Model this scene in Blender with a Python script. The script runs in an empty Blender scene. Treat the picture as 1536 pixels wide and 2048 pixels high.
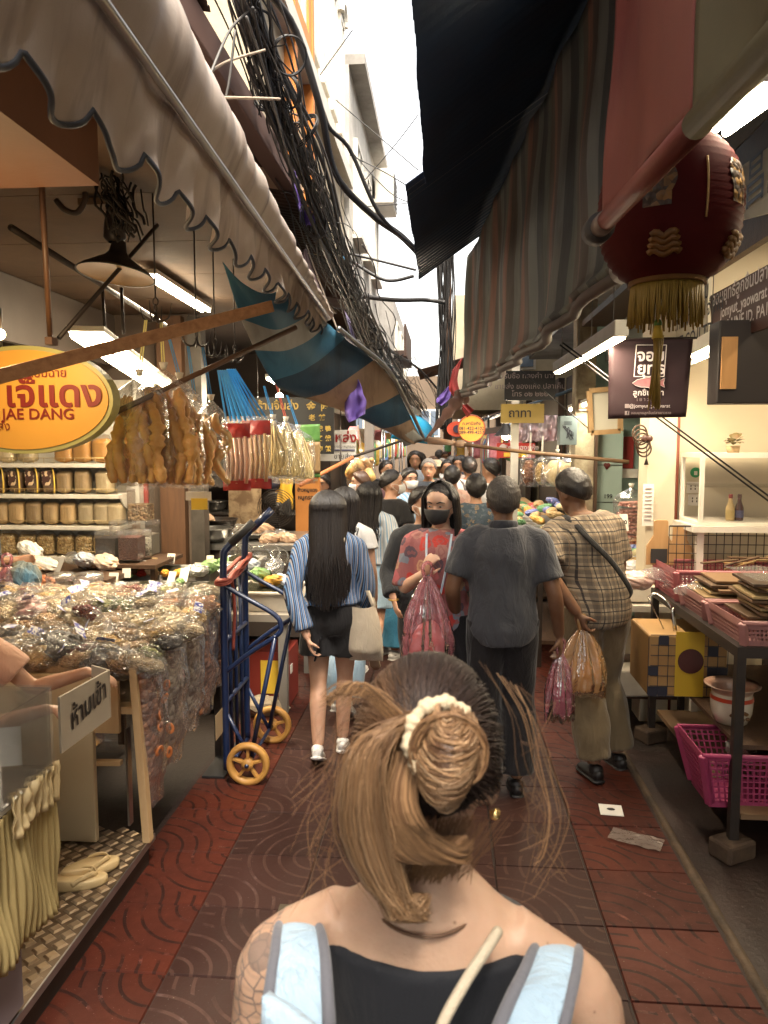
import bpy, bmesh, math, random
import numpy as np
from mathutils import Vector, Matrix, Euler, noise as mnoise
random.seed(7)
R = math.radians
SC = bpy.context.scene
COL = SC.collection
# camera
CAM_H = 1.89
F_PX = 1500.0
PITCH = math.atan(134.0 / 1500.0)
YAW = math.atan(122.0 / 1500.0 * math.cos(PITCH))
cam_d = bpy.data.cameras.new('camera')
cam_d.sensor_fit = 'VERTICAL'
cam_d.sensor_height = 24.0
cam_d.lens = 24.0 * F_PX / 2048.0
cam_d.clip_start = 0.05
cam_d.clip_end = 3000
cam_d.dof.use_dof = True; cam_d.dof.focus_distance = 4.6; cam_d.dof.aperture_fstop = 5.4
cam = bpy.data.objects.new('camera', cam_d)
COL.objects.link(cam)
cam.location = (0, 0, CAM_H)
cam.rotation_euler = (math.pi / 2 - PITCH, 0, YAW)
SC.camera = cam
# world, sun, exposure
SUN_EL, SUN_AZ = 62.0, 155.0          # degrees; azimuth clockwise from +Y
wd = bpy.data.worlds.new('World'); SC.world = wd; wd.use_nodes = True
nt = wd.node_tree; nt.nodes.clear()
sky = nt.nodes.new('ShaderNodeTexSky'); sky.sky_type = 'NISHITA'; sky.sun_disc = False
sky.sun_elevation = R(SUN_EL); sky.sun_rotation = R(SUN_AZ)
sky.air_density = 1.0; sky.dust_density = 4.0; sky.ozone_density = 1.0; sky.altitude = 0
hsv = nt.nodes.new('ShaderNodeHueSaturation'); hsv.inputs['Saturation'].default_value = 0.35
tint = nt.nodes.new('ShaderNodeMix'); tint.data_type = 'RGBA'; tint.blend_type = 'MULTIPLY'
tint.inputs[0].default_value = 1.0; tint.inputs[7].default_value = (1.0, 0.93, 0.82, 1)
bgn = nt.nodes.new('ShaderNodeBackground'); bgn.inputs[1].default_value = 0.15
wo = nt.nodes.new('ShaderNodeOutputWorld')
nt.links.new(sky.outputs[0], hsv.inputs['Color']); nt.links.new(hsv.outputs[0], tint.inputs[6])
nt.links.new(tint.outputs[2], bgn.inputs[0]); nt.links.new(bgn.outputs[0], wo.inputs[0])
sun_d = bpy.data.lights.new('sun', 'SUN'); sun_d.energy = 1.5; sun_d.angle = R(16); sun_d.color = (1, .93, .82)
sun = bpy.data.objects.new('sun', sun_d); COL.objects.link(sun)
_a = R(SUN_AZ); _e = R(SUN_EL)
_sd = Vector((math.sin(_a) * math.cos(_e), math.cos(_a) * math.cos(_e), math.sin(_e)))
sun.rotation_euler = _sd.to_track_quat('Z', 'Y').to_euler()
SC.view_settings.view_transform = 'Standard'
SC.view_settings.look = 'None'
SC.view_settings.gamma = 1.0
SC.view_settings.use_curve_mapping = False
SC.view_settings.exposure = 2.35
SC.cycles.use_denoising = True
SC.cycles.max_bounces = 5
SC.cycles.diffuse_bounces = 3
SC.cycles.glossy_bounces = 3
SC.cycles.transmission_bounces = 4
SC.cycles.transparent_max_bounces = 14
SC.cycles.caustics_reflective = False
SC.cycles.caustics_refractive = False
SC.cycles.sample_clamp_indirect = 4.0
# pixel helpers (photo pixels 1536x2048 -> world)
_cp, _sp, _cy, _sy = math.cos(PITCH), math.sin(PITCH), math.cos(YAW), math.sin(YAW)
def ray(px, py):
 u = (px - 768.0) / F_PX; v = (1024.0 - py) / F_PX
 f = _cp + v * _sp; up = -_sp + v * _cp
 return Vector((u * _cy - f * _sy, u * _sy + f * _cy, up))
def atY(px, py, y):
 d = ray(px, py); return Vector((0, 0, CAM_H)) + d * (y / d.y)
def atX(px, py, x):
 d = ray(px, py); return Vector((0, 0, CAM_H)) + d * (x / d.x)
def atZ(px, py, z):
 d = ray(px, py); return Vector((0, 0, CAM_H)) + d * ((z - CAM_H) / d.z)
# mesh builder
V = Vector
def lerp(a, b, t): return a + (b - a) * t
def frames(pts, up=None):
 pts = [V(p) for p in pts]; n = len(pts); out = []
 prev = None
 for i in range(n):
  t = (pts[min(i + 1, n - 1)] - pts[max(i - 1, 0)])
  if t.length < 1e-9: t = V((0, 0, 1))
  t.normalize()
  if prev is None:
   a = V(up) if up is not None else (V((0, 0, 1)) if abs(t.z) < .9 else V((0, 1, 0)))
   x = a - t * a.dot(t)
   if x.length < 1e-6:
    a = V((1, 0, 0)); x = a - t * a.dot(t)
   x.normalize()
  else:
   x = prev - t * prev.dot(t)
   if x.length < 1e-6: x = t.orthogonal()
   x.normalize()
  prev = x
  out.append((pts[i], x, t.cross(x), t))
 return out
def spline(pts, n=24, closed=False):
 pts = [V(p) for p in pts]; m = len(pts)
 if m == 2: return [pts[0].lerp(pts[1], i / (n - 1)) for i in range(n)]
 out = []
 segs = m if closed else m - 1
 for i in range(n):
  s = i / (n if closed else n - 1) * segs; k = min(int(s), segs - 1); t = s - k
  g = (lambda j: pts[j % m]) if closed else (lambda j: pts[max(0, min(m - 1, j))])
  p0, p1, p2, p3 = g(k - 1), g(k), g(k + 1), g(k + 2)
  out.append(.5 * ((2 * p1) + (p2 - p0) * t + (2 * p0 - 5 * p1 + 4 * p2 - p3) * t * t + (3 * p1 - p0 - 3 * p2 + p3) * t ** 3))
 return out
class MB:
 def __init__(s): s.v = []; s.f = []; s.m = []; s.cur = 0; s.col = None
 def mi(s, i): s.cur = i; return s
 def raw(s, vs, fs):
  b = len(s.v); s.v.extend([tuple(p) for p in vs]); s.f.extend([tuple(i + b for i in f) for f in fs]); s.m.extend([s.cur] * len(fs)); return s
 def box(s, c, d, rot=None):
  hx, hy, hz = d[0] / 2, d[1] / 2, d[2] / 2; c = V(c)
  vs = [V((x, y, z)) for z in (-hz, hz) for y in (-hy, hy) for x in (-hx, hx)]
  if rot is not None:
   rm = rot if isinstance(rot, Matrix) else Euler(rot).to_matrix()
   vs = [rm @ p for p in vs]
  return s.raw([p + c for p in vs], [(0, 2, 3, 1), (4, 5, 7, 6), (0, 1, 5, 4), (2, 6, 7, 3), (0, 4, 6, 2), (1, 3, 7, 5)])
 def bbox(s, a, b):
  a = V(a); b = V(b); return s.box((a + b) / 2, [abs(b[i] - a[i]) for i in range(3)])
 def bar(s, p0, p1, w, h, up=(0, 0, 1)):
  p0 = V(p0); p1 = V(p1); t = (p1 - p0).normalized(); a = V(up); x = a - t * a.dot(t)
  if x.length < 1e-6: x = t.orthogonal()
  x.normalize(); y = t.cross(x)
  vs = [p + x * (h / 2 * i) + y * (w / 2 * j) for p in (p0, p1) for i in (-1, 1) for j in (-1, 1)]
  return s.raw(vs, [(0, 1, 3, 2), (4, 6, 7, 5), (0, 4, 5, 1), (2, 3, 7, 6), (0, 2, 6, 4), (1, 5, 7, 3)])
 def tube(s, pts, r, n=8, caps=True, up=None, closed=False):
  fr = frames(pts, up); L = len(fr); vs = []
  for i, (p, x, y, t) in enumerate(fr):
   rr = r[i] if isinstance(r, list) else r
   rx, ry = rr if isinstance(rr, tuple) else (rr, rr)
   for k in range(n):
    a = 2 * math.pi * k / n
    vs.append(p + x * (rx * math.cos(a)) + y * (ry * math.sin(a)))
  fs = []
  for i in range(L if closed else L - 1):
   j = (i + 1) % L
   for k in range(n):
    l = (k + 1) % n; fs.append((i * n + k, i * n + l, j * n + l, j * n + k))
  if caps and not closed:
   fs.append(tuple(range(n - 1, -1, -1))); fs.append(tuple((L - 1) * n + k for k in range(n)))
  return s.raw(vs, fs)
 def lathe(s, prof, n=16, o=(0, 0, 0), mat=None, caps=False):
  o = V(o); vs = []; L = len(prof)
  for (r, z) in prof:
   for k in range(n):
    a = 2 * math.pi * k / n; p = V((r * math.cos(a), r * math.sin(a), z))
    if mat is not None: p = mat @ p
    vs.append(p + o)
  fs = [(i * n + k, i * n + (k + 1) % n, (i + 1) * n + (k + 1) % n, (i + 1) * n + k) for i in range(L - 1) for k in range(n)]
  if caps:
   fs.append(tuple(range(n - 1, -1, -1))); fs.append(tuple((L - 1) * n + k for k in range(n)))
  return s.raw(vs, fs)
 def ell(s, c, r, nu=14, nv=9, rot=None, fn=None):
  c = V(c); vs = []; fs = []
  if not isinstance(r, (tuple, list)): r = (r, r, r)
  rm = None if rot is None else (rot if isinstance(rot, Matrix) else Euler(rot).to_matrix())
  for j in range(nv + 1):
   th = math.pi * j / nv
   for i in range(nu):
    ph = 2 * math.pi * i / nu
    d = V((math.sin(th) * math.cos(ph), math.sin(th) * math.sin(ph), math.cos(th)))
    k = fn(d) if fn else 1.0
    p = V((d.x * r[0] * k, d.y * r[1] * k, d.z * r[2] * k))
    if rm is not None: p = rm @ p
    vs.append(p + c)
  for j in range(nv):
   for i in range(nu):
    i2 = (i + 1) % nu
    fs.append((j * nu + i, (j + 1) * nu + i, (j + 1) * nu + i2, j * nu + i2))
  return s.raw(vs, fs)
 def grid(s, fn, nu, nv):
  vs = [fn(i / nu, j / nv) for j in range(nv + 1) for i in range(nu + 1)]
  w = nu + 1
  return s.raw(vs, [(j * w + i, j * w + i + 1, (j + 1) * w + i + 1, (j + 1) * w + i) for j in range(nv) for i in range(nu)])
 def poly(s, pts, d):
  n = len(pts); d = V(d); a = [V(p) for p in pts]; b = [p + d for p in a]
  return s.raw(a + b, [tuple(range(n - 1, -1, -1)), tuple(range(n, 2 * n))] + [(i, (i + 1) % n, n + (i + 1) % n, n + i) for i in range(n)])
 def mesh(s, name):
  me = bpy.data.meshes.new(name); me.from_pydata(s.v, [], s.f)
  if any(s.m): me.polygons.foreach_set('material_index', s.m)
  return me
 def obj(s, name, mats, parent=None, smooth=True, world=True, bevel=0, solid=0, label=None, sub=0):
  me = s.mesh(name)
  if not isinstance(mats, (list, tuple)): mats = [mats]
  for m in mats: me.materials.append(m)
  return link(name, me, parent, smooth, world, bevel, solid, label, sub)
def link(name, me, parent=None, smooth=True, world=True, bevel=0, solid=0, label=None, sub=0):
 o = bpy.data.objects.new(name, me); COL.objects.link(o)
 if smooth:
  me.polygons.foreach_set('use_smooth', [True] * len(me.polygons))
 if parent is not None:
  o.parent = parent
  if world: o.matrix_parent_inverse = mtx(parent).inverted()
 if solid:
  m = o.modifiers.new('s', 'SOLIDIFY'); m.thickness = solid; m.offset = 0
 if sub:
  m = o.modifiers.new('u', 'SUBSURF'); m.levels = sub; m.render_levels = sub
 if bevel:
  m = o.modifiers.new('b', 'BEVEL'); m.width = bevel; m.segments = 2; m.limit_method = 'ANGLE'; m.angle_limit = R(40)
 if label: o['label'] = label
 return o
def mtx(o):
 m = Matrix.LocRotScale(o.location, o.rotation_euler, o.scale)
 if o.parent: m = mtx(o.parent) @ o.matrix_parent_inverse @ m
 return m
def tag(o, label, cat, group=None, kind=None):
 if label: o['label'] = label
 if cat: o['category'] = cat
 if group: o['group'] = group
 if kind: o['kind'] = kind
 return o
def thing(name, label, cat, loc=(0, 0, 0), rz=0, group=None):
 o = bpy.data.objects.new(name, None); COL.objects.link(o); o.location = loc; o.rotation_euler = (0, 0, rz)
 o.empty_display_size = .1
 return tag(o, label, cat, group)
def copy_tree(o, parent=None, loc=None, rot=None, scale=None, label=None):
 c = o.copy(); COL.objects.link(c)
 if parent is not None: c.parent = parent
 if loc is not None: c.location = loc
 if rot is not None: c.rotation_euler = rot
 if scale is not None: c.scale = scale if isinstance(scale, (tuple, list)) else (scale,) * 3
 if label: c['label'] = label
 for ch in list(o.children): copy_tree(ch, c)
 return c
ORD = ['first', 'second', 'third', 'fourth', 'fifth', 'sixth', 'seventh', 'eighth', 'ninth', 'tenth', 'eleventh', 'twelfth', 'thirteenth', 'fourteenth', 'fifteenth', 'sixteenth', 'seventeenth', 'eighteenth', 'nineteenth', 'twentieth', 'twenty-first', 'twenty-second', 'twenty-third', 'twenty-fourth', 'twenty-fifth', 'twenty-sixth', 'twenty-seventh', 'twenty-eighth', 'twenty-ninth', 'thirtieth']
# materials
def c4(c): return (c[0], c[1], c[2], 1.0)
class NT:
 def __init__(s, name):
  s.m = bpy.data.materials.new(name); s.m.use_nodes = True; s.t = s.m.node_tree; s.t.nodes.clear()
  s.out = s.n('OutputMaterial')
 def n(s, kind, **kw):
  nd = s.t.nodes.new('ShaderNode' + kind)
  for k, v in kw.items(): setattr(nd, k, v)
  return nd
 def l(s, a, b): s.t.links.new(a, b)
 def math(s, op, a, b=None, clamp=False):
  nd = s.n('Math', operation=op, use_clamp=clamp)
  for i, x in enumerate((a, b)):
   if x is None: continue
   if isinstance(x, (int, float)): nd.inputs[i].default_value = x
   else: s.l(x, nd.inputs[i])
  return nd.outputs[0]
 def mix(s, fac, a, b, blend='MIX'):
  nd = s.n('Mix', data_type='RGBA', blend_type=blend)
  for i, x in ((0, fac), (6, a), (7, b)):
   if isinstance(x, (int, float)): nd.inputs[i].default_value = x
   elif isinstance(x, (tuple, list)): nd.inputs[i].default_value = c4(x)
   else: s.l(x, nd.inputs[i])
  return nd.outputs[2]
 def coord(s, kind='Object', scale=None):
  tc = s.n('TexCoord'); o = tc.outputs[kind]
  if scale is not None:
   mp = s.n('Mapping'); mp.inputs['Scale'].default_value = scale; s.l(o, mp.inputs[0]); o = mp.outputs[0]
  return o
 def noise(s, vec, scale, detail=4, rough=.55, dist=0):
  nd = s.n('TexNoise'); nd.inputs['Scale'].default_value = scale; nd.inputs['Detail'].default_value = detail
  nd.inputs['Roughness'].default_value = rough; nd.inputs['Distortion'].default_value = dist
  s.l(vec, nd.inputs['Vector']); return nd.outputs[0]
 def ramp(s, fac, stops, interp='LINEAR'):
  nd = s.n('ValToRGB'); nd.color_ramp.interpolation = interp
  el = nd.color_ramp.elements
  while len(el) < len(stops): el.new(.5)
  for e, (p, c) in zip(el, stops):
   e.position = p; e.color = c4(c) if isinstance(c, (tuple, list)) else (c, c, c, 1)
  s.l(fac, nd.inputs[0]); return nd.outputs[0]
 def bsdf(s, **kw):
  b = s.n('BsdfPrincipled')
  for k, v in kw.items():
   k = {'col': 'Base Color', 'rough': 'Roughness', 'metal': 'Metallic', 'spec': 'Specular IOR Level', 'trans': 'Transmission Weight', 'sss': 'Subsurface Weight', 'sheen': 'Sheen Weight', 'coat': 'Coat Weight', 'ecol': 'Emission Color', 'emit': 'Emission Strength', 'alpha': 'Alpha', 'normal': 'Normal', 'aniso': 'Anisotropic', 'ior': 'IOR'}[k]
   if isinstance(v, (int, float)): b.inputs[k].default_value = v
   elif isinstance(v, (tuple, list)): b.inputs[k].default_value = c4(v)
   else: s.l(v, b.inputs[k])
  return b
 def bump(s, h, strength=.3, dist=.01):
  nd = s.n('Bump'); nd.inputs['Strength'].default_value = strength; nd.inputs['Distance'].default_value = dist
  s.l(h, nd.inputs['Height']); return nd.outputs[0]
 def done(s, sh):
  s.l(sh.outputs[0] if hasattr(sh, 'outputs') else sh, s.out.inputs[0]); return s.m
_mats = {}
def M(name, col, rough=.6, metal=0., var=None, vs=6., bump=0., bs=30., bd=.01, st=None, spec=.5, rnd=0., dirt=0., vsharp=.25, **kw):
 if name in _mats: return _mats[name]
 t = NT(name); vec = t.coord('Object', st)
 c = tuple(col)
 if var is not None or rnd or dirt:
  cc = c
  if var is not None:
   f = t.noise(vec, vs, 5, .6, .4)
   f = t.ramp(f, [(.5 - vsharp, 0.), (.5 + vsharp, 1.)])
   cc = t.mix(f, c, tuple(var))
  if dirt:
   f = t.noise(t.coord('Object'), 2.3, 8, .7)
   f = t.ramp(f, [(.45, 0.), (.75, 1.)])
   cc = t.mix(t.math('MULTIPLY', f, dirt), cc, (.045, .035, .028))
  if rnd:
   oi = t.n('ObjectInfo'); h = t.n('HueSaturation')
   mr = t.n('MapRange'); t.l(oi.outputs['Random'], mr.inputs[0]); mr.inputs[3].default_value = 1 - rnd; mr.inputs[4].default_value = 1 + rnd
   t.l(mr.outputs[0], h.inputs['Value'])
   if isinstance(cc, tuple): h.inputs['Color'].default_value = c4(cc)
   else: t.l(cc, h.inputs['Color'])
   cc = h.outputs[0]
  c = cc
 kw2 = dict(col=c, rough=rough, metal=metal, spec=spec); kw2.update(kw)
 if bump: kw2['normal'] = t.bump(t.noise(vec, bs, 4, .6), bump, bd)
 b = t.bsdf(**kw2)
 _mats[name] = t.done(b); return _mats[name]
def film(name, tintc=(1, 1, 1), haze=.1, hazec=(.9, .9, .9), gloss=.4, bs=14., bump=.55, rough=.14):
 """thin crinkled plastic: see-through film with sharp glints"""
 if name in _mats: return _mats[name]
 t = NT(name); vec = t.coord('Object')
 nm = t.bump(t.noise(vec, bs, 3, .6, 1.2), bump, .03)
 tr = t.n('BsdfTransparent'); tr.inputs[0].default_value = c4(tintc)
 gl = t.n('BsdfGlossy'); gl.inputs['Roughness'].default_value = rough; t.l(nm, gl.inputs['Normal'])
 df = t.n('BsdfDiffuse'); df.inputs[0].default_value = c4(hazec); t.l(nm, df.inputs['Normal'])
 tl = t.n('BsdfTranslucent'); tl.inputs[0].default_value = c4(hazec)
 dm = t.n('MixShader'); dm.inputs[0].default_value = .5; t.l(df.outputs[0], dm.inputs[1]); t.l(tl.outputs[0], dm.inputs[2])
 fr = t.n('Fresnel'); fr.inputs[0].default_value = 1.5; t.l(nm, fr.inputs['Normal'])
 m1 = t.n('MixShader'); m1.inputs[0].default_value = haze; t.l(tr.outputs[0], m1.inputs[1]); t.l(dm.outputs[0], m1.inputs[2])
 m2 = t.n('MixShader'); f = t.math('ADD', t.math('MULTIPLY', fr.outputs[0], gloss * 1.6), gloss * .06, True)
 t.l(f, m2.inputs[0]); t.l(m1.outputs[0], m2.inputs[1]); t.l(gl.outputs[0], m2.inputs[2])
 _mats[name] = t.done(m2); return _mats[name]
def emis(name, col, s):
 if name in _mats: return _mats[name]
 t = NT(name); e = t.n('Emission'); e.inputs[0].default_value = c4(col); e.inputs[1].default_value = s
 _mats[name] = t.done(e); return _mats[name]
def grains(name, stops, scale=60., bump=.8, rough=.55, bd=.02):
 """loose dry goods: cell-coloured pieces with relief"""
 if name in _mats: return _mats[name]
 t = NT(name); vec = t.coord('Object')
 vo = t.n('TexVoronoi'); vo.inputs['Scale'].default_value = scale; t.l(vec, vo.inputs['Vector'])
 sep = t.n('SeparateColor'); t.l(vo.outputs['Color'], sep.inputs[0])
 c = t.ramp(sep.outputs[0], stops)
 h = t.math('SUBTRACT', 1.0, vo.outputs['Distance'])
 _mats[name] = t.done(t.bsdf(col=c, rough=rough, normal=t.bump(h, bump, bd))); return _mats[name]
def text(name, s, size, mat, parent, loc, rot, align='CENTER', bold=0., xs=1.0, world=True, space=1.0, shear=0.):
 cu = bpy.data.curves.new('t', 'FONT'); cu.body = s; cu.size = size; cu.align_x = align; cu.align_y = 'CENTER'
 cu.offset = bold; cu.fill_mode = 'FRONT'; cu.resolution_u = 3; cu.space_character = space; cu.shear = shear
 o = bpy.data.objects.new('t', cu); COL.objects.link(o)
 dg = bpy.context.evaluated_depsgraph_get(); me = bpy.data.meshes.new_from_object(o.evaluated_get(dg))
 bpy.data.objects.remove(o); bpy.data.curves.remove(cu)
 rm = rot if isinstance(rot, Matrix) else Euler(rot).to_matrix()
 T = Matrix.Translation(V(loc)) @ rm.to_4x4() @ Matrix.Diagonal((xs, 1, 1, 1))
 me.transform(T); me.materials.clear(); me.materials.append(mat)
 return link(name, me, parent, False, world)
FACE = Euler((math.pi / 2, 0, 0)).to_matrix()      # lettering that faces the camera end of the lane (-Y)
FACE_R = Euler((math.pi / 2, 0, -math.pi / 2)).to_matrix()   # on a right-hand wall, faces -X
FACE_L = Euler((math.pi / 2, 0, math.pi / 2)).to_matrix()    # on a left-hand wall, faces +X
def lamp(name, kind, loc, energy, col, parent=None, size=.1, size_y=None, rot=None, target=None):
 d = bpy.data.lights.new(name, kind); d.energy = energy * .62; d.color = col
 if kind == 'AREA':
  d.size = size
  if size_y: d.shape = 'RECTANGLE'; d.size_y = size_y
 else: d.shadow_soft_size = size
 o = bpy.data.objects.new(name, d); COL.objects.link(o); o.location = loc
 if rot is not None: o.rotation_euler = rot
 if parent is not None:
  o.parent = parent; o.matrix_parent_inverse = mtx(parent).inverted()
 return o
def remeshed(mb, voxel, smooth=3, fn=None):
 """grow one continuous skin over overlapping forms"""
 me = mb.mesh('tmp'); o = bpy.data.objects.new('tmp', me); COL.objects.link(o)
 m = o.modifiers.new('r', 'REMESH'); m.mode = 'VOXEL'; m.voxel_size = voxel; m.adaptivity = 0.0
 if smooth:
  m2 = o.modifiers.new('s', 'SMOOTH'); m2.factor = .5; m2.iterations = smooth
 dg = bpy.context.evaluated_depsgraph_get(); out = bpy.data.meshes.new_from_object(o.evaluated_get(dg))
 bpy.data.objects.remove(o); bpy.data.meshes.remove(me)
 out.materials.clear()
 return out
# SETTING
def struct(o): o['kind'] = 'structure'; return o
# ---- materials
def tile_mat(name, ca, cb, joint):
 t = NT(name); ob = t.coord('Object')
 sep = t.n('SeparateXYZ'); t.l(ob, sep.inputs[0])
 def rings(cx, cy):
  dx = t.math('SUBTRACT', sep.outputs[0], cx); dy = t.math('SUBTRACT', sep.outputs[1], cy)
  return t.math('SQRT', t.math('ADD', t.math('MULTIPLY', dx, dx), t.math('MULTIPLY', dy, dy)))
 ra = rings(-.2, -.2); rb = rings(.2, .2)
 ina = t.math('LESS_THAN', ra, .335)
 r = t.math('ADD', t.math('MULTIPLY', ra, ina), t.math('MULTIPLY', t.math('ADD', rb, .012), t.math('SUBTRACT', 1.0, ina)))
 fr = t.math('FRACT', t.math('DIVIDE', r, .0667))
 g = t.math('ABSOLUTE', t.math('SUBTRACT', fr, .5))
 gm = t.math('LESS_THAN', g, .1)
 geo = t.n('NewGeometry')
 nz = t.noise(geo.outputs['Position'], 2.2, 8, .7); nz2 = t.noise(geo.outputs['Position'], 60, 4, .7)
 nb = t.noise(geo.outputs['Position'], 6, 3, .5)
 gm = t.math('MULTIPLY', gm, t.ramp(nb, [(.36, 0.), (.5, 1.)]))
 oi = t.n('ObjectInfo')
 base = t.mix(t.ramp(nz, [(.35, 0.), (.7, 1.)]), ca, cb)
 h = t.n('HueSaturation'); mr = t.n('MapRange'); t.l(oi.outputs['Random'], mr.inputs[0]); mr.inputs[3].default_value = .78; mr.inputs[4].default_value = 1.18
 t.l(mr.outputs[0], h.inputs['Value']); t.l(base, h.inputs['Color'])
 worn = t.ramp(t.noise(geo.outputs['Position'], 9, 6, .75), [(.56, 0.), (.72, 1.)])
 lightg = t.mix(worn, joint, tuple(min(1, x * 2.6 + .05) for x in ca))
 col = t.mix(t.math('MULTIPLY', gm, .75), h.outputs[0], lightg)
 sp = t.ramp(t.noise(geo.outputs['Position'], 130, 2, .5), [(.71, 0.), (.75, 1.)])
 col = t.mix(t.math('MULTIPLY', sp, .45), col, (.3, .25, .2))
 rough = t.ramp(nz, [(.3, .42), (.7, .72)])
 hh = t.math('ADD', t.math('MULTIPLY', gm, -1.0), t.math('MULTIPLY', nz2, .25))
 return t.done(t.bsdf(col=col, rough=rough, spec=.22, normal=t.bump(hh, .55, .006)))
m_red_tile = tile_mat('red_paver', (.08, .017, .0085), (.045, .0105, .006), (.011, .005, .004))
m_grey_tile = tile_mat('dark_paver', (.03, .0115, .0085), (.044, .0175, .013), (.07, .034, .025))
def conc(name, a, b, sc=1.2, rough=.75):
 t = NT(name); p = t.coord('Object'); n1 = t.noise(p, sc, 8, .7); n2 = t.noise(p, 35, 5, .7)
 c = t.mix(t.ramp(n1, [(.35, 0.), (.65, 1.)]), a, b)
 c = t.mix(t.math('MULTIPLY', t.ramp(n2, [(.5, 0.), (.75, 1.)]), .5), c, tuple(x * .45 for x in a))
 return t.done(t.bsdf(col=c, rough=rough, normal=t.bump(t.math('ADD', n2, n1), .5, .01)))
m_grime = conc('grimy_red_concrete', (.028, .0095, .0055), (.013, .007, .005), 1.6, .6)
m_dark_ground = conc('dark_ground', (.018, .012, .009), (.03, .018, .013), 1.0, .7)
m_kerb = conc('kerb_concrete', (.1, .062, .034), (.035, .022, .013), 7)
m_mortar = conc('paver_bed', (.02, .011, .008), (.03, .017, .012), 3)
# ---- ground sheet to the horizon, paved lane
mb = MB(); mb.grid(lambda u, v: V((lerp(-600, 600, u), lerp(-600, 900, v), -.06)), 2, 2)
struct(mb.obj('ground', m_dark_ground, smooth=False))
mb = MB(); mb.box((0.075, 20, -.025), (2.97, 44, .05))
pave = struct(mb.obj('pavement', m_mortar, smooth=False))
T = .4
pm = MB(); s_ = T / 2 - .0016
pm.raw([(-s_, -s_, 0), (s_, -s_, 0), (s_, s_, 0), (-s_, s_, 0), (-s_ + .004, -s_ + .004, .008), (s_ - .004, -s_ + .004, .008), (s_ - .004, s_ - .004, .008), (-s_ + .004, s_ - .004, .008)],
       [(4, 5, 6, 7), (0, 1, 5, 4), (1, 2, 6, 5), (2, 3, 7, 6), (3, 0, 4, 7)])
me_red = pm.mesh('paver'); me_red.materials.append(m_red_tile)
me_grey = pm.mesh('paver'); me_grey.materials.append(m_grey_tile)
rg = random.Random(3)
for r_ in range(29):
 y = 1.45 + r_ * T
 for c_ in range(7):
  x = -1.38 + c_ * T + .012
  if c_ == 0: x = -1.18; me = me_red
  elif c_ == 6: x = .86; me = me_red
  elif c_ == 5: continue
  else:
   x = -.98 + (c_ - .5) * .405; me = me_grey
  o = bpy.data.objects.new('paver', me); COL.objects.link(o); o.parent = pave
  o.location = (x, y + rg.uniform(-.001, .001), rg.uniform(-.0012, .0012))
  sx = 1.0 if me is me_grey else (1.09 if c_ == 6 else 1.0)
  o.scale = (sx * (1.0125 if me is me_grey else 1), 1, 1)
  o.rotation_euler = (rg.uniform(-.004, .004), rg.uniform(-.004, .004), 0 if sx != 1 else rg.choice([0, math.pi / 2, math.pi, -math.pi / 2]))
  if c_ in (0, 6): o.rotation_euler.z = rg.choice([0, math.pi])
mb = MB()
mb.mi(0).box((-.17, 27.5, .004), (1.62, 29, .008)); mb.mi(1).box((-1.18, 27.5, .004), (.395, 29, .008)); mb.mi(1).box((.86, 27.5, .004), (.43, 29, .008))
o = mb.obj('far_paving', [m_grey_tile, m_red_tile], pave, smooth=False)
def kerbfn(u, v):
 y = lerp(1.0, 14, v); w = .012 * mnoise.noise(V((y * 3, 0, 1))) + .01 * mnoise.noise(V((y * 11, 0, 1)))
 xs = [1.085 + w, 1.09 + w, 1.115 + w * .5, 1.13]; zs = [-.02, .012 + .012 * mnoise.noise(V((y * 9, 3, 0))), .016 + .01 * mnoise.noise(V((y * 14, 9, 0))), .004]
 i = round(u * 3); return V((xs[i], y, zs[i]))
mb = MB(); mb.grid(kerbfn, 3, 260); struct(mb.obj('kerb', m_kerb))
mb = MB(); mb.grid(lambda u, v: V((lerp(1.125, 5, u), lerp(.5, 40, v), .003 + .006 * mnoise.noise(V((u * 14, v * 60, 0))))), 40, 200)
struct(mb.obj('side_ground', m_grime))
# ---- buildings
m_cream_wall = M('cream_plaster', (.55, .47, .33), .7, var=(.48, .4, .27), vs=3, bump=.1, dirt=.25)
m_pale_wall = M('pale_render', (.62, .6, .55), .8, var=(.5, .47, .42), vs=2, bump=.2, dirt=.35)
m_grey_wall = M('grey_render', (.4, .38, .35), .85, var=(.28, .26, .24), vs=2, bump=.2, dirt=.5)
m_orange = M('orange_paint', (.75, .28, .05), .6, var=(.6, .2, .04), vs=4, dirt=.2)
m_glass_dark = M('window_glass', (.12, .15, .19), .12, spec=.7)
m_blue_glass = M('blue_window_glass', (.3, .36, .42), .2, spec=.7)
m_dark_wood = M('dark_wood', (.05, .026, .014), .6, var=(.09, .045, .022), vs=4, st=(6, 6, 1), bump=.3)
m_rust_roof = M('rusty_corrugated', (.035, .022, .017), .6, var=(.09, .045, .03), vs=3, metal=.2, bump=.2, dirt=.4)
m_sky_tinted_roof = M('dark_corrugated', (.02, .05, .11), .36, var=(.024, .036, .07), vs=2.2, metal=.15, bump=.25, bs=14)  # dark metal with blue sky reflection put into its colour
m_black_metal = M('black_metal', (.02, .017, .016), .5, metal=.3, var=(.045, .03, .022), vs=9)
m_steel = M('steel', (.5, .5, .5), .3, metal=.9, var=(.35, .33, .3), vs=9)
m_white_paint = M('white_paint', (.72, .69, .62), .5, var=(.62, .57, .48), vs=6, dirt=.12)
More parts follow.
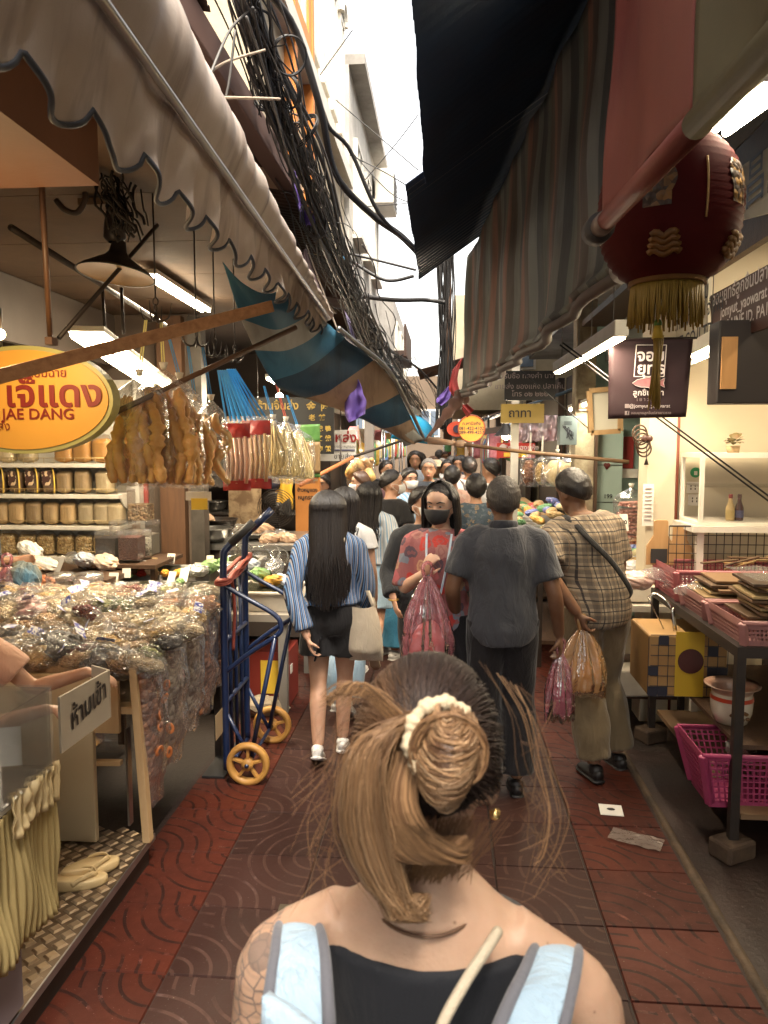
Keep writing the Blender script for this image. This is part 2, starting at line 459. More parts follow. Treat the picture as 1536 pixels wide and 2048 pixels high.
def window(parent, x, y0, y1, z0, z1, face, fm, gm, arch=False, sill=True, mull=1):
 """window on a wall plane X = x; face = +1 looks to +X"""
 w = .05
 f = MB(); d = .06 * face
 f.bbox((x, y0, z0), (x + d, y0 + w, z1)); f.bbox((x, y1 - w, z0), (x + d, y1, z1)); f.bbox((x, y0 + w, z0), (x + d, y1 - w, z0 + w)); f.bbox((x, y0 + w, z1 - w), (x + d, y1 - w, z1))
 for k in range(mull):
  ym = lerp(y0, y1, (k + 1) / (mull + 1)); f.bbox((x, ym - .02, z0 + w), (x + d * .9, ym + .02, z1 - w))
 if arch:
  ym = (y0 + y1) / 2; r = (y1 - y0) / 2
  pts = [V((x + d, ym + r * math.cos(a), z1 + r * math.sin(a))) for a in [math.pi * k / 10 for k in range(11)]]
  f.tube(pts, .045, 6)
 wo_ = f.obj('window', fm, parent, smooth=False)
 g = MB(); g.bbox((x + d * .15, y0 + w, z0 + w), (x + d * .3, y1 - w, z1 - w))
 if arch: g.poly([V((x + d * .2, (y0 + y1) / 2 + (y1 - y0) / 2 * math.cos(a), z1 - .02 + (y1 - y0) / 2 * math.sin(a))) for a in [math.pi * k / 10 for k in range(11)]], (d * .1, 0, 0))
 g.obj('pane', gm, wo_, smooth=False)
 if sill:
  s2 = MB(); s2.bbox((x, y0 - .06, z0 - .06), (x + d * 2, y1 + .06, z0)); s2.obj('sill', m_white_paint, wo_, smooth=False)
b = thing('shophouse', 'tall pale shophouse with orange window surrounds above the left corrugated roofs', 'building', (-3, 7, 0))
mb = MB(); mb.bbox((-6, 4.9, 0), (-3.95, 9.4, 9.4)); mb.bbox((-3.94, 4.9, 3.9), (-1.25, 9.4, 9.4)); mb.obj('wall', m_cream_wall, b, smooth=False)
mb = MB(); mb.bbox((-1.25, 4.9, 5.0), (-1.14, 9.42, 5.15)); mb.bbox((-1.25, 4.9, 7.3), (-1.12, 9.42, 7.45)); mb.obj('cornice', m_white_paint, b, smooth=False)
mb = MB(); mb.bbox((-1.3, 4.85, 9.4), (-1.05, 9.45, 9.6)); mb.obj('parapet', m_white_paint, b, smooth=False)
for (y0, z0, z1) in ((5.2, 5.35, 6.9), (5.2, 7.6, 9.0), (6.05, 5.35, 6.9)):
 mb = MB(); mb.bbox((-1.25, y0 - .14, z0 - .14), (-1.17, y0, z1 + .14)); mb.bbox((-1.25, y0 + .55, z0 - .14), (-1.17, y0 + .69, z1 + .14)); mb.bbox((-1.25, y0, z1), (-1.17, y0 + .55, z1 + .14)); mb.bbox((-1.25, y0, z0 - .14), (-1.17, y0 + .55, z0)); mb.obj('window_surround', m_orange, b, smooth=False)
 window(b, -1.25, y0, y0 + .55, z0, z1, 1, m_white_paint, m_glass_dark, sill=False)
for k in range(4):
 window(b, -1.25, 6.95 + k * .6, 6.95 + k * .6 + .34, 5.4, 6.7, 1, m_white_paint, m_blue_glass, arch=True, sill=False)
 if k < 3: window(b, -1.25, 6.95 + k * .6, 6.95 + k * .6 + .34, 7.7, 8.8, 1, m_white_paint, m_blue_glass, arch=True, sill=False)
mb = MB(); mb.bbox((-1.25, 5.95, 3.9), (-1.16, 6.03, 9.4)); mb.bbox((-1.25, 6.72, 3.9), (-1.16, 6.8, 9.4)); mb.obj('pilaster', m_orange, b, smooth=False)
b = thing('rear_house', 'lower pale house with an air conditioner, behind the cable tangle', 'building', (-3, 12, 0))
mb = MB(); mb.bbox((-5, 9.5, 3.9), (-1.2, 13.6, 6.5)); mb.obj('wall', m_pale_wall, b, smooth=False)
mb = MB(); mb.bbox((-1.35, 9.5, 6.5), (-1.0, 13.7, 6.62)); mb.obj('eave', m_grey_wall, b, smooth=False)
for k in range(3): window(b, -1.2, 9.9 + k * 1.2, 10.6 + k * 1.2, 4.6, 5.8, 1, m_white_paint, m_blue_glass)
b = thing('weathered_tower_house', 'narrow weathered grey house rising far down the lane', 'building', (-2, 17, 0))
mb = MB(); mb.bbox((-4, 14.6, 2.6), (-1.0, 19, 4.7)); mb.obj('wall', m_grey_wall, b, smooth=False)
mb = MB(); mb.bbox((-1.0, 14.6, 3.6), (-.75, 17, 3.7)); mb.bbox((-.8, 14.6, 3.7), (-.76, 17, 4.2)); mb.obj('balcony', m_rust_roof, b, smooth=False)
for k in range(3): window(b, -1.0, 14.9 + k * 1.3, 15.6 + k * 1.3, 3.3, 4.3, 1, m_white_paint, m_glass_dark)
b = thing('end_block', 'brownish block closing the far end of the lane', 'building', (-1, 30, 0))
mb = MB(); mb.bbox((-7, 30, 0), (6, 34, 4.6)); mb.obj('wall', M('far_brown', (.16, .11, .07), .8, var=(.1, .07, .045), vs=1), b, smooth=False)
for r_ in range(1):
 for k in range(6):
  x0 = -5.5 + k * 1.5; z0 = 2.2 + r_ * 1.8
  w_ = MB(); w_.bbox((x0, 29.9, z0), (x0 + .8, 29.99, z0 + 1.1)); wobj = w_.obj('window', m_white_paint, b, smooth=False)
  w_ = MB(); w_.bbox((x0 + .07, 29.88, z0 + .07), (x0 + .37, 29.895, z0 + 1.03)); w_.bbox((x0 + .43, 29.88, z0 + .07), (x0 + .73, 29.895, z0 + 1.03)); w_.obj('pane', m_glass_dark, wobj, smooth=False)
b = thing('cream_corner_house', 'cream house behind the right-hand awnings far down the lane', 'building', (1.5, 15, 0))
mb = MB(); mb.bbox((.16, 15.5, 2.6), (5, 21, 4.9)); mb.bbox((1.9, 15.4, 0), (5, 21, 2.6)); mb.obj('wall', m_cream_wall, b, smooth=False)
for k in range(2):
 w_ = MB(); w_.bbox((.4 + k * .9, 15.42, 3.4), (.9 + k * .9, 15.5, 4.4)); wobj = w_.obj('window', m_white_paint, b, smooth=False)
 w_ = MB(); w_.bbox((.45 + k * .9, 15.4, 3.45), (.85 + k * .9, 15.415, 4.35)); w_.obj('pane', m_glass_dark, wobj, smooth=False)
b = thing('right_shophouse', 'dark shophouse carrying the signs and awnings along the right side', 'building', (3, 4, 0))
mb = MB(); mb.bbox((1.62, .4, 3.55), (5, 15, 7.5)); mb.bbox((3.4, .4, 0), (5, 15, 3.55)); mb.obj('wall', m_grey_wall, b, smooth=False)
# ---- corrugated sheets
def corr(name, label, x0, z0, x1, z1, y0, y1, mat, pitch=.076, amp=.012, cat='roof', group=None, wob=.02, seg=8):
 n = int((y1 - y0) / pitch * 4); rg = random.Random(label)
 def fn(u, v):
  y = lerp(y0, y1, v); ph = y / pitch
  a = amp * (2 * abs(2 * (ph - math.floor(ph + .5))) - 1)
  x = lerp(x0, x1, u);
  k = (1 - u) * wob
  return V((x + k * mnoise.noise(V((y * 2.3, 1, 0))), y, lerp(z0, z1, u) + a + k * .5 * mnoise.noise(V((y * 1.1, 7, u)))))
 mb = MB(); mb.grid(fn, seg, n)
 o = mb.obj(name, mat, smooth=False, solid=.004); tag(o, label, cat, group); return o
corr('corrugated_roof', 'large dark blue corrugated roof sheet overhanging the lane at upper right', -.12, 3.36, 1.6, 4.6, 1.0, 4.4, m_sky_tinted_roof, pitch=.085, amp=.014)
corr('corrugated_roof', 'far half of the dark corrugated roof over the right awning, ending in a torn corner', -.235, 3.34, 1.6, 4.6, 4.37, 6.75, m_sky_tinted_roof, pitch=.085, amp=.014)
lr = [(1.6, 3.1, 3.62, 'nearest'), (3.05, 4.75, 3.58, 'second'), (4.7, 6.3, 3.44, 'third'), (6.2, 8.1, 3.4, 'fourth'), (8.05, 10.3, 3.28, 'fifth'), (10.2, 13.2, 3.15, 'sixth'), (13.1, 17, 3.1, 'seventh')]
for y0, y1, z, w in lr:
 corr('corrugated_roof', f'rusty dark corrugated eave on the left, {w} along the lane below the cables', -.93 + random.uniform(-.04, .05), z, -3.9, z + .55, y0, y1, m_rust_roof, group='rusty eaves along the left side', wob=.05)
corr('corrugated_roof', 'small faded brown sheet roof jutting over the far lane on the right', -.5, 3.2, 1.6, 3.75, 13.4, 15.2, M('brown_sheet', (.2, .12, .09), .6, var=(.12, .07, .05), vs=3), group=None)
mb = MB(); mb.bar((-1.02, 1.4, 3.5), (-.98, 4.9, 3.52), .1, .14); tag(mb.obj('timber_beam', M('brown_beam', (.16, .09, .07), .6, var=(.1, .055, .045), vs=5, st=(1, .1, 1)), bevel=.006, smooth=False), 'long brown timber beam under the left corrugated eave', 'beam')
# ---- left shop shell
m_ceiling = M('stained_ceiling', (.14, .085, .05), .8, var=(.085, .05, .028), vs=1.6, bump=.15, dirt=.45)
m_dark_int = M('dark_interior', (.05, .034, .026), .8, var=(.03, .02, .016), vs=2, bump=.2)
b = thing('left_shop', 'open-fronted dried goods shop with stained cream ceiling on the left', 'shop', (-3, 4, 0))
pl = m_ceiling
for k in range(5):   # ceiling boards
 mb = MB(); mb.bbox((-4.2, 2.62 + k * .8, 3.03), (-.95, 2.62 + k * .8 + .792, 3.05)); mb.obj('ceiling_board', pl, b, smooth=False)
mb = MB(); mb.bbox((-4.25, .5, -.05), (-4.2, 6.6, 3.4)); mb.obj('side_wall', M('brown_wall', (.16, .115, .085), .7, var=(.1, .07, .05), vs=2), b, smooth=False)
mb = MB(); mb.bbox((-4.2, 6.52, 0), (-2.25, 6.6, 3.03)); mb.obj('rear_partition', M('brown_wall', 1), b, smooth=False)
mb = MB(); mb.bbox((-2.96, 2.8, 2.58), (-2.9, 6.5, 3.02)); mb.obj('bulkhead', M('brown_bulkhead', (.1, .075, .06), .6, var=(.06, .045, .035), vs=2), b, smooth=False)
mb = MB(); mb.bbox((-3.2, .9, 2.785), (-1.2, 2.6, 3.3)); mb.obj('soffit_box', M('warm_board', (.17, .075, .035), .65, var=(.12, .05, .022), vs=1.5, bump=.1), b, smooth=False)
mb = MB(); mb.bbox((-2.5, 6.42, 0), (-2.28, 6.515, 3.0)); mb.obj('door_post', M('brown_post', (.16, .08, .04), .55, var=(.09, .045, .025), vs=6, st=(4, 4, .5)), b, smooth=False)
mb = MB(); mb.bbox((-2.24, 6.46, 0), (-2.12, 6.6, 3.0)); mb.obj('steel_jamb', M('grey_jamb', (.14, .12, .1), .5, metal=.4, var=(.07, .06, .05)), b, smooth=False)
b = thing('roast_shop', 'dim open cooking shop behind the tea stall on the left', 'shop', (-3, 9, 0))
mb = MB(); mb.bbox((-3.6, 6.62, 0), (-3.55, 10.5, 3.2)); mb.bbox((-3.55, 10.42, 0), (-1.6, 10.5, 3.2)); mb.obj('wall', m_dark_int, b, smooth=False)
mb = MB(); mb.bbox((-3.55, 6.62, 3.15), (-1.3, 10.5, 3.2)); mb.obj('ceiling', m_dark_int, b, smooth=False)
mb = MB(); mb.bbox((-2.35, 8.0, 0), (-2.0, 8.06, 2.2)); mb.obj('grimy_panel', M('grimy_panel', (.42, .3, .18), .7, var=(.18, .11, .06), vs=8, vsharp=.1), b, smooth=False)
b = thing('right_shop', 'cream-walled open shop on the right behind the bamboo board table', 'shop', (2.5, 4, 0))
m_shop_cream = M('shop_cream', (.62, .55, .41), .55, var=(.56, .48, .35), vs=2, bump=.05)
mb = MB(); mb.bbox((1.55, 5.2, 0), (3.4, 5.3, 3.5)); mb.obj('rear_wall', m_shop_cream, b, smooth=False)
mb = MB(); mb.bbox((1.34, 5.12, 0), (1.53, 5.34, 3.0)); mb.obj('corner_column', m_shop_cream, b, smooth=False, bevel=.008)
mb = MB(); mb.tube([(1.545, 5.16, 0), (1.545, 5.16, 3.0)], .014, 8); mb.obj('drain_pipe', M('redbrown_pipe', (.2, .05, .025), .45), b)
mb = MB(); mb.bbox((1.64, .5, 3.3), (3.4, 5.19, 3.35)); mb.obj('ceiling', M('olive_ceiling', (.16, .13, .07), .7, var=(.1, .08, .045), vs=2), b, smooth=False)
mb = MB(); mb.bbox((1.58, .5, 2.92), (1.63, 5.1, 3.5)); mb.obj('lintel', m_dark_wood, b, smooth=False)
mb = MB(); mb.bbox((3.33, .5, 0), (3.39, 5.19, 3.3)); mb.obj('side_wall', m_shop_cream, b, smooth=False)
for (u_, v_) in ((1385, 975), (1388, 1000)):
 p = atY(u_, v_, 5.19); mb = MB(); mb.box((p.x, 5.19, p.z), (.075, .02, .075)); s2 = mb.obj('socket_plate', M('white_plastic', (.75, .72, .66), .4), b, bevel=.004, smooth=False)
 mb = MB()
 for dx in (-.014, .014):
  for dz in (-.008, .012): mb.box((p.x + dx, 5.178, p.z + dz), (.006, .004, .012))
 mb.obj('slot', m_black_metal, s2, smooth=False)
p = atY(1391, 945, 5.19); mb = MB(); mb.lathe([(.0, -.003), (.034, -.003), (.034, .003), (0, .003)], 20, p, FACE); st = mb.obj('round_sticker', M('green_sticker', (.03, .26, .1), .5), b, smooth=False)
mb = MB(); mb.box((p.x, p.y - .006, p.z - .004), (.02, .004, .026)); mb.obj('sticker_mark', m_white_paint, st, smooth=False)
b = thing('teal_doorway', 'peeling doorway with a pale teal door beside the cream shop', 'doorway', (1.5, 7, 0))
m_peel = M('peeling_plaster', (.42, .36, .24), .8, var=(.22, .16, .1), vs=5, bump=.4, dirt=.5, vsharp=.12)
mb = MB(); mb.bbox((1.18, 7.0, 0), (1.36, 7.2, 3.2)); mb.obj('pillar', m_peel, b, smooth=False, bevel=.01)
mb = MB(); mb.bbox((1.36, 7.3, 0), (2.4, 7.36, 3.2)); mb.obj('back_panel', M('teal_paint', (.26, .36, .3), .55, var=(.2, .28, .24), vs=3, dirt=.25), b, smooth=False)
mb = MB(); mb.bbox((1.40, 7.2, 0), (1.66, 7.26, 2.05)); d_ = mb.obj('door', M('teal_tile', (.38, .47, .4), .35, var=(.33, .42, .36), vs=3), b, smooth=False)
mb = MB()
for k in range(5): mb.bbox((1.40, 7.194, .3 + k * .35), (1.66, 7.198, .306 + k * .35))
mb.obj('tile_joint', m_black_metal, d_, smooth=False)
mb = MB(); mb.bbox((1.36, 7.02, 0), (1.395, 7.3, 2.4)); mb.obj('door_jamb', m_dark_wood, b, smooth=False)
mb = MB(); mb.bbox((1.2, 6.94, 2.2), (2.0, 7.0, 2.3)); mb.bbox((1.22, 5.3, 2.95), (1.6, 7.0, 3.0)); mb.obj('lintel', m_dark_wood, b, smooth=False)
text('number_lettering', '199', .055, m_black_metal, b, atY(1216, 993, 7.185), FACE, bold=.001)
p = atY(1252, 905, 7.28); mb = MB(); mb.box((p.x, 7.285, p.z), (.14, .012, .3)); mb.obj('red_poster', M('red_poster', (.25, .02, .015), .6), b, smooth=False)
p = atY(1258, 947, 7.28); mb = MB(); mb.box((p.x, 7.28, p.z), (.16, .012, .085)); pp = mb.obj('paper_notice', m_white_paint, b, smooth=False)
p = atY(1214, 930, 7.19); mb = MB(); mb.ell((p.x - .012, 7.19, p.z), (.02, .003, .02)); mb.ell((p.x + .012, 7.19, p.z), (.02, .003, .02)); mb.poly([V((p.x - .03, 7.189, p.z - .006)), V((p.x + .03, 7.189, p.z - .006)), V((p.x, 7.189, p.z - .045))], (0, .004, 0)); mb.obj('heart_sticker', M('dark_red', (.12, .02, .015), .5), d_)
# LEFT SIDE
def nz(*p): return mnoise.noise(V(p))
def lineY(p, q):
 return lambda y: p + (q - p) * ((y - p.y) / (q.y - p.y))
# ---- scalloped canvas valance
def canvas_mat(name, a, b, st, stc, streak=(14, 2.5, .7), trans=.25):
 t = NT(name); p = t.coord('Object')
 n1 = t.noise(t.coord('Object', streak), 1.0, 5, .6, .6); n2 = t.noise(p, 3, 5, .6)
 c = t.mix(t.ramp(n2, [(.3, 0.), (.7, 1.)]), a, b)
 c = t.mix(t.math('MULTIPLY', t.ramp(n1, [(.5, 0.), (.72, 1.)]), st), c, stc)
 bp = t.bump(t.math('ADD', t.math('MULTIPLY', n1, .7), t.math('MULTIPLY', t.noise(p, 220, 2, .5), .08)), .5, .02)
 b1 = t.bsdf(col=c, rough=.5, spec=.4, normal=bp); tl = t.n('BsdfTranslucent'); t.l(c, tl.inputs[0])
 m = t.n('MixShader'); m.inputs[0].default_value = trans; t.l(b1.outputs[0], m.inputs[1]); t.l(tl.outputs[0], m.inputs[2])
 return t.done(m)
m_canvas = canvas_mat('dirty_canvas', (.7, .62, .56), (.58, .49, .43), .7, (.16, .095, .065), streak=(2, 8, 1.1))
m_trim = M('dark_trim', (.05, .055, .07), .6)
fT = lineY(atX(352, 0, -.655), atX(662, 648, -.74)); fP = lineY(atX(172, 0, -.665), atX(650, 640, -.74)); fB = lineY(atX(20, 130, -.70), atX(655, 680, -.75))
Y0, Y1, PER = .7, 4.72, .243
aw = thing('canvas_awning', 'dirty beige canvas awning with scalloped valance over the left stall', 'awning', (-.7, 1.2, 2.5))
def scal(y):
 f = (y - 1.49) / PER; f -= math.floor(f); g = f ** 1.5
 return .06 * math.sqrt(max(0, 1 - (2 * g - 1) ** 2)), f
def vfn(u, v):
 y = lerp(Y0, Y1, u); yT, yP, yB = fT(y), fP(y), fB(y)
 s, f = scal(y)
 if v < .3:
  k = v / .3; p = yT.lerp(yP, k); p.x += .045 * math.sin(k * math.pi); p.z += .012 * math.sin(k * math.pi)
 else:
  k = (v - .3) / .7; p = yP.lerp(V((yB.x, y, yB.z - s + .05)), k)
  p.x += k * (.022 * math.sin(f * 2 * math.pi + .6) + .02 * nz(y * 9, 3, k))
 p.x += .016 * nz(y * 9, v * 1.5, 0); p.z += .006 * nz(y * 3, 8, 0)
 return p
mb = MB(); mb.grid(vfn, 420, 26); mb.obj('valance', m_canvas, aw, solid=.003)
mb = MB(); mb.tube([vfn(i / 420, 1) for i in range(421)], .0065, 6); mb.obj('dark_edging', m_trim, aw)
mb = MB(); mb.tube([fP(y) + V((.03, 0, 0)) for y in np.linspace(.7, 4.6, 12)], .0115, 10); mb.obj('front_rail', m_steel, aw)
def cfn(u, v):
 y = lerp(Y0, Y1, u); p = fT(y); return V((lerp(p.x, -1.25, v), y, lerp(p.z, 3.22, v) - .05 * math.sin(v * math.pi) + .01 * nz(y * 4, v * 3, 0)))
mb = MB(); mb.grid(cfn, 60, 8); mb.obj('canopy', m_canvas, aw, solid=.003)
# ---- striped blue awning beyond it
m_lblue = canvas_mat('light_blue_canvas', (.075, .23, .35), (.055, .18, .28), .5, (.03, .1, .16), trans=.35)
m_dblue = canvas_mat('dark_blue_canvas', (.025, .08, .14), (.02, .06, .11), .4, (.01, .02, .03), trans=.3)
m_bcan = canvas_mat('beige_canvas', (.36, .26, .19), (.28, .2, .14), .55, (.12, .07, .045), trans=.3)
m_wcan = canvas_mat('off_white_canvas', (.46, .47, .46), (.38, .38, .37), .4, (.22, .19, .16), trans=.35)
aw = thing('striped_awning', 'sagging blue and beige striped awning tied towards the lane on the left', 'awning', (-.8, 5, 2.3))
outer = spline([atX(590, 560, -.76), atY(640, 632, 4.4), atY(700, 684, 4.95), atY(770, 742, 5.5), atY(812, 815, 6.05), atY(842, 878, 6.6)], 60)
inner = spline([atY(446, 525, 3.3), atY(492, 660, 3.7), atY(555, 772, 4.3), atY(640, 806, 5.0), atY(722, 838, 5.7), atY(815, 884, 6.5)], 60)
def afn(u, v):
 u = min(1, max(0, u + .05 * (abs(v - .45) - .25) * math.sin(u * math.pi)))
 i = u * 59; k = min(int(i), 58); a = outer[k].lerp(outer[k + 1], i - k); b_ = inner[k].lerp(inner[k + 1], i - k)
 p = a.lerp(b_, v); p.z -= .1 * math.sin(v * math.pi) * (1 - u * .7) + .012 * nz(u * 14, v * 3, 1); p.x += .02 * nz(u * 9, v * 2, 5) * (v * (1 - v)) * 3
 return p
bands = [(0, .16, m_lblue), (.16, .25, m_wcan), (.25, .36, m_lblue), (.36, .52, m_dblue), (.52, .72, m_bcan), (.72, .86, m_dblue), (.86, 1, m_bcan)]
mb = MB(); NU = 120; mb.grid(afn, NU, 14);
for fi in range(len(mb.f)):
 u = ((fi % NU) + .5) / NU
 mb.m[fi] = next((i for i, bb in enumerate(bands) if bb[0] <= u < bb[1]), 0 if u < 0 else 6)
mb.obj('striped_cloth', [bb[2] for bb in bands], aw, solid=.003)
mb = MB(); mb.tube([p + V((.02, 0, .01)) for p in outer[18:]], .016, 8); mb.obj('front_rail', m_steel, aw)
def wfn(u, v):
 a = atY(762, 800, 5.8).lerp(atY(850, 880, 6.6), u); b_ = atY(770, 812, 5.8).lerp(atY(808, 893, 6.5), u)
 p = a.lerp(b_, v); p.z -= .03 * math.sin(v * math.pi) * math.sin(u * math.pi); return p
mb = MB(); mb.grid(wfn, 12, 6); mb.obj('torn_pale_flap', m_wcan, aw, solid=.003)
# ---- bars and rods under the awning
m_bar = M('orange_wood_bar', (.55, .29, .13), .55, var=(.3, .13, .05), vs=6, st=(1, 6, 6))
m_rod = M('brown_rod', (.13, .065, .035), .5, var=(.08, .04, .02), vs=8)
mb = MB(); mb.bar(atY(-60, 768, 2.35), atX(545, 612, -.76), .012, .05); tag(mb.obj('wooden_bar', m_bar, smooth=False, bevel=.003), 'flat orange wooden bar crossing in front of the oval sign', 'bar')
mb = MB(); mb.tube([atY(228, 826, 3.25), atX(592, 655, -.77)], .013, 8); tag(mb.obj('awning_strut', m_rod), 'thin brown strut from oval sign to striped awning', 'strut')
mb = MB(); mb.tube([atY(600, 970, 6.0), atY(705, 915, 6.5)], .018, 8); tag(mb.obj('awning_strut', M('orange_rod', (.5, .17, .06), .5)), 'orange lower strut sloping up beside the white lettered sign', 'strut')
mb = MB(); mb.tube([atY(705, 914, 6.5), atY(838, 870, 7.0)], .012, 8); tag(mb.obj('awning_strut', m_black_metal), 'dark rod continuing from the orange strut to the awning tip', 'strut')
mb = MB(); mb.tube([atY(22, 455, 3.2), atY(330, 650, 5.2)], .016, 8); tag(mb.obj('ceiling_pipe', m_black_metal), 'dark pipe running diagonally below the left shop ceiling', 'pipe')
mb = MB(); mb.tube([atY(100, 672, 3.0), atY(82, 345, 2.62)], .011, 8); mb.lathe([(0, -.004), (.03, -.004), (.03, .004), (0, .004)], 12, atY(82, 345, 2.60)); tag(mb.obj('hanger_rod', m_rod), 'thin brown rod holding the oval sign from the soffit', 'rod')
mb = MB(); mb.tube([atY(118, 676, 3.05), atY(315, 450, 3.6)], .01, 8); tag(mb.obj('stay_rod', m_black_metal), 'thin dark stay rising diagonally past the dish lamp', 'rod')
for i, (a, b_) in enumerate((((205, 575, 4.2), (210, 672, 4.2)), ((243, 575, 4.2), (247, 668, 4.2)))):
 mb = MB(); mb.tube([atY(*a), atY(*b_)], .009, 6); tag(mb.obj('sign_hanger', m_black_metal), f'short black hanger rod below the dish lamp, {ORD[i]} from left', 'rod')
# ---- oval sign
sg = thing('oval_sign', 'thick orange oval shop sign with red Thai lettering at far left', 'sign', (-1.7, 3.0, 2.05))
c = atY(46, 800, 3.0); A, B = .385, .222
m_sign = M('sign_orange', (.76, .4, .06), .5, var=(.72, .35, .05), vs=2)
def oval(a, b_, y0, y1, n=64):
 mb = MB(); mb.poly([V((c.x + a * math.cos(2 * math.pi * k / n), y0, c.z + b_ * math.sin(2 * math.pi * k / n))) for k in range(n)], (0, y1 - y0, 0)); return mb
oval(A, B, 3.0, 3.07).obj('rim', M('sign_rim', (.42, .4, .14), .5), sg, smooth=False)
oval(A - .018, B - .018, 2.994, 2.9995).obj('face', m_sign, sg, smooth=False)
m_redtxt = M('red_lettering', (.22, .018, .008), .55)
text('lettering', 'ร้านยาเทียมฉ่าย', .05, m_redtxt, sg, atY(60, 747, 2.988), FACE)
text('lettering', 'เจ๊แดง', .15, m_redtxt, sg, atY(106, 790, 2.988), FACE, bold=.0035, xs=1.1)
text('lettering', 'JAE DANG', .062, m_redtxt, sg, atY(76, 829, 2.988), FACE, bold=.001, xs=1.08)
text('lettering', 'ขายส่ง', .05, m_redtxt, sg, atY(-10, 853, 2.988), FACE)
mb = MB(); p = atY(103, 683, 3.0); mb.box(p, (.03, .05, .03)); mb.obj('clamp', m_rod, sg, smooth=False)
lb = thing('bare_bulb', 'small glowing bulb at the left edge above the orange sign', 'lamp', atY(-6, 668, 2.6))
p = atY(-6, 668, 2.6); mb = MB(); mb.ell(p, (.028, .028, .022)); mb.obj('glass_bulb', emis('bulb_glow', (1, .72, .36), 14), lb)
mb = MB(); mb.lathe([(.014, .018), (.02, .05), (.02, .09), (0, .09)], 12, p); mb.tube([p + V((0, 0, .09)), p + V((0, 0, .45))], .004, 6); mb.obj('socket', m_black_metal, lb)
lamp('bulb_light', 'POINT', p + V((.02, -.05, -.03)), 4.5, (1, .68, .34), lb, .04)
# ---- dish lamp, chains and hooks
dl = thing('dish_lamp', 'old black enamel dish lamp hung under the left shop ceiling', 'lamp', atY(232, 545, 3.4))
p = atY(232, 548, 3.4); rr = .172; tilt = Euler((R(-6), R(5), 0)).to_matrix()
mb = MB(); mb.lathe([(.03, .15), (.04, .1), (.06, .075), (.1, .05), (.15, .018), (rr, 0), (rr + .004, -.006), (rr - .004, -.006)], 32, p, tilt); mb.obj('shade', M('black_enamel', (.018, .014, .013), .5), dl)
mb = MB(); mb.lathe([(rr - .004, -.004), (.1, .012), (0.0, .02)], 32, p, tilt); mb.obj('lining', M('lamp_lining', (.5, .36, .22), .6, var=(.42, .28, .16), vs=5), dl)
mb = MB(); mb.lathe([(.0, .31), (.03, .3), (.045, .22), (.05, .16), (.03, .14)], 14, p); mb.obj('cap', m_black_metal, dl)
mb = MB(); mb.tube([p + V((0, 0, .3)), V((p.x, p.y, 3.03))], .012, 8); mb.obj('stem', m_black_metal, dl)
mb = MB(); mb.box((p.x - .1, p.y + .1, 3.0), (.16, .16, .03)); mb.obj('ceiling_plate', m_ceiling, dl, smooth=False)
def tangle(name, label, pts, n, r, spread, mat, seed, seg=14, kind='stuff', cat='cable'):
 rg = random.Random(seed); mb = MB(); base = spline(pts, 20)
 for k in range(n):
  a = rg.randint(0, 9); b_ = rg.randint(a + 8, 19); q = []; of = V((rg.gauss(0, spread), rg.gauss(0, spread), rg.gauss(0, spread)))
  for i in range(5):
   w = base[int(lerp(a, b_, i / 4))]; q.append(w + of + V((rg.gauss(0, spread), rg.gauss(0, spread), rg.gauss(0, spread))) * .35)
  mb.tube(spline(q, seg), r * rg.uniform(.6, 1.4), 4)
 o = mb.obj(name, mat); return tag(o, label, cat, kind=kind)
m_cable = M('black_cable', (.012, .011, .011), .5, var=(.03, .027, .025), vs=3)
m_gcable = M('grey_cable', (.16, .15, .14), .55, var=(.07, .065, .06), vs=3)
m_dust = M('dusty_black', (.02, .016, .014), .9)
q = atY(232, 400, 3.2)
tangle('dusty_cable_knot', 'knot of dusty dark cable over the dish lamp', [q + V((-.03, 0, .1)), q + V((.0, 0, -.02)), q + V((.04, 0, -.14))], 46, .005, .035, m_dust, 5)
mb = MB(); mb.tube(spline([atY(112, 400, 3.0), atY(130, 420, 3.0), atY(155, 425, 3.0), atY(170, 400, 3.0), atY(170, 385, 3.0)], 16), .012, 8); tag(mb.obj('bent_pipe', m_black_metal), 'curved black conduit hooking below the ceiling at left', 'pipe')
def chain_hook(name, label, top, z0, arms=4, r=.055, tw=0):
 g = thing(name, label, 'hook', (top.x, top.y, z0))
 mb = MB(); mb.tube([top, V((top.x, top.y, z0 + .1))], .004, 6); mb.obj('rod', m_black_metal, g)
 zz = z0 + .1
 for k in range(2):
  mb = MB(); mb.tube([V((top.x, top.y, zz - .018 - k * .03)) + Euler((0, 0, k * 1.57)).to_matrix() @ V((.012 * math.cos(a), 0, .018 * math.sin(a))) for a in [2 * math.pi * i / 10 for i in range(10)]], .0035, 5, closed=True); mb.obj('chain_link', m_black_metal, g)
 for k in range(arms):
  a = 2 * math.pi * k / arms + tw; d = V((math.cos(a), math.sin(a), 0)); o = V((top.x, top.y, z0 + .03))
  mb = MB(); mb.tube(spline([o, o + d * (r * .3) + V((0, 0, -.035)), o + d * r + V((0, 0, -.02)), o + d * (r * 1.25) + V((0, 0, .045))], 10), [.005] * 6 + [.004, .003, .002, .001], 6); mb.obj('hook_arm', m_black_metal, g)
 return g
for i, (u_, v_, y) in enumerate(((312, 640, 3.4), (393, 690, 3.8), (430, 712, 4.2), (470, 722, 4.6))):
 p = atY(u_, v_, y); chain_hook('hook_cluster', f'black iron hook cluster hanging over the {("puffy fish maw bags", "paler maw bags", "blue-tied packets", "far noodle bags")[i]}', V((p.x, p.y, 3.02)), p.z, 4, .06, i * .4)
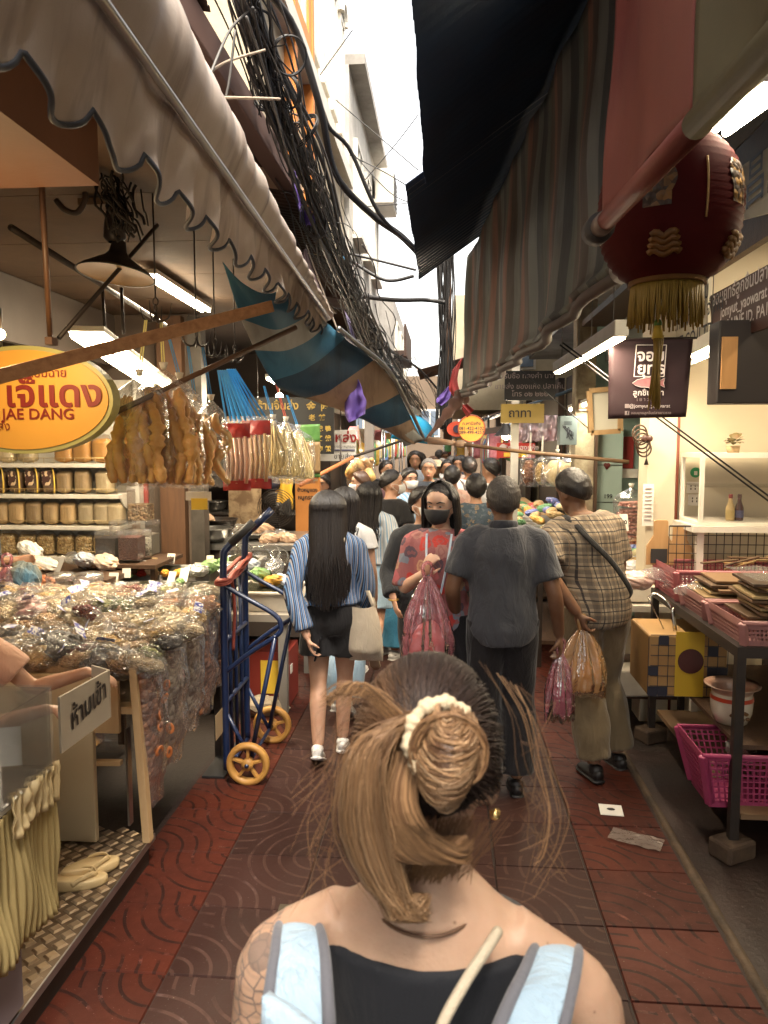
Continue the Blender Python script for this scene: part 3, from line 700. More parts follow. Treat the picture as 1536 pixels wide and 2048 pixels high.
# ---- fluorescent battens
def batten(name, label, a, b_, w=.09, tubes=2, e=14, col=(1, .93, .78), power=30, r=.013, housing=m_white_paint):
 g = thing(name, label, 'lamp', (V(a) + V(b_)) / 2); a = V(a); b_ = V(b_); t = (b_ - a).normalized(); s = t.cross(V((0, 0, 1))).normalized()
 mb = MB(); mb.bar(a + V((0, 0, .03)), b_ + V((0, 0, .03)), w, .03); mb.obj('housing', housing, g, smooth=False, bevel=.004)
 for k in range(tubes):
  o = s * (w * .3 * (2 * k - (tubes - 1)) if tubes > 1 else 0)
  mb = MB(); mb.tube([a + t * .02 + o, b_ - t * .02 + o], r, 10); mb.obj('tube', emis('tube_%d' % e, col, e), g)
 c = (a + b_) / 2; L = (b_ - a).length
 ang = math.atan2(t.y, t.x)
 lamp('batten_light', 'AREA', c - V((0, 0, .03)), power, col, g, L, .06, (0, 0, ang))
 return g
WARM = (1, .83, .6)
batten('fluorescent_lamp', 'twin-tube fluorescent lamp on the left shop ceiling above the hanging bags', (-1.86, 4.7, 2.95), (-1.9, 5.95, 2.95), power=13, col=(1, .85, .6))
batten('fluorescent_lamp', 'wide bright fluorescent lamp behind the oval sign on the left', atY(170, 668, 3.95), atY(318, 772, 5.7), w=.2, r=.026, e=12, power=18, col=(1, .82, .56))
batten('fluorescent_lamp', 'short fluorescent lamp above the black gold-lettered sign', atY(540, 757, 7.2), atY(592, 785, 8.2), w=.1, power=9, col=(1, .85, .6))
# ---- hanging goods
m_film = film('clear_film', haze=.05, gloss=.3)
m_filmw = film('milky_film', haze=.14, gloss=.36)
m_knot = M('white_knot', (.7, .66, .58), .5)
m_maw = M('fish_maw', (.6, .3, .075), .45, var=(.72, .43, .15), vs=14, bump=.9, bs=45, sss=.15, bd=.01)
m_maw2 = M('pale_maw', (.62, .4, .15), .42, var=(.55, .3, .09), vs=9, bump=.5, bs=60, sss=.15)
m_ystrap = M('yellow_strap', (.62, .55, .18), .45)
m_bstrap = M('blue_strap', (.02, .2, .55), .4, var=(.03, .28, .65), vs=20)
m_rstrap = M('red_strap', (.5, .08, .05), .5)
def lump_tube(mb, pts, r, seed, n=9, amp=.3, seg=22):
 q = spline(pts, seg); rs = []
 for i, p in enumerate(q):
  e = math.sin(math.pi * min(1, max(0, (i + .6) / seg))) ** .35
  rs.append(max(.002, r * e * (1 + amp * nz(i * .8, seed * 3.1, 0))))
 mb.tube(q, rs, n)
def bagfilm(w, d, h, neck=.22, seed=0, knot=True):
 """soft bag hanging from its gathered neck at the origin"""
 def fn(u, v):
  a = 2 * math.pi * u; z = -h * v
  if v < neck: k = lerp(.1, 1, math.sin(v / neck * math.pi / 2) ** 1.2)
  else: k = 1 + .05 * math.sin((v - neck) * 4)
  sq = 1 / max(abs(math.cos(a)) ** 1.4 + abs(math.sin(a)) ** 1.4, .6) ** .5
  k *= 1 + .1 * nz(math.cos(a) * 2.2 + seed, math.sin(a) * 2.2, v * 3.5) + .05 * nz(math.cos(a) * 6 + seed, math.sin(a) * 6, v * 9)
  zz = z + (.03 * h * nz(math.cos(a) * 3, math.sin(a) * 3, seed) if v > .9 else 0)
  dd = d * (1 if v < .85 else lerp(1, .35, (v - .85) / .15))
  return V((w / 2 * k * sq * math.cos(a), dd / 2 * k * sq * math.sin(a), zz))
 mb = MB(); mb.grid(fn, 40, 30); return mb
def hang(label, neck, w, d, h, strap, ztop, fill, seed, group=None, rz=0, filmm=None, xt=None, strapw=.006, name='hanging_bag'):
 g = thing(name, label, 'bag', (neck.x, neck.y, neck.z - h), rz, group)
 fill(g, h, w, d, random.Random(seed))
 o = bagfilm(w, d, h, seed=seed).obj('plastic_film', filmm or m_film, g, world=False); o.location = (0, 0, h)
 mb = MB(); mb.ell((0, 0, h + .012), (.016, .016, .014), 10, 7); mb.tube([(0, 0, h), (0, 0, h + .03)], [.012, .022], 8); mb.obj('knot', m_knot, g, world=False)
 top = (xt if xt is not None else V((neck.x, neck.y, ztop))) - V((neck.x, neck.y, neck.z - h)); top.rotate(Euler((0, 0, -rz)))
 mb = MB()
 for sx in (-1, 1): mb.bar((sx * .006, 0, h + .01), top + V((sx * .004, 0, 0)), strapw, .002, up=(0, 1, 0))
 mb.obj('tie_strap', strap, g, world=False, smooth=False)
 return g
def fill_maw(mat, n, r):
 def f(g, h, w, d, rg):
  for k in range(n):
   x = lerp(-w * .4, w * .4, (k % 7) / 6) + rg.uniform(-.012, .012); y = (k // 7 - .5) * d * .6
   zt = h * rg.uniform(.62, .86); mb = MB()
   lump_tube(mb, [(x * .55, y * .5, zt), (x * .8 + rg.uniform(-.03, .03), y, h * .55), (x + rg.uniform(-.03, .03), y, h * .3), (x * 1.05, y, h * .03)], r * rg.uniform(.8, 1.15), rg.random() * 50, 9, .85, 26)
   mb.obj('fish_maw', mat, g, world=False)
 return f
def fill_twist(mat, n, r):
 def f(g, h, w, d, rg):
  for k in range(n):
   x = lerp(-w * .3, w * .3, k / max(1, n - 1)); mb = MB()
   pts = [(x + .03 * math.sin(i * 1.7 + k * 2), .3 * d * math.cos(i * 1.7 + k), h * (.84 - .8 * i / 6)) for i in range(7)]
   lump_tube(mb, pts, r, k * 9 + 2, 9, .3, 30); mb.obj('dried_twist', mat, g, world=False)
 return f
def fill_noodle(mat, n, r):
 def f(g, h, w, d, rg):
  mb = MB()
  for k in range(n):
   a = rg.uniform(0, 6.28); s = rg.uniform(.2, 1); x = w * .46 * s * math.cos(a); y = d * .46 * s * math.sin(a)
   mb.tube(spline([(x * .1, y * .1, h * .97), (x * .5, y * .5, h * .75), (x + rg.uniform(-.02, .02), y, h * .4), (x * .9 + rg.uniform(-.04, .04), y, h * .12), (x * .6 + rg.uniform(-.05, .05), y * .4, h * .16)], 12), r * rg.uniform(.7, 1.2), 5)
  o = mb.obj('noodle_strands', mat, g, world=False); o['kind'] = 'stuff'
 return f
hk = atY(312, 640, 3.4)
hang('large bag of puffy golden fish maw nearest the orange oval sign', atY(279, 752, 3.35), .25, .16, .5, m_ystrap, 0, fill_maw(m_maw, 14, .027), 1, 'hanging fish maw bags', xt=atY(292, 640, 3.35))
hang('large bag of golden fish maw with yellow ties, second from the oval sign', atY(327, 738, 3.45), .27, .17, .55, m_ystrap, 0, fill_maw(m_maw, 14, .028), 2, 'hanging fish maw bags', xt=atY(322, 640, 3.45))
hang('golden fish maw bag tied with one blue strap', atY(359, 758, 3.6), .22, .16, .53, m_bstrap, 0, fill_maw(m_maw, 14, .025), 3, 'hanging fish maw bags', xt=atY(338, 675, 3.6))
hang('paler bag of twisted dried maw, left of two with blue straps', atY(390, 800, 3.85), .16, .12, .46, m_bstrap, 0, fill_twist(m_maw2, 3, .03), 4, 'hanging fish maw bags', xt=atY(376, 692, 3.85))
hang('paler bag of twisted dried maw, right of two with blue straps', atY(422, 800, 4.0), .17, .12, .47, m_bstrap, 0, fill_twist(m_maw2, 3, .03), 5, 'hanging fish maw bags', xt=atY(405, 692, 4.0))
m_redp = M('red_print', (.26, .014, .012), .35, var=(.34, .03, .024), vs=10)
m_stick = M('dried_sticks', (.62, .42, .22), .6, var=(.42, .24, .1), vs=12, st=(20, 20, 1.2), bump=.4, bs=8)
m_fstick = M('pink_sticks', (.45, .2, .13), .5, var=(.62, .38, .26), vs=10, st=(22, 22, 1.2))
def redpack(label, top, w, h, strap_top, rz, m_in, window=True):
 g = thing('red_packet', label, 'packet', (top.x, top.y, top.z - h), rz, 'red-headed packets on blue straps')
 def pf(k):
  return lambda u, v: V(((u - .5) * w * (1 + .03 * nz(v * 5, k, 0)), k * (.006 + .03 * math.sin(u * math.pi) * math.sin(min(1, v * 1.1) * math.pi) ** .6 + .006 * nz(u * 6, v * 9, k)), v * h))
 for (v0, v1, m, nm) in ((0, .14, m_redp, 'red_foot'), (.74, .94, m_redp, 'red_header'), (.94, 1, m_filmw, 'clear_top')):
  mb = MB()
  for k in (-1, 1): mb.grid(lambda u, v: pf(k)(u, lerp(v0, v1, v)), 12, 6)
  mb.obj(nm, m, g, world=False)
 mb = MB()
 for k in (-1, 1): mb.grid(lambda u, v: pf(k)(u, lerp(.14, .74, v)) * 1.02, 14, 14)
 mb.obj('clear_window', m_film, g, world=False)
 for k in range(5):
  mb = MB(); x = (k - 2) * w * .17; mb.tube([(x, -.012 + .01 * (k % 2), h * .1), (x + .01, -.01, h * .4), (x - .004, -.012, h * .76)], (.012), 7); mb.obj('dried_stick', m_in, g, world=False)
 mb = MB(); t_ = strap_top - V((top.x, top.y, top.z - h)); t_.rotate(Euler((0, 0, -rz)))
 for k in range(5): mb.bar(((k - 2) * w * .18, 0, h * .97), t_ + V(((k - 2) * .012, 0, 0)), .012, .002, up=(0, 1, 0))
 mb.obj('strap_bunch', m_bstrap, g, world=False, smooth=False)
redpack('red-headed packet of pinkish sticks, left of the two', atY(472, 838, 4.55), .17, .44, atY(444, 740, 4.5), .1, m_fstick)
redpack('red-headed packet of dried sticks, right of the two', atY(512, 832, 4.7), .19, .46, atY(462, 738, 4.6), -.12, m_stick)
redpack('red-headed packet mostly hidden behind the other two', atY(490, 842, 4.95), .2, .45, atY(452, 742, 4.9), .02, m_fstick)
m_noodle = M('pale_noodle', (.62, .48, .2), .5, var=(.7, .56, .27), vs=9)
hang('clear bag of pale dried noodles, nearest of the noodle bags', atY(546, 838, 4.95), .24, .17, .42, m_bstrap, 0, fill_noodle(m_noodle, 90, .0045), 6, 'hanging noodle bags', xt=atY(528, 772, 4.95))
hang('clear bag of pale dried noodles, middle of the noodle bags', atY(572, 842, 5.15), .25, .17, .43, m_rstrap, 0, fill_noodle(m_noodle, 90, .0045), 7, 'hanging noodle bags', xt=atY(553, 770, 5.15))
hang('clear bag of pale dried noodles, farthest of the noodle bags', atY(596, 858, 5.4), .24, .17, .4, m_bstrap, 0, fill_noodle(m_noodle, 80, .0045), 8, 'hanging noodle bags', xt=atY(574, 790, 5.4))
g = thing('green_packet', 'packet with a green leafy header hanging by the black sign', 'packet', atY(620, 950, 5.6))
m_greenp = M('green_print', (.05, .16, .03), .4, var=(.12, .28, .07), vs=14)
P0 = atY(597, 850, 5.6); P1 = atY(640, 848, 5.6)
def gp(v0, v1): return lambda u, v: P0.lerp(P1, u) + V((0, .012 * math.sin(u * 3.1) * -1, -.4 * lerp(v0, v1, v)))
mb = MB(); mb.grid(gp(0, .33), 8, 6); mb.obj('green_header', m_greenp, g, solid=.004)
mb = MB(); mb.grid(gp(.92, 1), 8, 2); mb.obj('green_foot', m_greenp, g, solid=.004)
mb = MB(); mb.grid(gp(.33, .92), 8, 8); mb.obj('brown_body', M('brown_dry', (.3, .19, .08), .6, var=(.2, .12, .05), vs=20), g, solid=.02)
mb = MB(); p = atY(397, 992, 4.2); mb.box(p, (.15, .003, .05)); tag(mb.obj('paper_slip', m_white_paint, smooth=False), 'white paper slip hanging below the fish maw bags', 'note')
mb = MB(); p = atY(397, 1008, 4.19); mb.box(p + V((.005, 0, 0)), (.095, .003, .065)); tag(mb.obj('yellow_note', M('yellow_paper', (.75, .5, .04), .6), smooth=False), 'yellow paper note hanging below the fish maw bags', 'note')
# ---- white gondola shelf with packets
SY = 6.0
sx0, sx1 = -3.95, atY(238, 1000, SY).x
sh = thing('gondola_shelf', 'white wire-fronted gondola shelf full of dried goods at the left', 'shelf', ((sx0 + sx1) / 2, SY + .2, 0))
levels = [atY(120, v_, SY).z for v_ in (1176, 1114, 1052, 989, 927)]
mb = MB(); mb.bbox((sx0, SY + .36, .1), (sx1, SY + .4, 2.45)); mb.obj('back_panel', m_white_paint, sh, smooth=False)
for i, z in enumerate(levels):
 mb = MB(); mb.bbox((sx0, SY, z - .035), (sx1, SY + .35, z)); bd_ = mb.obj('shelf_board', m_white_paint, sh, smooth=False, bevel=.004)
 mb = MB(); mb.tube([(sx0, SY + .01, z + .045), (sx1 - .01, SY + .01, z + .045)], .003, 5)
 for k in range(15): mb.tube([(lerp(sx0, sx1 - .02, k / 14), SY + .01, z), (lerp(sx0, sx1 - .02, k / 14), SY + .01, z + .045)], .0022, 4)
 mb.obj('wire_guard', M('brass_wire', (.5, .36, .16), .4, metal=.6), bd_)
 if i in (3, 4):
  mb = MB(); q = [V((sx1, SY + .02, z - .035)), V((sx1, SY + .34, z - .035)), V((sx1, SY + .34, z - .16))] + [V((sx1, SY + .34 - .3 * math.sin(a), z - .16 + .11 * (1 - math.cos(a)))) for a in (.5, 1.0, 1.4)]
  mb.poly(q, (.012, 0, 0)); mb.obj('end_bracket', m_white_paint, bd_, smooth=False)
mb = MB(); mb.bbox((sx1 + .015, SY + .3, .1), (sx1 + .05, SY + .4, 2.45)); mb.obj('upright', m_white_paint, sh, smooth=False)
mb = MB(); mb.bbox((sx1 + .055, SY + .38, 1.25), (sx1 + .095, SY + .4, 1.75)); mb.obj('red_strip', m_redp, sh, smooth=False)
m_mush = M('noodle_pack', (.55, .38, .18), .6, var=(.38, .23, .09), vs=16, st=(9, 9, 1), bump=.5, bs=10, rnd=.3)
m_pale = M('pale_pack', (.66, .54, .33), .6, var=(.52, .38, .2), vs=12, st=(6, 6, 1.2), bump=.5, bs=9, rnd=.25)
m_curl = grains('curly_pack', [(0, (.62, .42, .16)), (.5, (.4, .23, .07)), (1, (.72, .53, .25))], 55, 1.0)
m_amber = M('amber_pack', (.55, .27, .05), .45, var=(.42, .18, .03), vs=9)
def pillow_mesh(w, d, h, seed, top=.82):
 def fn(u, v):
  a = 2 * math.pi * u; k = min(1, math.sin(min(1, v / .12) * math.pi / 2)) * (1 if v < top else lerp(1, .7, (v - top) / (1 - top)))
  ca, sa = math.cos(a), math.sin(a); f = (abs(ca) ** 3.2 + abs(sa) ** 3.2) ** (-1 / 3.2)
  dd = d * (1 if v < top else lerp(1, .12, ((v - top) / (1 - top)) ** .7))
  b_ = 1 + .05 * nz(ca * 3 + seed, sa * 3, v * 4)
  return V((w / 2 * k * f * ca * b_, dd / 2 * k * f * sa * b_, h * v * (1 + .02 * nz(ca * 4, seed, 2))))
 mb = MB(); mb.grid(fn, 28, 14); return mb
packs = {}
def proto_pack(kind, m, w, h):
 a = pillow_mesh(w * .95, .12, h * .86, len(packs) * 7 + 1, .9).mesh('contents'); a.materials.append(m)
 b_ = pillow_mesh(w, .135, h, len(packs) * 7 + 2).mesh('wrapper'); b_.materials.append(m_film)
 for me in (a, b_): me.polygons.foreach_set('use_smooth', [True] * len(me.polygons))
 packs[kind] = (a, b_, w, h)
proto_pack('yb', M('dark_label', (.1, .05, .03), .5, var=(.25, .14, .06), vs=16), .125, .215); proto_pack('mush', m_mush, .14, .225); proto_pack('pale', m_pale, .15, .225); proto_pack('curl', m_curl, .155, .205); proto_pack('amber', m_amber, .17, .24)
def put_pack(kind, x, y, z, label, group, rg):
 a, b_, w, h = packs[kind]; g = thing('goods_packet', label, 'packet', (x, y, z + .002), rg.uniform(-.12, .12), group)
 for nm, me in (('contents', a), ('wrapper', b_)):
  o = bpy.data.objects.new(nm, me); COL.objects.link(o); o.parent = g
 if kind == 'yb':
  mb = MB(); mb.tube(spline([(.055, -.065, .005), (.062, -.07, .1), (.05, -.066, .2), (.02, -.06, .225)], 12), (.011, .004), 6); mb.obj('yellow_ribbon', M('yellow_ribbon', (.75, .5, .08), .4), g, world=False)
  mb = MB(); mb.grid(lambda u, v: V((lerp(-.045, .03, u), -.0705, lerp(.07, .19, v))), 2, 2); mb.obj('printed_label', grains('label_print', [(0, (.06, .02, .02)), (.62, (.07, .03, .02)), (.66, (.75, .6, .4)), (1, (.7, .5, .3))], 45, 0), g, world=False, smooth=False)
 g.scale = (rg.uniform(.96, 1.05), 1, rg.uniform(.96, 1.04))
rg = random.Random(12)
rows = [(3, [('yb', 4), ('yb', 38), ('yb', 72), ('yb', 104), ('mush', 132), ('mush', 168), ('pale', 212)], 'upper'), (2, [('mush', 4), ('mush', 36), ('mush', 70), ('mush', 104), ('mush', 138), ('pale', 174), ('pale', 206), ('pale', 232)], 'middle'), (1, [('curl', 14), ('curl', 54), ('curl', 91), ('curl', 130), ('curl', 168), ('curl', 204)], 'lower'), (4, [('amber', 134), ('amber', 170), ('amber', 208), ('pale', 20), ('pale', 60)], 'top')]
for lv, items, nm in rows:
 for i, (k, u_) in enumerate(sorted(items, key=lambda t: t[1])):
  x = atY(u_, 1000, SY + .1).x
  put_pack(k, x, SY + .1, levels[lv], {'yb': 'ribboned dark-labelled packet', 'mush': 'tan noodle packet', 'pale': 'pale dried goods packet', 'curl': 'curly golden noodle packet', 'amber': 'amber packet'}[k] + f' on the {nm} white shelf, {ORD[i]} from left', 'packets on the white shelf', rg)
# ---- tubs and jars
m_clear = film('clear_plastic', haze=.05, hazec=(.85, .82, .75), gloss=.4, bs=3, bump=.1, rough=.08)
def jar(label, loc, r, h, m_in, level, lidh=.03, group=None, sq=False, note=None):
 g = thing('plastic_jar', label, 'jar', loc, 0, group); loc = V(loc)
 n = 4 if sq else 24; rm = Euler((0, 0, math.pi / 4)).to_matrix() if sq else None
 k = 1.25 if sq else 1
 mb = MB(); mb.lathe([(r * k * .97, .0), (r * k, .01), (r * k, h * .93), (r * k * .96, h)], n, loc, rm); mb.obj('body', m_clear, g, smooth=not sq)
 mb = MB(); mb.lathe([(0, h + lidh), (r * k * .98, h + lidh), (r * k * 1.03, h + lidh * .6), (r * k * 1.03, h), (r * k * .9, h)], n, loc, rm); mb.obj('lid', m_filmw, g, smooth=not sq)
 if m_in is not None:
  mb = MB(); mb.lathe([(0, .006), (r * k * .95, .006), (r * k * .95, h * level * .96), (r * k * .5, h * level), (0, h * level * 1.02)], n, loc, rm); mb.obj('contents', m_in, g, smooth=not sq)
 return g
g_black = grains('black_seed', [(0, (.03, .022, .022)), (1, (.06, .045, .04))], 160, .6)
g_redb = grains('red_bean', [(0, (.12, .04, .035)), (.5, (.2, .08, .06)), (1, (.08, .03, .03))], 110, .9)
g_white = grains('white_bean', [(0, (.7, .66, .58)), (.7, (.6, .55, .46)), (1, (.12, .1, .08))], 110, .9)
g_nut = grains('shell_nut', [(0, (.4, .24, .12)), (.4, (.55, .38, .22)), (.7, (.2, .1, .05)), (1, (.65, .5, .34))], 42, 1.2)
g_tea = grains('dark_tea', [(0, (.03, .028, .012)), (.6, (.06, .055, .022)), (1, (.1, .09, .04))], 150, 1.2)
zc = levels[1] - .09
def stand_jar(label, u0, u1, vb, vt, y, m_in, lvl, **k):
 a = atY(u0, vb, y); b_ = atY(u1, vb, y); t_ = atY(u0, vt, y); r = (b_.x - a.x) / 2
 return jar(label, ((a.x + b_.x) / 2, y, a.z), r, t_.z - a.z - .03, m_in, lvl, **k)
stand_jar('square jar of black seeds in front of the shelf', 198, 243, 1118, 1060, 5.6, g_black, .9, sq=True, group='jars by the shelf end')
stand_jar('square jar of dark red beans next to the black seeds', 243, 287, 1118, 1060, 5.55, g_redb, .93, sq=True, group='jars by the shelf end')
stand_jar('round jar of white beans beside the red beans', 284, 304, 1112, 1058, 5.7, g_white, .8, group='jars by the shelf end')
stand_jar('half-hidden jar with grey contents behind the bean jars', 272, 316, 1108, 1040, 5.95, M('grey_goods', (.25, .22, .18), .7), .7, sq=True, group='jars by the shelf end')
stand_jar('empty-topped jar behind the black seed jar', 226, 268, 1100, 1040, 5.95, M('pale_goods', (.5, .45, .36), .7), .4, sq=True, group='jars by the shelf end')
stand_jar('tall square jar of mixed nuts on top of the jar stack', 261, 305, 1040, 972, 6.0, g_nut, .55, sq=True, group='jars by the shelf end')
mb = MB(); p = atY(255, 1121, 5.6); mb.bbox((p.x - .3, 5.4, p.z - .03), (p.x + .3, 6.0, p.z - .002)); mb.bbox((p.x - .28, 5.45, 0), (p.x - .24, 5.5, p.z - .03)); mb.bbox((p.x + .24, 5.45, 0), (p.x + .28, 5.5, p.z - .03)); tag(mb.obj('jar_stand', m_dark_wood, smooth=False), 'low dark stand under the bean jars', 'stand')
# ---- near table heaped with bagged nuts
NT0, NT1, NX0, NX1 = 3.08, 4.35, -2.75, -1.32
nt_ = thing('nut_table', 'wooden table heaped with bags of nuts beside the hand truck', 'table', (-2, 3.7, .14))
m_rawwood = M('raw_wood', (.55, .38, .2), .6, var=(.46, .29, .14), vs=5, st=(5, 5, .6), bump=.2)
mb = MB(); mb.bbox((NX0, NT0, .72), (NX1, NT1, .75)); mb.obj('tabletop', m_rawwood, nt_, smooth=False)
mb = MB(); mb.bar((NX1 - .02, NT0 + .01, .93), (NX1 + .02, NT0 + .01, .14), .035, .045, up=(0, 1, 0)); mb.obj('leg', m_rawwood, nt_, smooth=False, bevel=.003)
mb = MB(); mb.bar((NX1 - .03, NT1 - .05, .75), (NX1 - .03, NT1 - .05, 0), .04, .04, up=(0, 1, 0)); mb.obj('leg', m_black_metal, nt_, smooth=False)
mb = MB(); mb.bar((NX0, NT1 - .05, .75), (NX0, NT1 - .05, 0), .04, .04, up=(0, 1, 0)); mb.obj('leg', m_black_metal, nt_, smooth=False)
mb = MB(); a = atY(186, 1362, NT0 - .02); b_ = atY(240, 1466, NT0 - .02); mb.bbox((a.x, NT0 - .03, b_.z), (b_.x, NT0 - .005, a.z)); fb = mb.obj('front_board', m_rawwood, nt_, smooth=False, bevel=.002)
for v_ in (1388, 1424):
 mb = MB(); mb.lathe([(0, -.001), (.014, -.001), (.014, .001), (0, .001)], 14, atY(212, v_, NT0 - .033), FACE); mb.obj('hole', M('hole_dark', (.2, .12, .06), .8), fb, smooth=False)
mb = MB(); mb.bbox((NX0, NT0 - .002, .76), (a.x + .05, NT0 + .02, .93)); mb.obj('rail', m_rawwood, nt_, smooth=False)
mb = MB(); mb.bbox((NX1 - .015, NT0 + .03, .78), (NX1 - .002, NT1, .93)); mb.obj('side_rail', m_rawwood, nt_, smooth=False)
mb = MB(); mb.bar(atY(186, 1525, NT0), atY(243, 1525, NT0), .03, .02); mb.obj('cross_rail', m_rawwood, nt_, smooth=False)
mb = MB(); mb.bar(V((NX1 - .12, NT0 + .15, .14)), V((NX1 - .12, NT0 + .15, .6)), .04, .01, up=(1, 0, 0)); mb.obj('slotted_angle', m_steel, nt_, smooth=False)
def heapz(x, y): return .93 + .10 * (y - NT0) + .045 * nz(x * 3, y * 3, 0)
mb = MB(); mb.grid(lambda u, v: V((lerp(NX0, NX1 - .02, u), lerp(NT0 + .02, NT1, v), heapz(lerp(NX0, NX1, u), lerp(NT0, NT1, v)) - .03)), 40, 36)
o = mb.obj('loose_nuts', g_nut, smooth=True); tag(o, 'loose nuts filling the table under the bags', 'nuts', kind='stuff')
fills = {'pink sweets': M('g_pink', (.6, .22, .25), .4, var=(.75, .6, .5), vs=40, bump=.8, bs=40), 'green plums': grains('g_green', [(0, (.2, .24, .06)), (1, (.32, .3, .1))], 45, 1.1), 'cashews': grains('g_cashew', [(0, (.62, .46, .26)), (.6, (.72, .56, .34)), (1, (.5, .33, .16))], 60, 1.0), 'walnuts': grains('g_walnut', [(0, (.32, .17, .07)), (.6, (.5, .3, .14)), (1, (.2, .1, .04))], 45, 1.3),
         'black fungus': M('g_fungus', (.02, .016, .014), .35, var=(.05, .035, .03), vs=9, bump=1.0, bs=24, bd=.03), 'jujubes': grains('g_jujube', [(0, (.14, .02, .015)), (1, (.22, .04, .02))], 48, 1.1),
         'golden crisps': grains('g_crisp', [(0, (.68, .4, .12)), (.6, (.75, .5, .2)), (1, (.5, .26, .07))], 60, 1.0), 'dried shrimp': grains('g_shrimp', [(0, (.7, .25, .08)), (.6, (.75, .38, .16)), (1, (.55, .16, .05))], 90, 1.0),
         'pale slices': grains('g_slice', [(0, (.72, .62, .42)), (1, (.62, .48, .28))], 26, 1.2), 'peanuts': grains('g_pnut', [(0, (.55, .33, .16)), (.5, (.62, .42, .22)), (1, (.38, .19, .09))], 75, 1.0)}
def crumple(seed, r):
 def fn(d):
  q = d * 1.0
  a = .97 + .3 * abs(nz(q.x * 2.6 + seed, q.y * 2.6, q.z * 2.6)) + .22 * abs(nz(q.x * 5 + seed, q.y * 5, q.z * 5)) + .1 * nz(q.x * 11, q.y * 11 + seed, q.z * 11)
  return a
 return fn
blob_c, blob_f = {}, []
for i, (k, m) in enumerate(fills.items()):
 mb = MB(); mb.ell((0, 0, 0), (.98, .94, .74), 24, 14, fn=lambda d: 1 + .34 * nz(d.x * 2 + i * 5, d.y * 2, d.z * 2) + .14 * nz(d.x * 6, d.y * 6 + i, d.z * 6))
 me = mb.mesh('contents'); me.transform(Matrix.Scale(.1, 4)); me.materials.append(m); me.polygons.foreach_set('use_smooth', [True] * len(me.polygons)); blob_c[k] = me
for i in range(5):
 mb = MB(); mb.ell((0, 0, 0), (1.02, 1.02, .9), 26, 18, fn=crumple(i * 13.7, 1))
 d = V((math.cos(i * 2.1), math.sin(i * 2.1), .75)).normalized()
 mb.tube([d * .8, d * 1.15, d * 1.5], [(.34, .2), (.12, .1), (.42, .12)], 10, caps=False)
 me = mb.mesh('plastic_film'); me.transform(Matrix.Scale(.1, 4)); me.materials.append(m_filmw if i % 2 else m_film); blob_f.append(me)
sticker = MB().grid(lambda u, v: V((lerp(-.5, .5, u), lerp(-.32, .32, v), .98 + .02 * math.sin(u * 3))), 4, 3).mesh('printed_label'); sticker.transform(Matrix.Scale(.1, 4)); sticker.materials.append(grains('blue_label', [(0, (.06, .07, .3)), (.45, (.08, .1, .4)), (.5, (.72, .72, .75)), (1, (.75, .74, .72))], 90, 0))
def nut_bag(kind, p, r, label, group, rg, st=False):
 s = 1 / .1; g = thing('goods_bag', label, 'bag', p, rg.uniform(0, 6.28), group)
 me = blob_c[kind]; o = bpy.data.objects.new('contents', me); COL.objects.link(o); o.parent = g
 r *= 10; a_ = rg.uniform(.75, 1.15); o.scale = (r * a_, r * .85, r * .62)
 f = bpy.data.objects.new('plastic_film', rg.choice(blob_f)); COL.objects.link(f); f.parent = g; f.scale = (r * a_ * 1.04, r * .9, r * .7)
 if st:
  q = bpy.data.objects.new('printed_label', sticker); COL.objects.link(q); q.parent = g; q.scale = (r * .8, r * .8, r * .9); q.rotation_euler = (rg.uniform(.2, .7), rg.uniform(-.5, .5), 0)
 g.rotation_euler = (rg.uniform(-.35, .35), rg.uniform(-.35, .35), rg.uniform(0, 6.28)); return g
rg = random.Random(41)
nearp = [(40, 1260, 'walnuts', .1), (100, 1245, 'peanuts', .1), (20, 1320, 'golden crisps', .12), (60, 1310, 'walnuts', .1), (122, 1292, 'black fungus', .125), (190, 1284, 'cashews', .1), (150, 1235, 'pale slices', .09), (180, 1228, 'jujubes', .1), (228, 1252, 'peanuts', .1), (250, 1275, 'walnuts', .1), (205, 1318, 'black fungus', .1), (270, 1300, 'peanuts', .09), (270, 1245, 'pale slices', .09), (310, 1275, 'golden crisps', .1), (300, 1240, 'cashews', .09), (345, 1255, 'pale slices', .1), (70, 1285, 'cashews', .09), (165, 1305, 'jujubes', .08), (230, 1295, 'golden crisps', .09), (20, 1290, 'black fungus', .1), (110, 1265, 'walnuts', .08), (300, 1310, 'green plums', .07), (200, 1262, 'golden crisps', .08), (335, 1285, 'black fungus', .07), (340, 1228, 'pale slices', .09), (385, 1235, 'golden crisps', .09), (380, 1262, 'cashews', .08), (395, 1215, 'dried shrimp', .1), (350, 1205, 'dried shrimp', .08), (300, 1212, 'cashews', .1), (245, 1222, 'peanuts', .09), (60, 1228, 'pink sweets', .1), (15, 1230, 'cashews', .1), (80, 1345, 'golden crisps', .1), (150, 1340, 'peanuts', .09), (290, 1330, 'cashews', .08), (240, 1330, 'walnuts', .09)]
def on_heap(u_, v_):
 y = NT0 + .1
 for _ in range(30):
  p = atY(u_, v_, y); z = heapz(p.x, y) + .015
  dy = (p.z - z) / ((CAM_H - p.z) / y + .1); y = max(NT0 + .06, min(NT1 + .05, y + .6 * dy))
 p = atY(u_, v_, y); return V((p.x, y, max(p.z, heapz(p.x, y))))
cnt = {}
for v_ in (1192, 1204, 1216):
 for i in range(9): nearp.append((10 + i * 48 + rg.uniform(-10, 10), v_ + rg.uniform(-4, 4), rg.choice(['cashews', 'peanuts', 'golden crisps', 'pale slices', 'jujubes', 'pink sweets', 'green plums', 'dried shrimp' if i > 6 else 'black fungus']), .1))
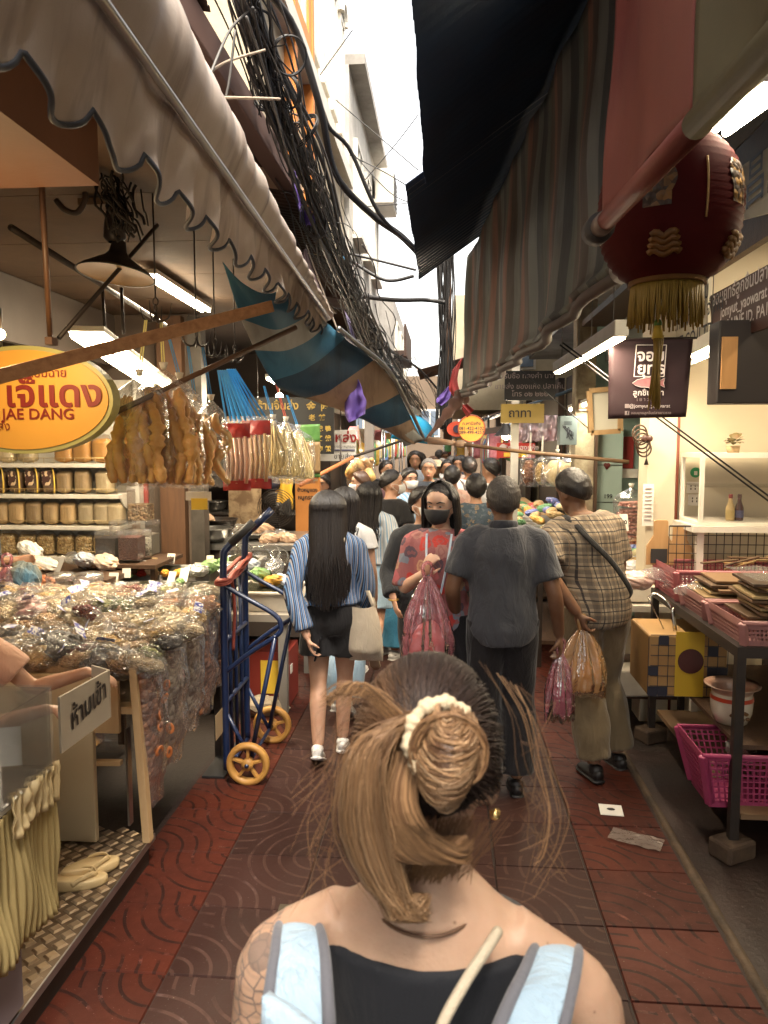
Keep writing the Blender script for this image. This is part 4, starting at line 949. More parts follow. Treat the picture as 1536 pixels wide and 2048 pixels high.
for i, (u_, v_, k, r) in enumerate(nearp):
 p = on_heap(u_, v_); cnt[k] = cnt.get(k, 0) + 1
 nut_bag(k, p, r, f'bag of {k}, {ORD[cnt[k]-1]} of its kind, {"front" if v_ > 1285 else "middle" if v_ > 1240 else "rear"} of the nut heap', 'bags of nuts heaped on the near table', rg, i % 3 == 1)
m_card = M('cardboard', (.42, .3, .17), .75, var=(.36, .25, .13), vs=5)
m_wcard = M('white_card', (.74, .71, .64), .6)
def card(label, u_, v_, y, w, h, m, tx=None, rz=0, rx=-.25, name='price_card', s=.06):
 p = atY(u_, v_, y); g = thing(name, label, 'card', (p.x, p.y, p.z - h / 2)); rot = Euler((rx, 0, rz)).to_matrix()
 mb = MB(); mb.box(p, (w, .003, h), rot); mb.obj('card', m, g, smooth=False)
 if tx: text('lettering', tx, s, m_black_metal, g, p + rot @ V((0, -.004, 0)), rot @ FACE, bold=.0015)
card('brown cardboard price card with 150 in the nut heap', 59, 1255, 3.75, .1, .12, m_card, '150', .3)
card('brown cardboard price card with 140 behind the nut heap', 144, 1232, 4.05, .09, .09, m_card, '140', -.3)
m_fungr = grains('red_mushroom', [(0, (.16, .06, .03)), (.45, (.25, .09, .04)), (.75, (.1, .035, .02)), (1, (.4, .17, .07))], 30, 1.3)
m_fungd = grains('grey_mushroom', [(0, (.16, .12, .09)), (.5, (.24, .19, .14)), (1, (.09, .06, .045))], 26, 1.2)
for i, (y0, w, zt, zb, m, nm) in enumerate(((3.2, .24, .9, .28, m_fungr, 'red-brown mushrooms, nearest'), (3.46, .26, .93, .36, m_fungd, 'grey-brown mushrooms, second'), (3.72, .24, .92, .42, m_fungd, 'dark mushrooms, third'), (3.96, .22, .95, .42, m_fungr, 'brown peel, fourth'), (4.2, .22, .95, .5, m_fungr, 'brown roots, fifth'))):
 g = thing('side_bag', f'tall clear bag of {nm} along the lane side of the nut table', 'bag', (NX1 + .05, y0, zb), 0, 'tall bags hung on the side of the nut table')
 def sf(k, o_):
  return lambda u, v: V((NX1 + .01 + (k * (.055 + .02 * nz(u * 3, v * 5, i))) * math.sin(u * math.pi) ** .6 * (.4 + .6 * math.sin(min(1, .15 + v) * math.pi) ** .5) + o_, y0 + (u - .5) * w * (1 - .25 * v ** 2), lerp(zt, zb, v) + .015 * nz(u * 5, v * 3, i + 3)))
 mb = MB(); mb.grid(sf(1.0, -.012), 12, 24); mb.obj('contents', m, g)
 mb = MB(); mb.grid(sf(1.2, 0.004), 14, 28); mb.obj('plastic_film', m_filmw, g)
 if i == 0:
  for k in range(7):
   mb = MB(); rr_ = random.Random(k); q = V((NX1 + .062, y0 + rr_.uniform(-.08, .08), lerp(.48, .8, k / 6))); mb.lathe([(.012, -.003), (.024, -.004), (.027, 0), (.024, .004), (.012, .003)], 14, q, Euler((rr_.uniform(-.4, .4), 1.57 + rr_.uniform(-.5, .5), 0)).to_matrix()); mb.obj('orange_slice', M('orange_slice', (.45, .14, .04), .45), g)
p = atY(362, 1445, 3.95); mb = MB(); mb.box((NX1 + .085, 3.95, p.z), (.003, .14, .14)); tag(mb.obj('paper_tag', m_card, smooth=False), 'torn tan paper tag on the bags hanging by the hand truck', 'note')
# ---- left counter at the frame edge
m_cboard = M('grey_cardboard', (.45, .4, .32), .75, var=(.38, .33, .26), vs=3)
bx_ = thing('cardboard_notice', 'grey board with hand-painted Thai letters on the left counter', 'notice', (-1.29, 2.55, .83))
a, b_, c_, d_ = V((-1.285, 2.36, 1.045)), V((-1.3, 2.76, 1.015)), V((-1.3, 2.76, .825)), V((-1.285, 2.36, .85))
mb = MB(); mb.poly([a, d_, c_, b_], (-.008, 0, 0)); mb.obj('board', m_cboard, bx_, smooth=False)
mb = MB(); mb.poly([b_ + V((0, .002, 0)), c_ + V((0, .002, 0)), c_ + V((-.1, .06, 0)), b_ + V((-.1, .06, 0))], (0, .008, 0)); mb.obj('folded_flap', m_cboard, bx_, smooth=False)
text('lettering', 'ห้ามเข้า', .105, m_black_metal, bx_, (-1.2885, 2.575, .945), Euler((math.pi / 2, -.07, math.pi / 2 + .03)).to_matrix(), bold=.002)
cb = thing('acrylic_box', 'clear acrylic box on the counter at the left edge', 'box', (-1.5, 2.1, .85))
x0, x1, y0, y1, z0, z1 = -1.75, -1.245, 1.95, 2.24, .86, 1.12
for (p, q, nm) in (((x0, y0, z0), (x1, y0 + .006, z1), 'front_pane'), ((x0, y1 - .006, z0), (x1, y1, z1), 'back_pane'), ((x1 - .006, y0 + .007, z0), (x1, y1 - .007, z1), 'side_pane'), ((x0, y0, z1), (x1, y1, z1 + .006), 'lid'), ((x0, y0, z0 - .007), (x1, y1, z0 - .001), 'floor')):
 mb = MB(); mb.bbox(p, q); mb.obj(nm, m_clear, cb, smooth=False)
mb = MB(); mb.box((-1.31, 2.1, .98), (.07, .003, .12), (0, 0, .3)); mb.obj('paper_sheet', m_wcard, cb, smooth=False)
ct = thing('side_counter', 'dark counter with a yellow pleated skirt at the lower left', 'counter', (-1.6, 2.2, .14))
mb = MB(); mb.bbox((-2.6, 1.2, .82), (-1.27, 2.24, .85)); mb.obj('counter_top', m_white_paint, ct, smooth=False)
mb = MB(); mb.bbox((-2.55, 1.2, .15), (-1.3, 2.1, .818)); mb.obj('counter_body', M('grey_violet', (.16, .13, .14), .5), ct, smooth=False)
def skirt(u, v):
 y = lerp(1.4, 2.26, u); f = 1 + v * 1.6
 return V((-1.265 + .005 * math.sin(y * 230 + 3 * nz(y * 9, v, 2)) * f * .7 + .016 * nz(y * 9, v * 2, 0) * f, y + .05 * v * (u - .3), lerp(.82, .37, v) + .012 * nz(y * 30, 1, 0) * v))
m_ycloth = canvas_mat('yellow_cloth', (.5, .39, .18), (.44, .33, .14), .2, (.3, .2, .07), streak=(20, 20, .6), trans=.35)
mb = MB(); mb.grid(skirt, 260, 20); mb.obj('pleated_skirt', m_ycloth, ct, solid=.002)
def ruff(u, v):
 y = lerp(2.0, 2.27, u); return V((-1.25 + .008 * math.sin(y * 170 + v * 2) + .02 * nz(y * 12, v * 3, 4), y, lerp(.87, .74, v) + .02 * nz(y * 20, v, 9)))
mb = MB(); mb.grid(ruff, 160, 8); mb.obj('ruffle', canvas_mat('cream_cloth', (.72, .58, .34), (.65, .5, .26), .2, (.4, .28, .1), trans=.3), ct, solid=.002)
pn = MB(); pn.bbox((-1.95, 3.04, .15), (atY(192, 1600, 3.05).x, 3.07, .9)); tag(pn.obj('cream_backboard', M('cream_panel', (.7, .58, .38), .45, var=(.62, .49, .29), vs=1.2), smooth=False, bevel=.004), 'plain cream panel standing behind the yellow cloth', 'panel')
sb = jar('small clear box under the front board of the nut table', (atY(215, 1500, 3.12).x, 3.16, .735 - .2), .07, .16, None, 0, sq=True)
# ---- checker-plate step with raised lozenges
st_ = thing('checker_plate_step', 'raised checker-plate metal step along the left stall', 'step', (-2, 2.2, 0))
m_plate = M('worn_plate', (.2, .14, .085), .42, metal=.55, var=(.1, .065, .04), vs=7, dirt=.3)
mb = MB(); mb.bbox((-4.0, .8, 0), (-1.32, 3.14, .12)); mb.obj('base', m_black_metal, st_, smooth=False)
mb = MB(); mb.bbox((-4.0, .8, .121), (-1.3, 3.16, .135)); mb.obj('plate', m_plate, st_, smooth=False)
mb = MB(); mb.bar((-1.298, .8, .125), (-1.298, 3.16, .125), .006, .03); mb.obj('edge_strip', m_steel, st_, smooth=False)
lz = MB(); s = .021; lz.raw([(-s, -s, 0), (s, -s, 0), (s, s, 0), (-s, s, 0), (-s * .7, -s * .7, .006), (s * .7, -s * .7, .006), (s * .7, s * .7, .006), (-s * .7, s * .7, .006)], [(4, 5, 6, 7), (0, 1, 5, 4), (1, 2, 6, 5), (2, 3, 7, 6), (3, 0, 4, 7)])
lme = lz.mesh('tread'); lme.materials.append(M('bare_tread', (.42, .33, .22), .36, metal=.65, rnd=.25, var=(.3, .2, .12), vs=30))
for i in range(26):
 for j in range(9):
  x = -1.34 - j * .058; y = 1.78 + i * .056 - (j % 2) * .028
  if x < -.6 * y - .05: continue
  o = bpy.data.objects.new('tread', lme); COL.objects.link(o); o.parent = st_; o.matrix_parent_inverse = mtx(st_).inverted(); o.location = (x, y, .135); o.rotation_euler = (0, 0, math.pi / 4 + .2)
# ---- slippers
m_slip = M('cream_rubber', (.66, .5, .27), .5, var=(.58, .42, .2), vs=6)
def slipper(label, p, rz):
 g = thing('slipper', label, 'slipper', p, rz, 'cream slippers on the metal step')
 def outline(t):
  a = 2 * math.pi * t; w = .043 + .008 * math.cos(a); return V((w * math.sin(a), .115 * math.cos(a), 0))
 mb = MB()
 ring = [outline(k / 28) for k in range(28)]; L = []
 for z, s in ((0, .93), (.008, 1), (.03, 1), (.036, .93)): L.append([V((q.x * s, q.y * s, z + (.012 if q.y < 0 else 0) * (z > .02))) for q in ring])
 vs = [q for l_ in L for q in l_]; fs = [(i * 28 + k, i * 28 + (k + 1) % 28, (i + 1) * 28 + (k + 1) % 28, (i + 1) * 28 + k) for i in range(3) for k in range(28)] + [tuple(range(27, -1, -1)), tuple(84 + k for k in range(28))]
 mb.raw(vs, fs); mb.obj('sole', m_slip, g, world=False)
 for sx in (-1, 1):
  mb = MB(); mb.tube(spline([(0, .075, .036), (sx * .02, .06, .055), (sx * .04, .02, .05), (sx * .045, -.015, .03)], 12), (.009, .003), 8); mb.obj('strap', m_slip, g, world=False)
p = atZ(182, 1752, .137); slipper('cream flip-flop slipper propped on its pair on the metal step', (p.x, p.y, .15), R(-50))
p = atZ(150, 1778, .137); slipper('cream flip-flop slipper half hidden by the yellow cloth', (p.x, p.y + .02, .137), R(-70))
# ---- tea stall: low table with grey tubs
ts = thing('tea_table', 'long low table carrying grey tubs of tea behind the hand truck', 'table', (-1.7, 5.6, 0))
TZ = .72
mb = MB(); mb.bbox((-2.6, 5.02, TZ - .05), (-1.06, 6.1, TZ)); mb.obj('tabletop', M('grey_board', (.3, .27, .23), .6, var=(.22, .19, .15), vs=4, dirt=.3), ts, smooth=False)
for (x, y) in ((-1.12, 5.08), (-1.12, 6.02), (-2.5, 5.08), (-2.5, 6.02)):
 mb = MB(); mb.bbox((x - .03, y - .03, 0), (x + .03, y + .03, TZ - .05)); mb.obj('leg', M('grey_leg', (.22, .2, .17), .6), ts, smooth=False)
m_tub = M('grey_tub', (.42, .4, .37), .5, var=(.35, .33, .3), vs=4, dirt=.15)
m_foam = M('white_foam', (.62, .57, .48), .7, var=(.52, .46, .37), vs=4, dirt=.25)
def tub(label, x0, x1, y0, y1, z0, z1, mat, m_in, mound=.05, flare=.03, group='grey tubs on the tea table'):
 g = thing('goods_tub', label, 'tub', ((x0 + x1) / 2, (y0 + y1) / 2, z0), 0, group); t = .014
 def rect(z, e): return [V((x0 - e, y0 - e, z)), V((x1 + e, y0 - e, z)), V((x1 + e, y1 + e, z)), V((x0 - e, y1 + e, z))]
 L = [rect(z0, -flare), rect(z1 - .02, 0), rect(z1 - .02, .012), rect(z1, .012), rect(z1, -t), rect(z0 + .02, -t - flare)]
 mb = MB(); vs = [q for l_ in L for q in l_]; mb.raw(vs, [(i * 4 + k, i * 4 + (k + 1) % 4, (i + 1) * 4 + (k + 1) % 4, (i + 1) * 4 + k) for i in range(5) for k in range(4)] + [(3, 2, 1, 0), (20, 21, 22, 23)])
 mb.obj('tub', mat, g, smooth=False, bevel=.006)
 mb = MB(); mb.grid(lambda u, v: V((lerp(x0 + .02, x1 - .02, u), lerp(y0 + .02, y1 - .02, v), z1 - .025 + mound * (math.sin(u * math.pi) * math.sin(v * math.pi)) ** .6 + .014 * nz(u * 7, v * 7, x0))), 26, 22)
 mb.obj('contents', m_in, g)
 return g
def zpx(v_, y): return atY(300, v_, y).z
x = lambda u_, y: atY(u_, 1180, y).x
zt = zpx(1182, 5.1)
tub('grey tub of dark loose tea, left of the three', x(216, 5.1), x(338, 5.1), 5.1, 5.5, TZ, zt, m_tub, g_tea)
tub('grey tub of dark loose tea, middle of the three', x(343, 5.1), x(462, 5.1), 5.1, 5.5, TZ, zt, m_tub, g_tea)
tub('pale foam tub at the lane end of the tea table', x(468, 5.1), x(586, 5.1), 5.08, 5.55, TZ - .1 + .1, zt + .01, m_foam, g_tea, .02)
tub('small rear tub heaped with greenish tea', x(445, 5.75) , x(520, 5.75), 5.62, 5.95, TZ, zpx(1118, 5.7), m_tub, g_tea, .06)
tub('rear tub of tea behind the price cards', x(230, 5.75), x(430, 5.75), 5.62, 5.98, TZ, zpx(1140, 5.7), m_tub, g_tea, .03)
m_foil = M('silver_foil', (.6, .6, .58), .22, metal=.8, bump=1.0, bs=18, bd=.03)
m_greenbag = M('green_bag', (.12, .32, .06), .35, var=(.4, .55, .3), vs=12, bump=.8, bs=20, bd=.02)
m_yfoil = M('yellow_foil', (.75, .5, .05), .3, var=(.6, .15, .03), vs=7, bump=.8, bs=20, bd=.02)
m_lab = M('pale_label_bag', (.6, .62, .6), .3, var=(.3, .36, .5), vs=9, bump=.8, bs=22, bd=.02)
crm = []
for i in range(3):
 mb = MB(); mb.ell((0, 0, 0), (1, .62, .55), 20, 12, fn=crumple(i * 7.7 + 3, 1)); me = mb.mesh('packet'); me.transform(Matrix.Scale(.1, 4)); crm.append(me)
def lump(name, label, cat, p, s, m, rg, group=None, src=None):
 me = rg.choice(crm).copy(); me.materials.append(m); o = bpy.data.objects.new(name, me); COL.objects.link(o)
 o.location = p; o.scale = tuple(10 * q for q in (s if isinstance(s, tuple) else (s, s, s))); o.rotation_euler = (rg.uniform(-.3, .3), rg.uniform(-.3, .3), rg.uniform(0, 6.28)); return tag(o, label, cat, group)
rg = random.Random(8)
for i, (u_, v_, y, s, m, nm) in enumerate(((268, 1140, 5.55, .06, m_yfoil, 'yellow foil sweet packet, nearest to the jars'), (284, 1146, 5.55, .045, M('red_foil', (.4, .03, .02), .3, bump=.6), 'red foil sweet packet among the tea tubs'), (303, 1144, 5.56, .055, M('peach_foil', (.75, .5, .3), .35, bump=.6), 'peach sweet packet among the tea tubs'), (330, 1146, 5.56, .05, m_yfoil, 'yellow foil sweet packet, second'), (355, 1146, 5.56, .05, m_yfoil, 'yellow foil sweet packet, third'), (256, 1150, 5.45, .045, m_greenbag, 'lime green round packet at the left tub'), (360, 1164, 5.3, .05, m_greenbag, 'lime green round packet between the two tubs'), (238, 1172, 5.2, .06, m_lab, 'blue-white printed packet at the left tub corner'))):
 lump('sweet_packet', nm, 'packet', atY(u_, v_, y), s, m, rg, 'sweet packets among the tea')
for i, (u_, v_, y, s, m, nm) in enumerate(((420, 1132, 5.6, .09, m_greenbag, 'green bag of tea, left of the rear row'), (470, 1142, 5.5, .1, m_foil, 'silver foil bag beside the hand truck handle'), (520, 1150, 5.3, .09, m_greenbag, 'green bag of tea lying near the long-haired girl'), (548, 1135, 5.5, .1, m_foil, 'silver foil bag at the lane end'), (500, 1130, 5.6, .09, m_lab, 'pale printed tea bag in the rear row'), (392, 1142, 5.5, .08, m_foil, 'silver foil tea bag behind the middle tub'), (450, 1128, 5.7, .08, m_greenbag, 'green bag of tea, right of the rear row'), (565, 1160, 5.25, .07, m_lab, 'small pale bag at the foam tub edge'))):
 lump('tea_bag_packet', nm, 'packet', atY(u_, v_, y), (s * 1.2, s, s), m, rg, 'tea packets behind the tubs')
o = lump('snack_packet', 'square clear packet of golden snacks on the foam tub', 'packet', atY(542, 1162, 5.25), (.11, .09, .07), M('gold_snack', (.6, .33, .06), .35, var=(.5, .25, .04), vs=20, bump=.8, bs=24), rg)
for i, (u_, v_, y, r) in enumerate(((463, 1110, 5.9, .095), (488, 1106, 6.0, .08), (517, 1118, 5.85, .1), (560, 1116, 5.9, .08), (540, 1108, 6.0, .09))):
 mb = MB(); p = atY(u_, v_, y); mb.lathe([(0, -.01), (r * .5, -.006), (r, .02), (r * 1.02, .024), (r * .9, .012), (0, .0)], 24, p, Euler((R(70), R(8 * (i - 2)), 0)).to_matrix()); tag(mb.obj('clear_dish', m_clear), f'clear patterned dish standing upright behind the tea, {ORD[i]} from left', 'dish', 'clear dishes behind the tea')
for i, (u_, v_, y, w, h, rx, tx) in enumerate(((226, 1163, 5.15, .07, .13, -.35, None), (253, 1146, 5.3, .06, .07, -.2, None), (342, 1160, 5.2, .06, .13, -.5, None), (342, 1117, 5.8, .07, .08, -.3, '120'), (306, 1126, 5.7, .07, .09, -.3, None), (368, 1150, 5.4, .07, .11, -.5, None), (397, 1138, 5.6, .07, .1, -.2, '80'), (420, 1122, 5.8, .06, .09, -.2, None), (284, 1127, 5.6, .07, .05, 0, None))):
 card(f'white price card stuck in the tea tubs, {ORD[i]} counting from the jars', u_, v_, y, w, h, m_card if i == 4 else m_wcard, tx, rg.uniform(-.4, .4), rx, s=.04)
mb = MB(); p = atY(322, 1178, 5.12); mb.lathe([(0, .1), (.012, .1), (.012, .045), (.035, .02), (.045, 0), (0, 0)], 16, p); tag(mb.obj('black_scoop', m_black_metal), 'small black bell-shaped scoop in the left tea tub', 'scoop')
stand_jar('round clear jar half full of dark powder behind the nut heap', 98, 150, 1226, 1150, 4.55, g_black, .35, lidh=.04)
stand_jar('round clear jar holding pink-wrapped sweets behind the nut heap', 151, 206, 1226, 1150, 4.55, M('pink_sweets', (.6, .25, .3), .4, var=(.7, .66, .62), vs=14, bump=.8, bs=20), .75, lidh=.04)
js = MB(); p = atY(150, 1226, 4.55); js.bbox((-2.75, 4.42, p.z - .03), (-2.0, 4.8, p.z - .002)); js.bbox((-2.05, 4.45, 0), (-2.01, 4.49, p.z - .03)); js.bbox((-2.7, 4.45, 0), (-2.66, 4.49, p.z - .03)); tag(js.obj('jar_bench', m_dark_wood, smooth=False), 'narrow dark bench behind the nut table holding the two round jars', 'bench')
for i, (u_, v_, y, s, m, nm) in enumerate(((60, 1100, 5.4, .13, m_wcard, 'crumpled white carrier bag by the shelf foot'), (90, 1128, 5.3, .1, m_wcard, 'white paper packet beside the brown bundle'), (170, 1120, 5.4, .12, m_lab, 'pale printed packet behind the jars'), (210, 1124, 5.45, .13, M('beige_paper', (.6, .45, .32), .6, var=(.7, .6, .5), vs=4), 'beige paper bundle behind the round jars'), (88, 1165, 4.95, .1, M('orange_pack', (.6, .12, .03), .4, var=(.65, .4, .25), vs=5), 'orange packet beside the round jars'), (52, 1140, 5.2, .1, M('tan_paper', (.36, .22, .1), .6, var=(.3, .18, .08), vs=6), 'tan folded bundle near the shopper with the pink bag'), (145, 1116, 5.45, .1, m_filmw, 'clear bag crumpled on the rear counter'))):
 lump('loose_packet', nm, 'packet', atY(u_, v_, y), (s, s * .9, s * .8), m, rg, 'packets on the rear counter')
rc = MB(); z_ = zpx(1142, 5.4); rc.bbox((-3.6, 5.0, z_ - .04), (-2.35, 5.75, z_)); rc.bbox((-2.42, 5.02, 0), (-2.37, 5.07, z_ - .04)); rc.bbox((-3.5, 5.02, 0), (-3.45, 5.07, z_ - .04)); tag(rc.obj('rear_counter', m_dark_wood, smooth=False), 'dark counter of packets in front of the white shelf', 'counter')
mb = MB(); mb.bar(atY(112, 1150, 4.9), atY(127, 1112, 4.9), .03, .006, up=(0, 1, 0)); tag(mb.obj('white_ruler', m_wcard, smooth=False), 'white plastic strip leaning above the round jars', 'strip')
mb = MB(); p = atY(470, 1330, 5.3); mb.bbox((-1.45, 5.15, .02), (-1.1, 5.5, .42)); cr = mb.obj('red_carton', M('red_carton', (.2, .025, .015), .5), smooth=False); tag(cr, 'red and yellow carton under the tea table', 'carton')
mb = MB(); mb.bbox((-1.3, 5.143, .12), (-1.15, 5.149, .36)); mb.obj('yellow_print', M('yellow_print', (.7, .45, .04), .5), cr, smooth=False)
mb = MB(); mb.bbox((-1.092, 5.2, .25), (-1.098, 5.26, .31)); mb.obj('white_label', m_white_paint, cr, smooth=False)
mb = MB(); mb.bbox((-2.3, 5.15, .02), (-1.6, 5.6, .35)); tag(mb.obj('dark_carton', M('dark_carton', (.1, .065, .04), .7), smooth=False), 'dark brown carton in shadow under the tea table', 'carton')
lump('floor_bag', 'crumpled cloth bundle on the floor under the tea table', 'bundle', (-1.25, 5.05, .06), (.16, .14, .12), M('dull_cloth', (.3, .24, .16), .8), rg)
# ---- blue hand truck
ht = thing('hand_truck', 'blue tubular hand truck with yellow wheels and red strap', 'hand truck', (-1.15, 4.3, 0))
m_blue = M('blue_enamel', (.006, .014, .05), .35, var=(.01, .024, .075), vs=9, coat=.3)
m_ywheel = M('yellow_rubber', (.5, .26, .06), .5, var=(.36, .17, .04), vs=9, dirt=.15)
m_blackgrip = M('black_grip', (.02, .018, .018), .6)
XA = -1.22; YA, YB = 4.02, 4.47
railp = {}
for nm, Y, zt, yh in (('A', YA, 1.31, 0), ('B', YB, 1.34, 0)):
 top = V((XA + .16, Y + .04, zt + .15)); pts = spline([(XA, Y, .06), (XA, Y, .5), (XA, Y, 1.0), (XA + .005, Y, zt - .05), (XA + .03, Y + .005, zt + .02), top], 30)
 mb = MB(); mb.tube(pts, .02, 10); mb.obj('rail', m_blue, ht); railp[nm] = pts
 mb = MB(); d = (pts[-1] - pts[-6]); mb.tube([pts[-6], pts[-1] + d * .05], .0235, 10); mb.obj('grip', m_blackgrip if nm == 'A' else m_blue, ht)
 out = XA + .32
 lp = spline([(XA, Y, 1.12), (XA + .1, Y, 1.06), (XA + .28, Y, .96), (out, Y, .9), (out - .02, Y, .84), (XA + .15, Y, .74), (XA, Y, .62)], 32)
 mb = MB(); mb.tube(lp, .014, 8); mb.obj('side_loop', m_blue, ht)
 mb = MB(); mb.tube([(out - .03, Y, .84), (XA + .14, Y, .13)], .013, 8); mb.obj('axle_stay', m_blue, ht)
 mb = MB(); mb.tube([(XA, Y, .4), (XA + .14, Y, .12)], .012, 8); mb.obj('lower_stay', m_blue, ht)
for k, yy in enumerate((4.13, 4.245, 4.36)):
 mb = MB(); mb.tube([(XA, yy, .06), (XA, yy, 1.14)], .012, 8); mb.obj('slat', m_blue, ht)
for z in (.06, .45, .8, 1.14):
 mb = MB(); mb.tube([(XA + .004, YA, z), (XA + .004, YB, z)], .014, 8); mb.obj('rung', m_blue, ht)
mb = MB(); mb.bbox((XA - .14, YA - .02, .012), (XA - .01, YB + .02, .024)); mb.obj('toe_plate', m_blackgrip, ht, smooth=False)
mb = MB(); mb.tube([(XA + .14, YA - .1, .122), (XA + .14, YB + .12, .122)], .011, 8); mb.obj('axle', m_blue, ht)
for Y in (YA - .06, YB + .08):
 c = V((XA + .14, Y, .122)); rm = Euler((R(90), 0, 0)).to_matrix()
 mb = MB(); mb.lathe([(.088, -.022), (.114, -.024), (.121, -.012), (.121, .012), (.114, .024), (.088, .022), (.088, -.022)], 40, c, rm); w_ = mb.obj('wheel', m_ywheel, ht)
 mb = MB(); mb.lathe([(.012, -.03), (.032, -.026), (.032, .026), (.012, .03)], 20, c, rm); mb.obj('hub', m_ywheel, w_)
 mb = MB(); mb.lathe([(0, -.034), (.012, -.034), (.012, .034), (0, .034)], 12, c, rm); mb.obj('axle_nut', m_black_metal, w_)
 for k in range(5):
  a = 2 * math.pi * k / 5 + .3; d = V((math.cos(a), 0, math.sin(a))); mb = MB(); mb.bar(c + d * .03, c + d * .091, .03, .016, up=d.cross(V((0, 1, 0)))); mb.obj('spoke', m_ywheel, w_, smooth=False, bevel=.003)
m_rubber = M('red_rubber', (.22, .035, .022), .6, var=(.3, .06, .035), vs=14)
mb = MB()
for k in range(3):
 mb.tube(spline([(XA + .03, YA - .025, 1.13 + .012 * k), (XA + .035, YA + .1, 1.16 + .02 * math.sin(k * 2)), (XA + .03, YB - .15, 1.18 + .02 * math.cos(k * 2)), (XA + .028, YB + .02, 1.2 + .012 * k), (XA - .028, YB + .02, 1.2), (XA - .03, 4.25, 1.17), (XA - .028, YA - .02, 1.13 + .01 * k)], 50, True), (.006, .018), 6, closed=True)
mb.obj('red_rubber_strap', m_rubber, ht)
mb = MB(); mb.tube(spline([(XA + .02, 4.12, 1.14), (XA + .03, 4.13, .95), (XA + .02, 4.12, .72)], 14), (.004, .01), 6); mb.obj('strap_tail', m_rubber, ht)
# ---- cooking stall behind: counter, bowls, fan, orange stand, signs
ck = thing('cook_counter', 'cluttered steel counter of the roast shop behind the tea stall', 'counter', (-1.9, 7.2, 0))
mb = MB(); mb.bbox((-2.25, 6.75, .92), (-1.15, 7.9, .97)); mb.obj('counter_top', m_steel, ck, smooth=False)
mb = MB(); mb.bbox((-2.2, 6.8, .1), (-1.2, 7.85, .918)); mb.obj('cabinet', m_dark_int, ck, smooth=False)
def bowl(label, p, r, h, m, group=None):
 mb = MB(); mb.lathe([(0, 0), (r * .55, 0), (r * .85, h * .4), (r, h), (r * 1.05, h), (r * .95, h * .9), (r * .5, .012), (0, .012)], 28, p); return tag(mb.obj('metal_bowl', m, None), label, 'bowl', group)
p = atY(420, 1098, 6.9); bowl('large steel bowl at the near end of the cooking counter', V((p.x, 6.95, .975)), .2, .13, m_steel)
p = atY(432, 1062, 7.5); bowl('dark wok behind the steel bowl', V((p.x, 7.5, .975)), .22, .16, m_black_metal)
p = atY(512, 1090, 7.2); bowl('shallow steel basin in front of the orange stand', V((p.x, 7.2, .975)), .2, .06, m_steel)
m_meat = M('pale_meat', (.55, .38, .26), .45, var=(.42, .25, .16), vs=8, bump=.6, bs=20)
for i, (u_, v_, y, s) in enumerate(((410, 1040, 7.6, .13), (450, 1080, 7.4, .1), (525, 1065, 7.5, .16), (560, 1085, 7.1, .12), (575, 1100, 7.0, .1), (480, 1078, 7.6, .12), (540, 1095, 6.95, .1))):
 lump('food_heap', f'heap of pale cooked food on the roast counter, {ORD[i]} from left', 'food', V((atY(u_, v_, y).x, y, max(1.0, atY(u_, v_, y).z))), s, m_meat if i % 2 == 0 else m_filmw, rg, 'food on the roast counter')
rk = thing('pot_rack', 'dark rack with hanging pans at the back of the roast shop', 'rack', (-2.3, 9, 0))
for k in range(3):
 mb = MB(); mb.bbox((-3.2, 9.4, 1.0 + k * .5), (-1.8, 9.8, 1.03 + k * .5)); mb.obj('rack_board', m_steel, rk, smooth=False)
for k in range(2):
 mb = MB(); mb.bbox((-3.2 + k * 1.38, 9.42, 0), (-3.16 + k * 1.38, 9.46, 2.1)); mb.obj('rack_post', m_steel, rk, smooth=False)
rg = random.Random(77)
for i in range(9):
 p = V((-3.0 + (i % 3) * .45, 9.55, 1.03 + (i // 3) * .5)); bowl(f'pan on the dark back rack of the roast shop, {ORD[i]} counted upward', p, rg.uniform(.12, .19), rg.uniform(.1, .2), rg.choice([m_steel, m_black_metal]), 'pans on the back rack')
fn_ = thing('floor_fan', 'round black electric fan beside the orange stand', 'fan', (atY(553, 1020, 7.8).x, 7.8, .97))
c = atY(553, 1016, 7.8); r = .2
for k in range(9):
 mb = MB(); rr_ = r * (k + 1) / 9; mb.tube([c + V((rr_ * math.cos(a), -.08 * math.cos(rr_ / r * 1.5), rr_ * math.sin(a))) for a in [2 * math.pi * i / 28 for i in range(28)]], .004, 4, closed=True); mb.obj('guard_ring', m_black_metal, fn_)
for k in range(3):
 a0 = k * 2.09; mb = MB(); mb.grid(lambda u, v: c + V((r * .85 * lerp(.15, 1, u) * math.cos(a0 + (v - .5) * 1.3), -.02 + .03 * (v - .5), r * .85 * lerp(.15, 1, u) * math.sin(a0 + (v - .5) * 1.3))), 5, 5); mb.obj('blade', m_blackgrip, fn_, solid=.003)
mb = MB(); mb.ell(c + V((0, .06, 0)), (.06, .1, .06)); mb.obj('motor', m_blackgrip, fn_)
mb = MB(); mb.tube([c + V((0, .08, 0)), V((c.x, c.y + .08, .98))], .015, 8); mb.obj('stem', m_blackgrip, fn_)
os_ = thing('orange_stand', 'orange menu board stand with dark Thai lettering behind the girls', 'sign', (atY(612, 1000, 7.9).x, 7.9, .9))
a = atY(590, 925, 7.9); b_ = atY(640, 1070, 7.9); m_ostand = M('orange_board', (.6, .25, .06), .5, var=(.5, .19, .04), vs=3)
mb = MB(); mb.bbox((a.x, 7.9, .9), (b_.x, 7.95, a.z)); mb.obj('board', m_ostand, os_, smooth=False)
text('lettering', 'ข้าวหมูแดง', .05, m_black_metal, os_, V(((a.x + b_.x) / 2, 7.893, atY(600, 980, 7.9).z)), FACE, bold=.002)
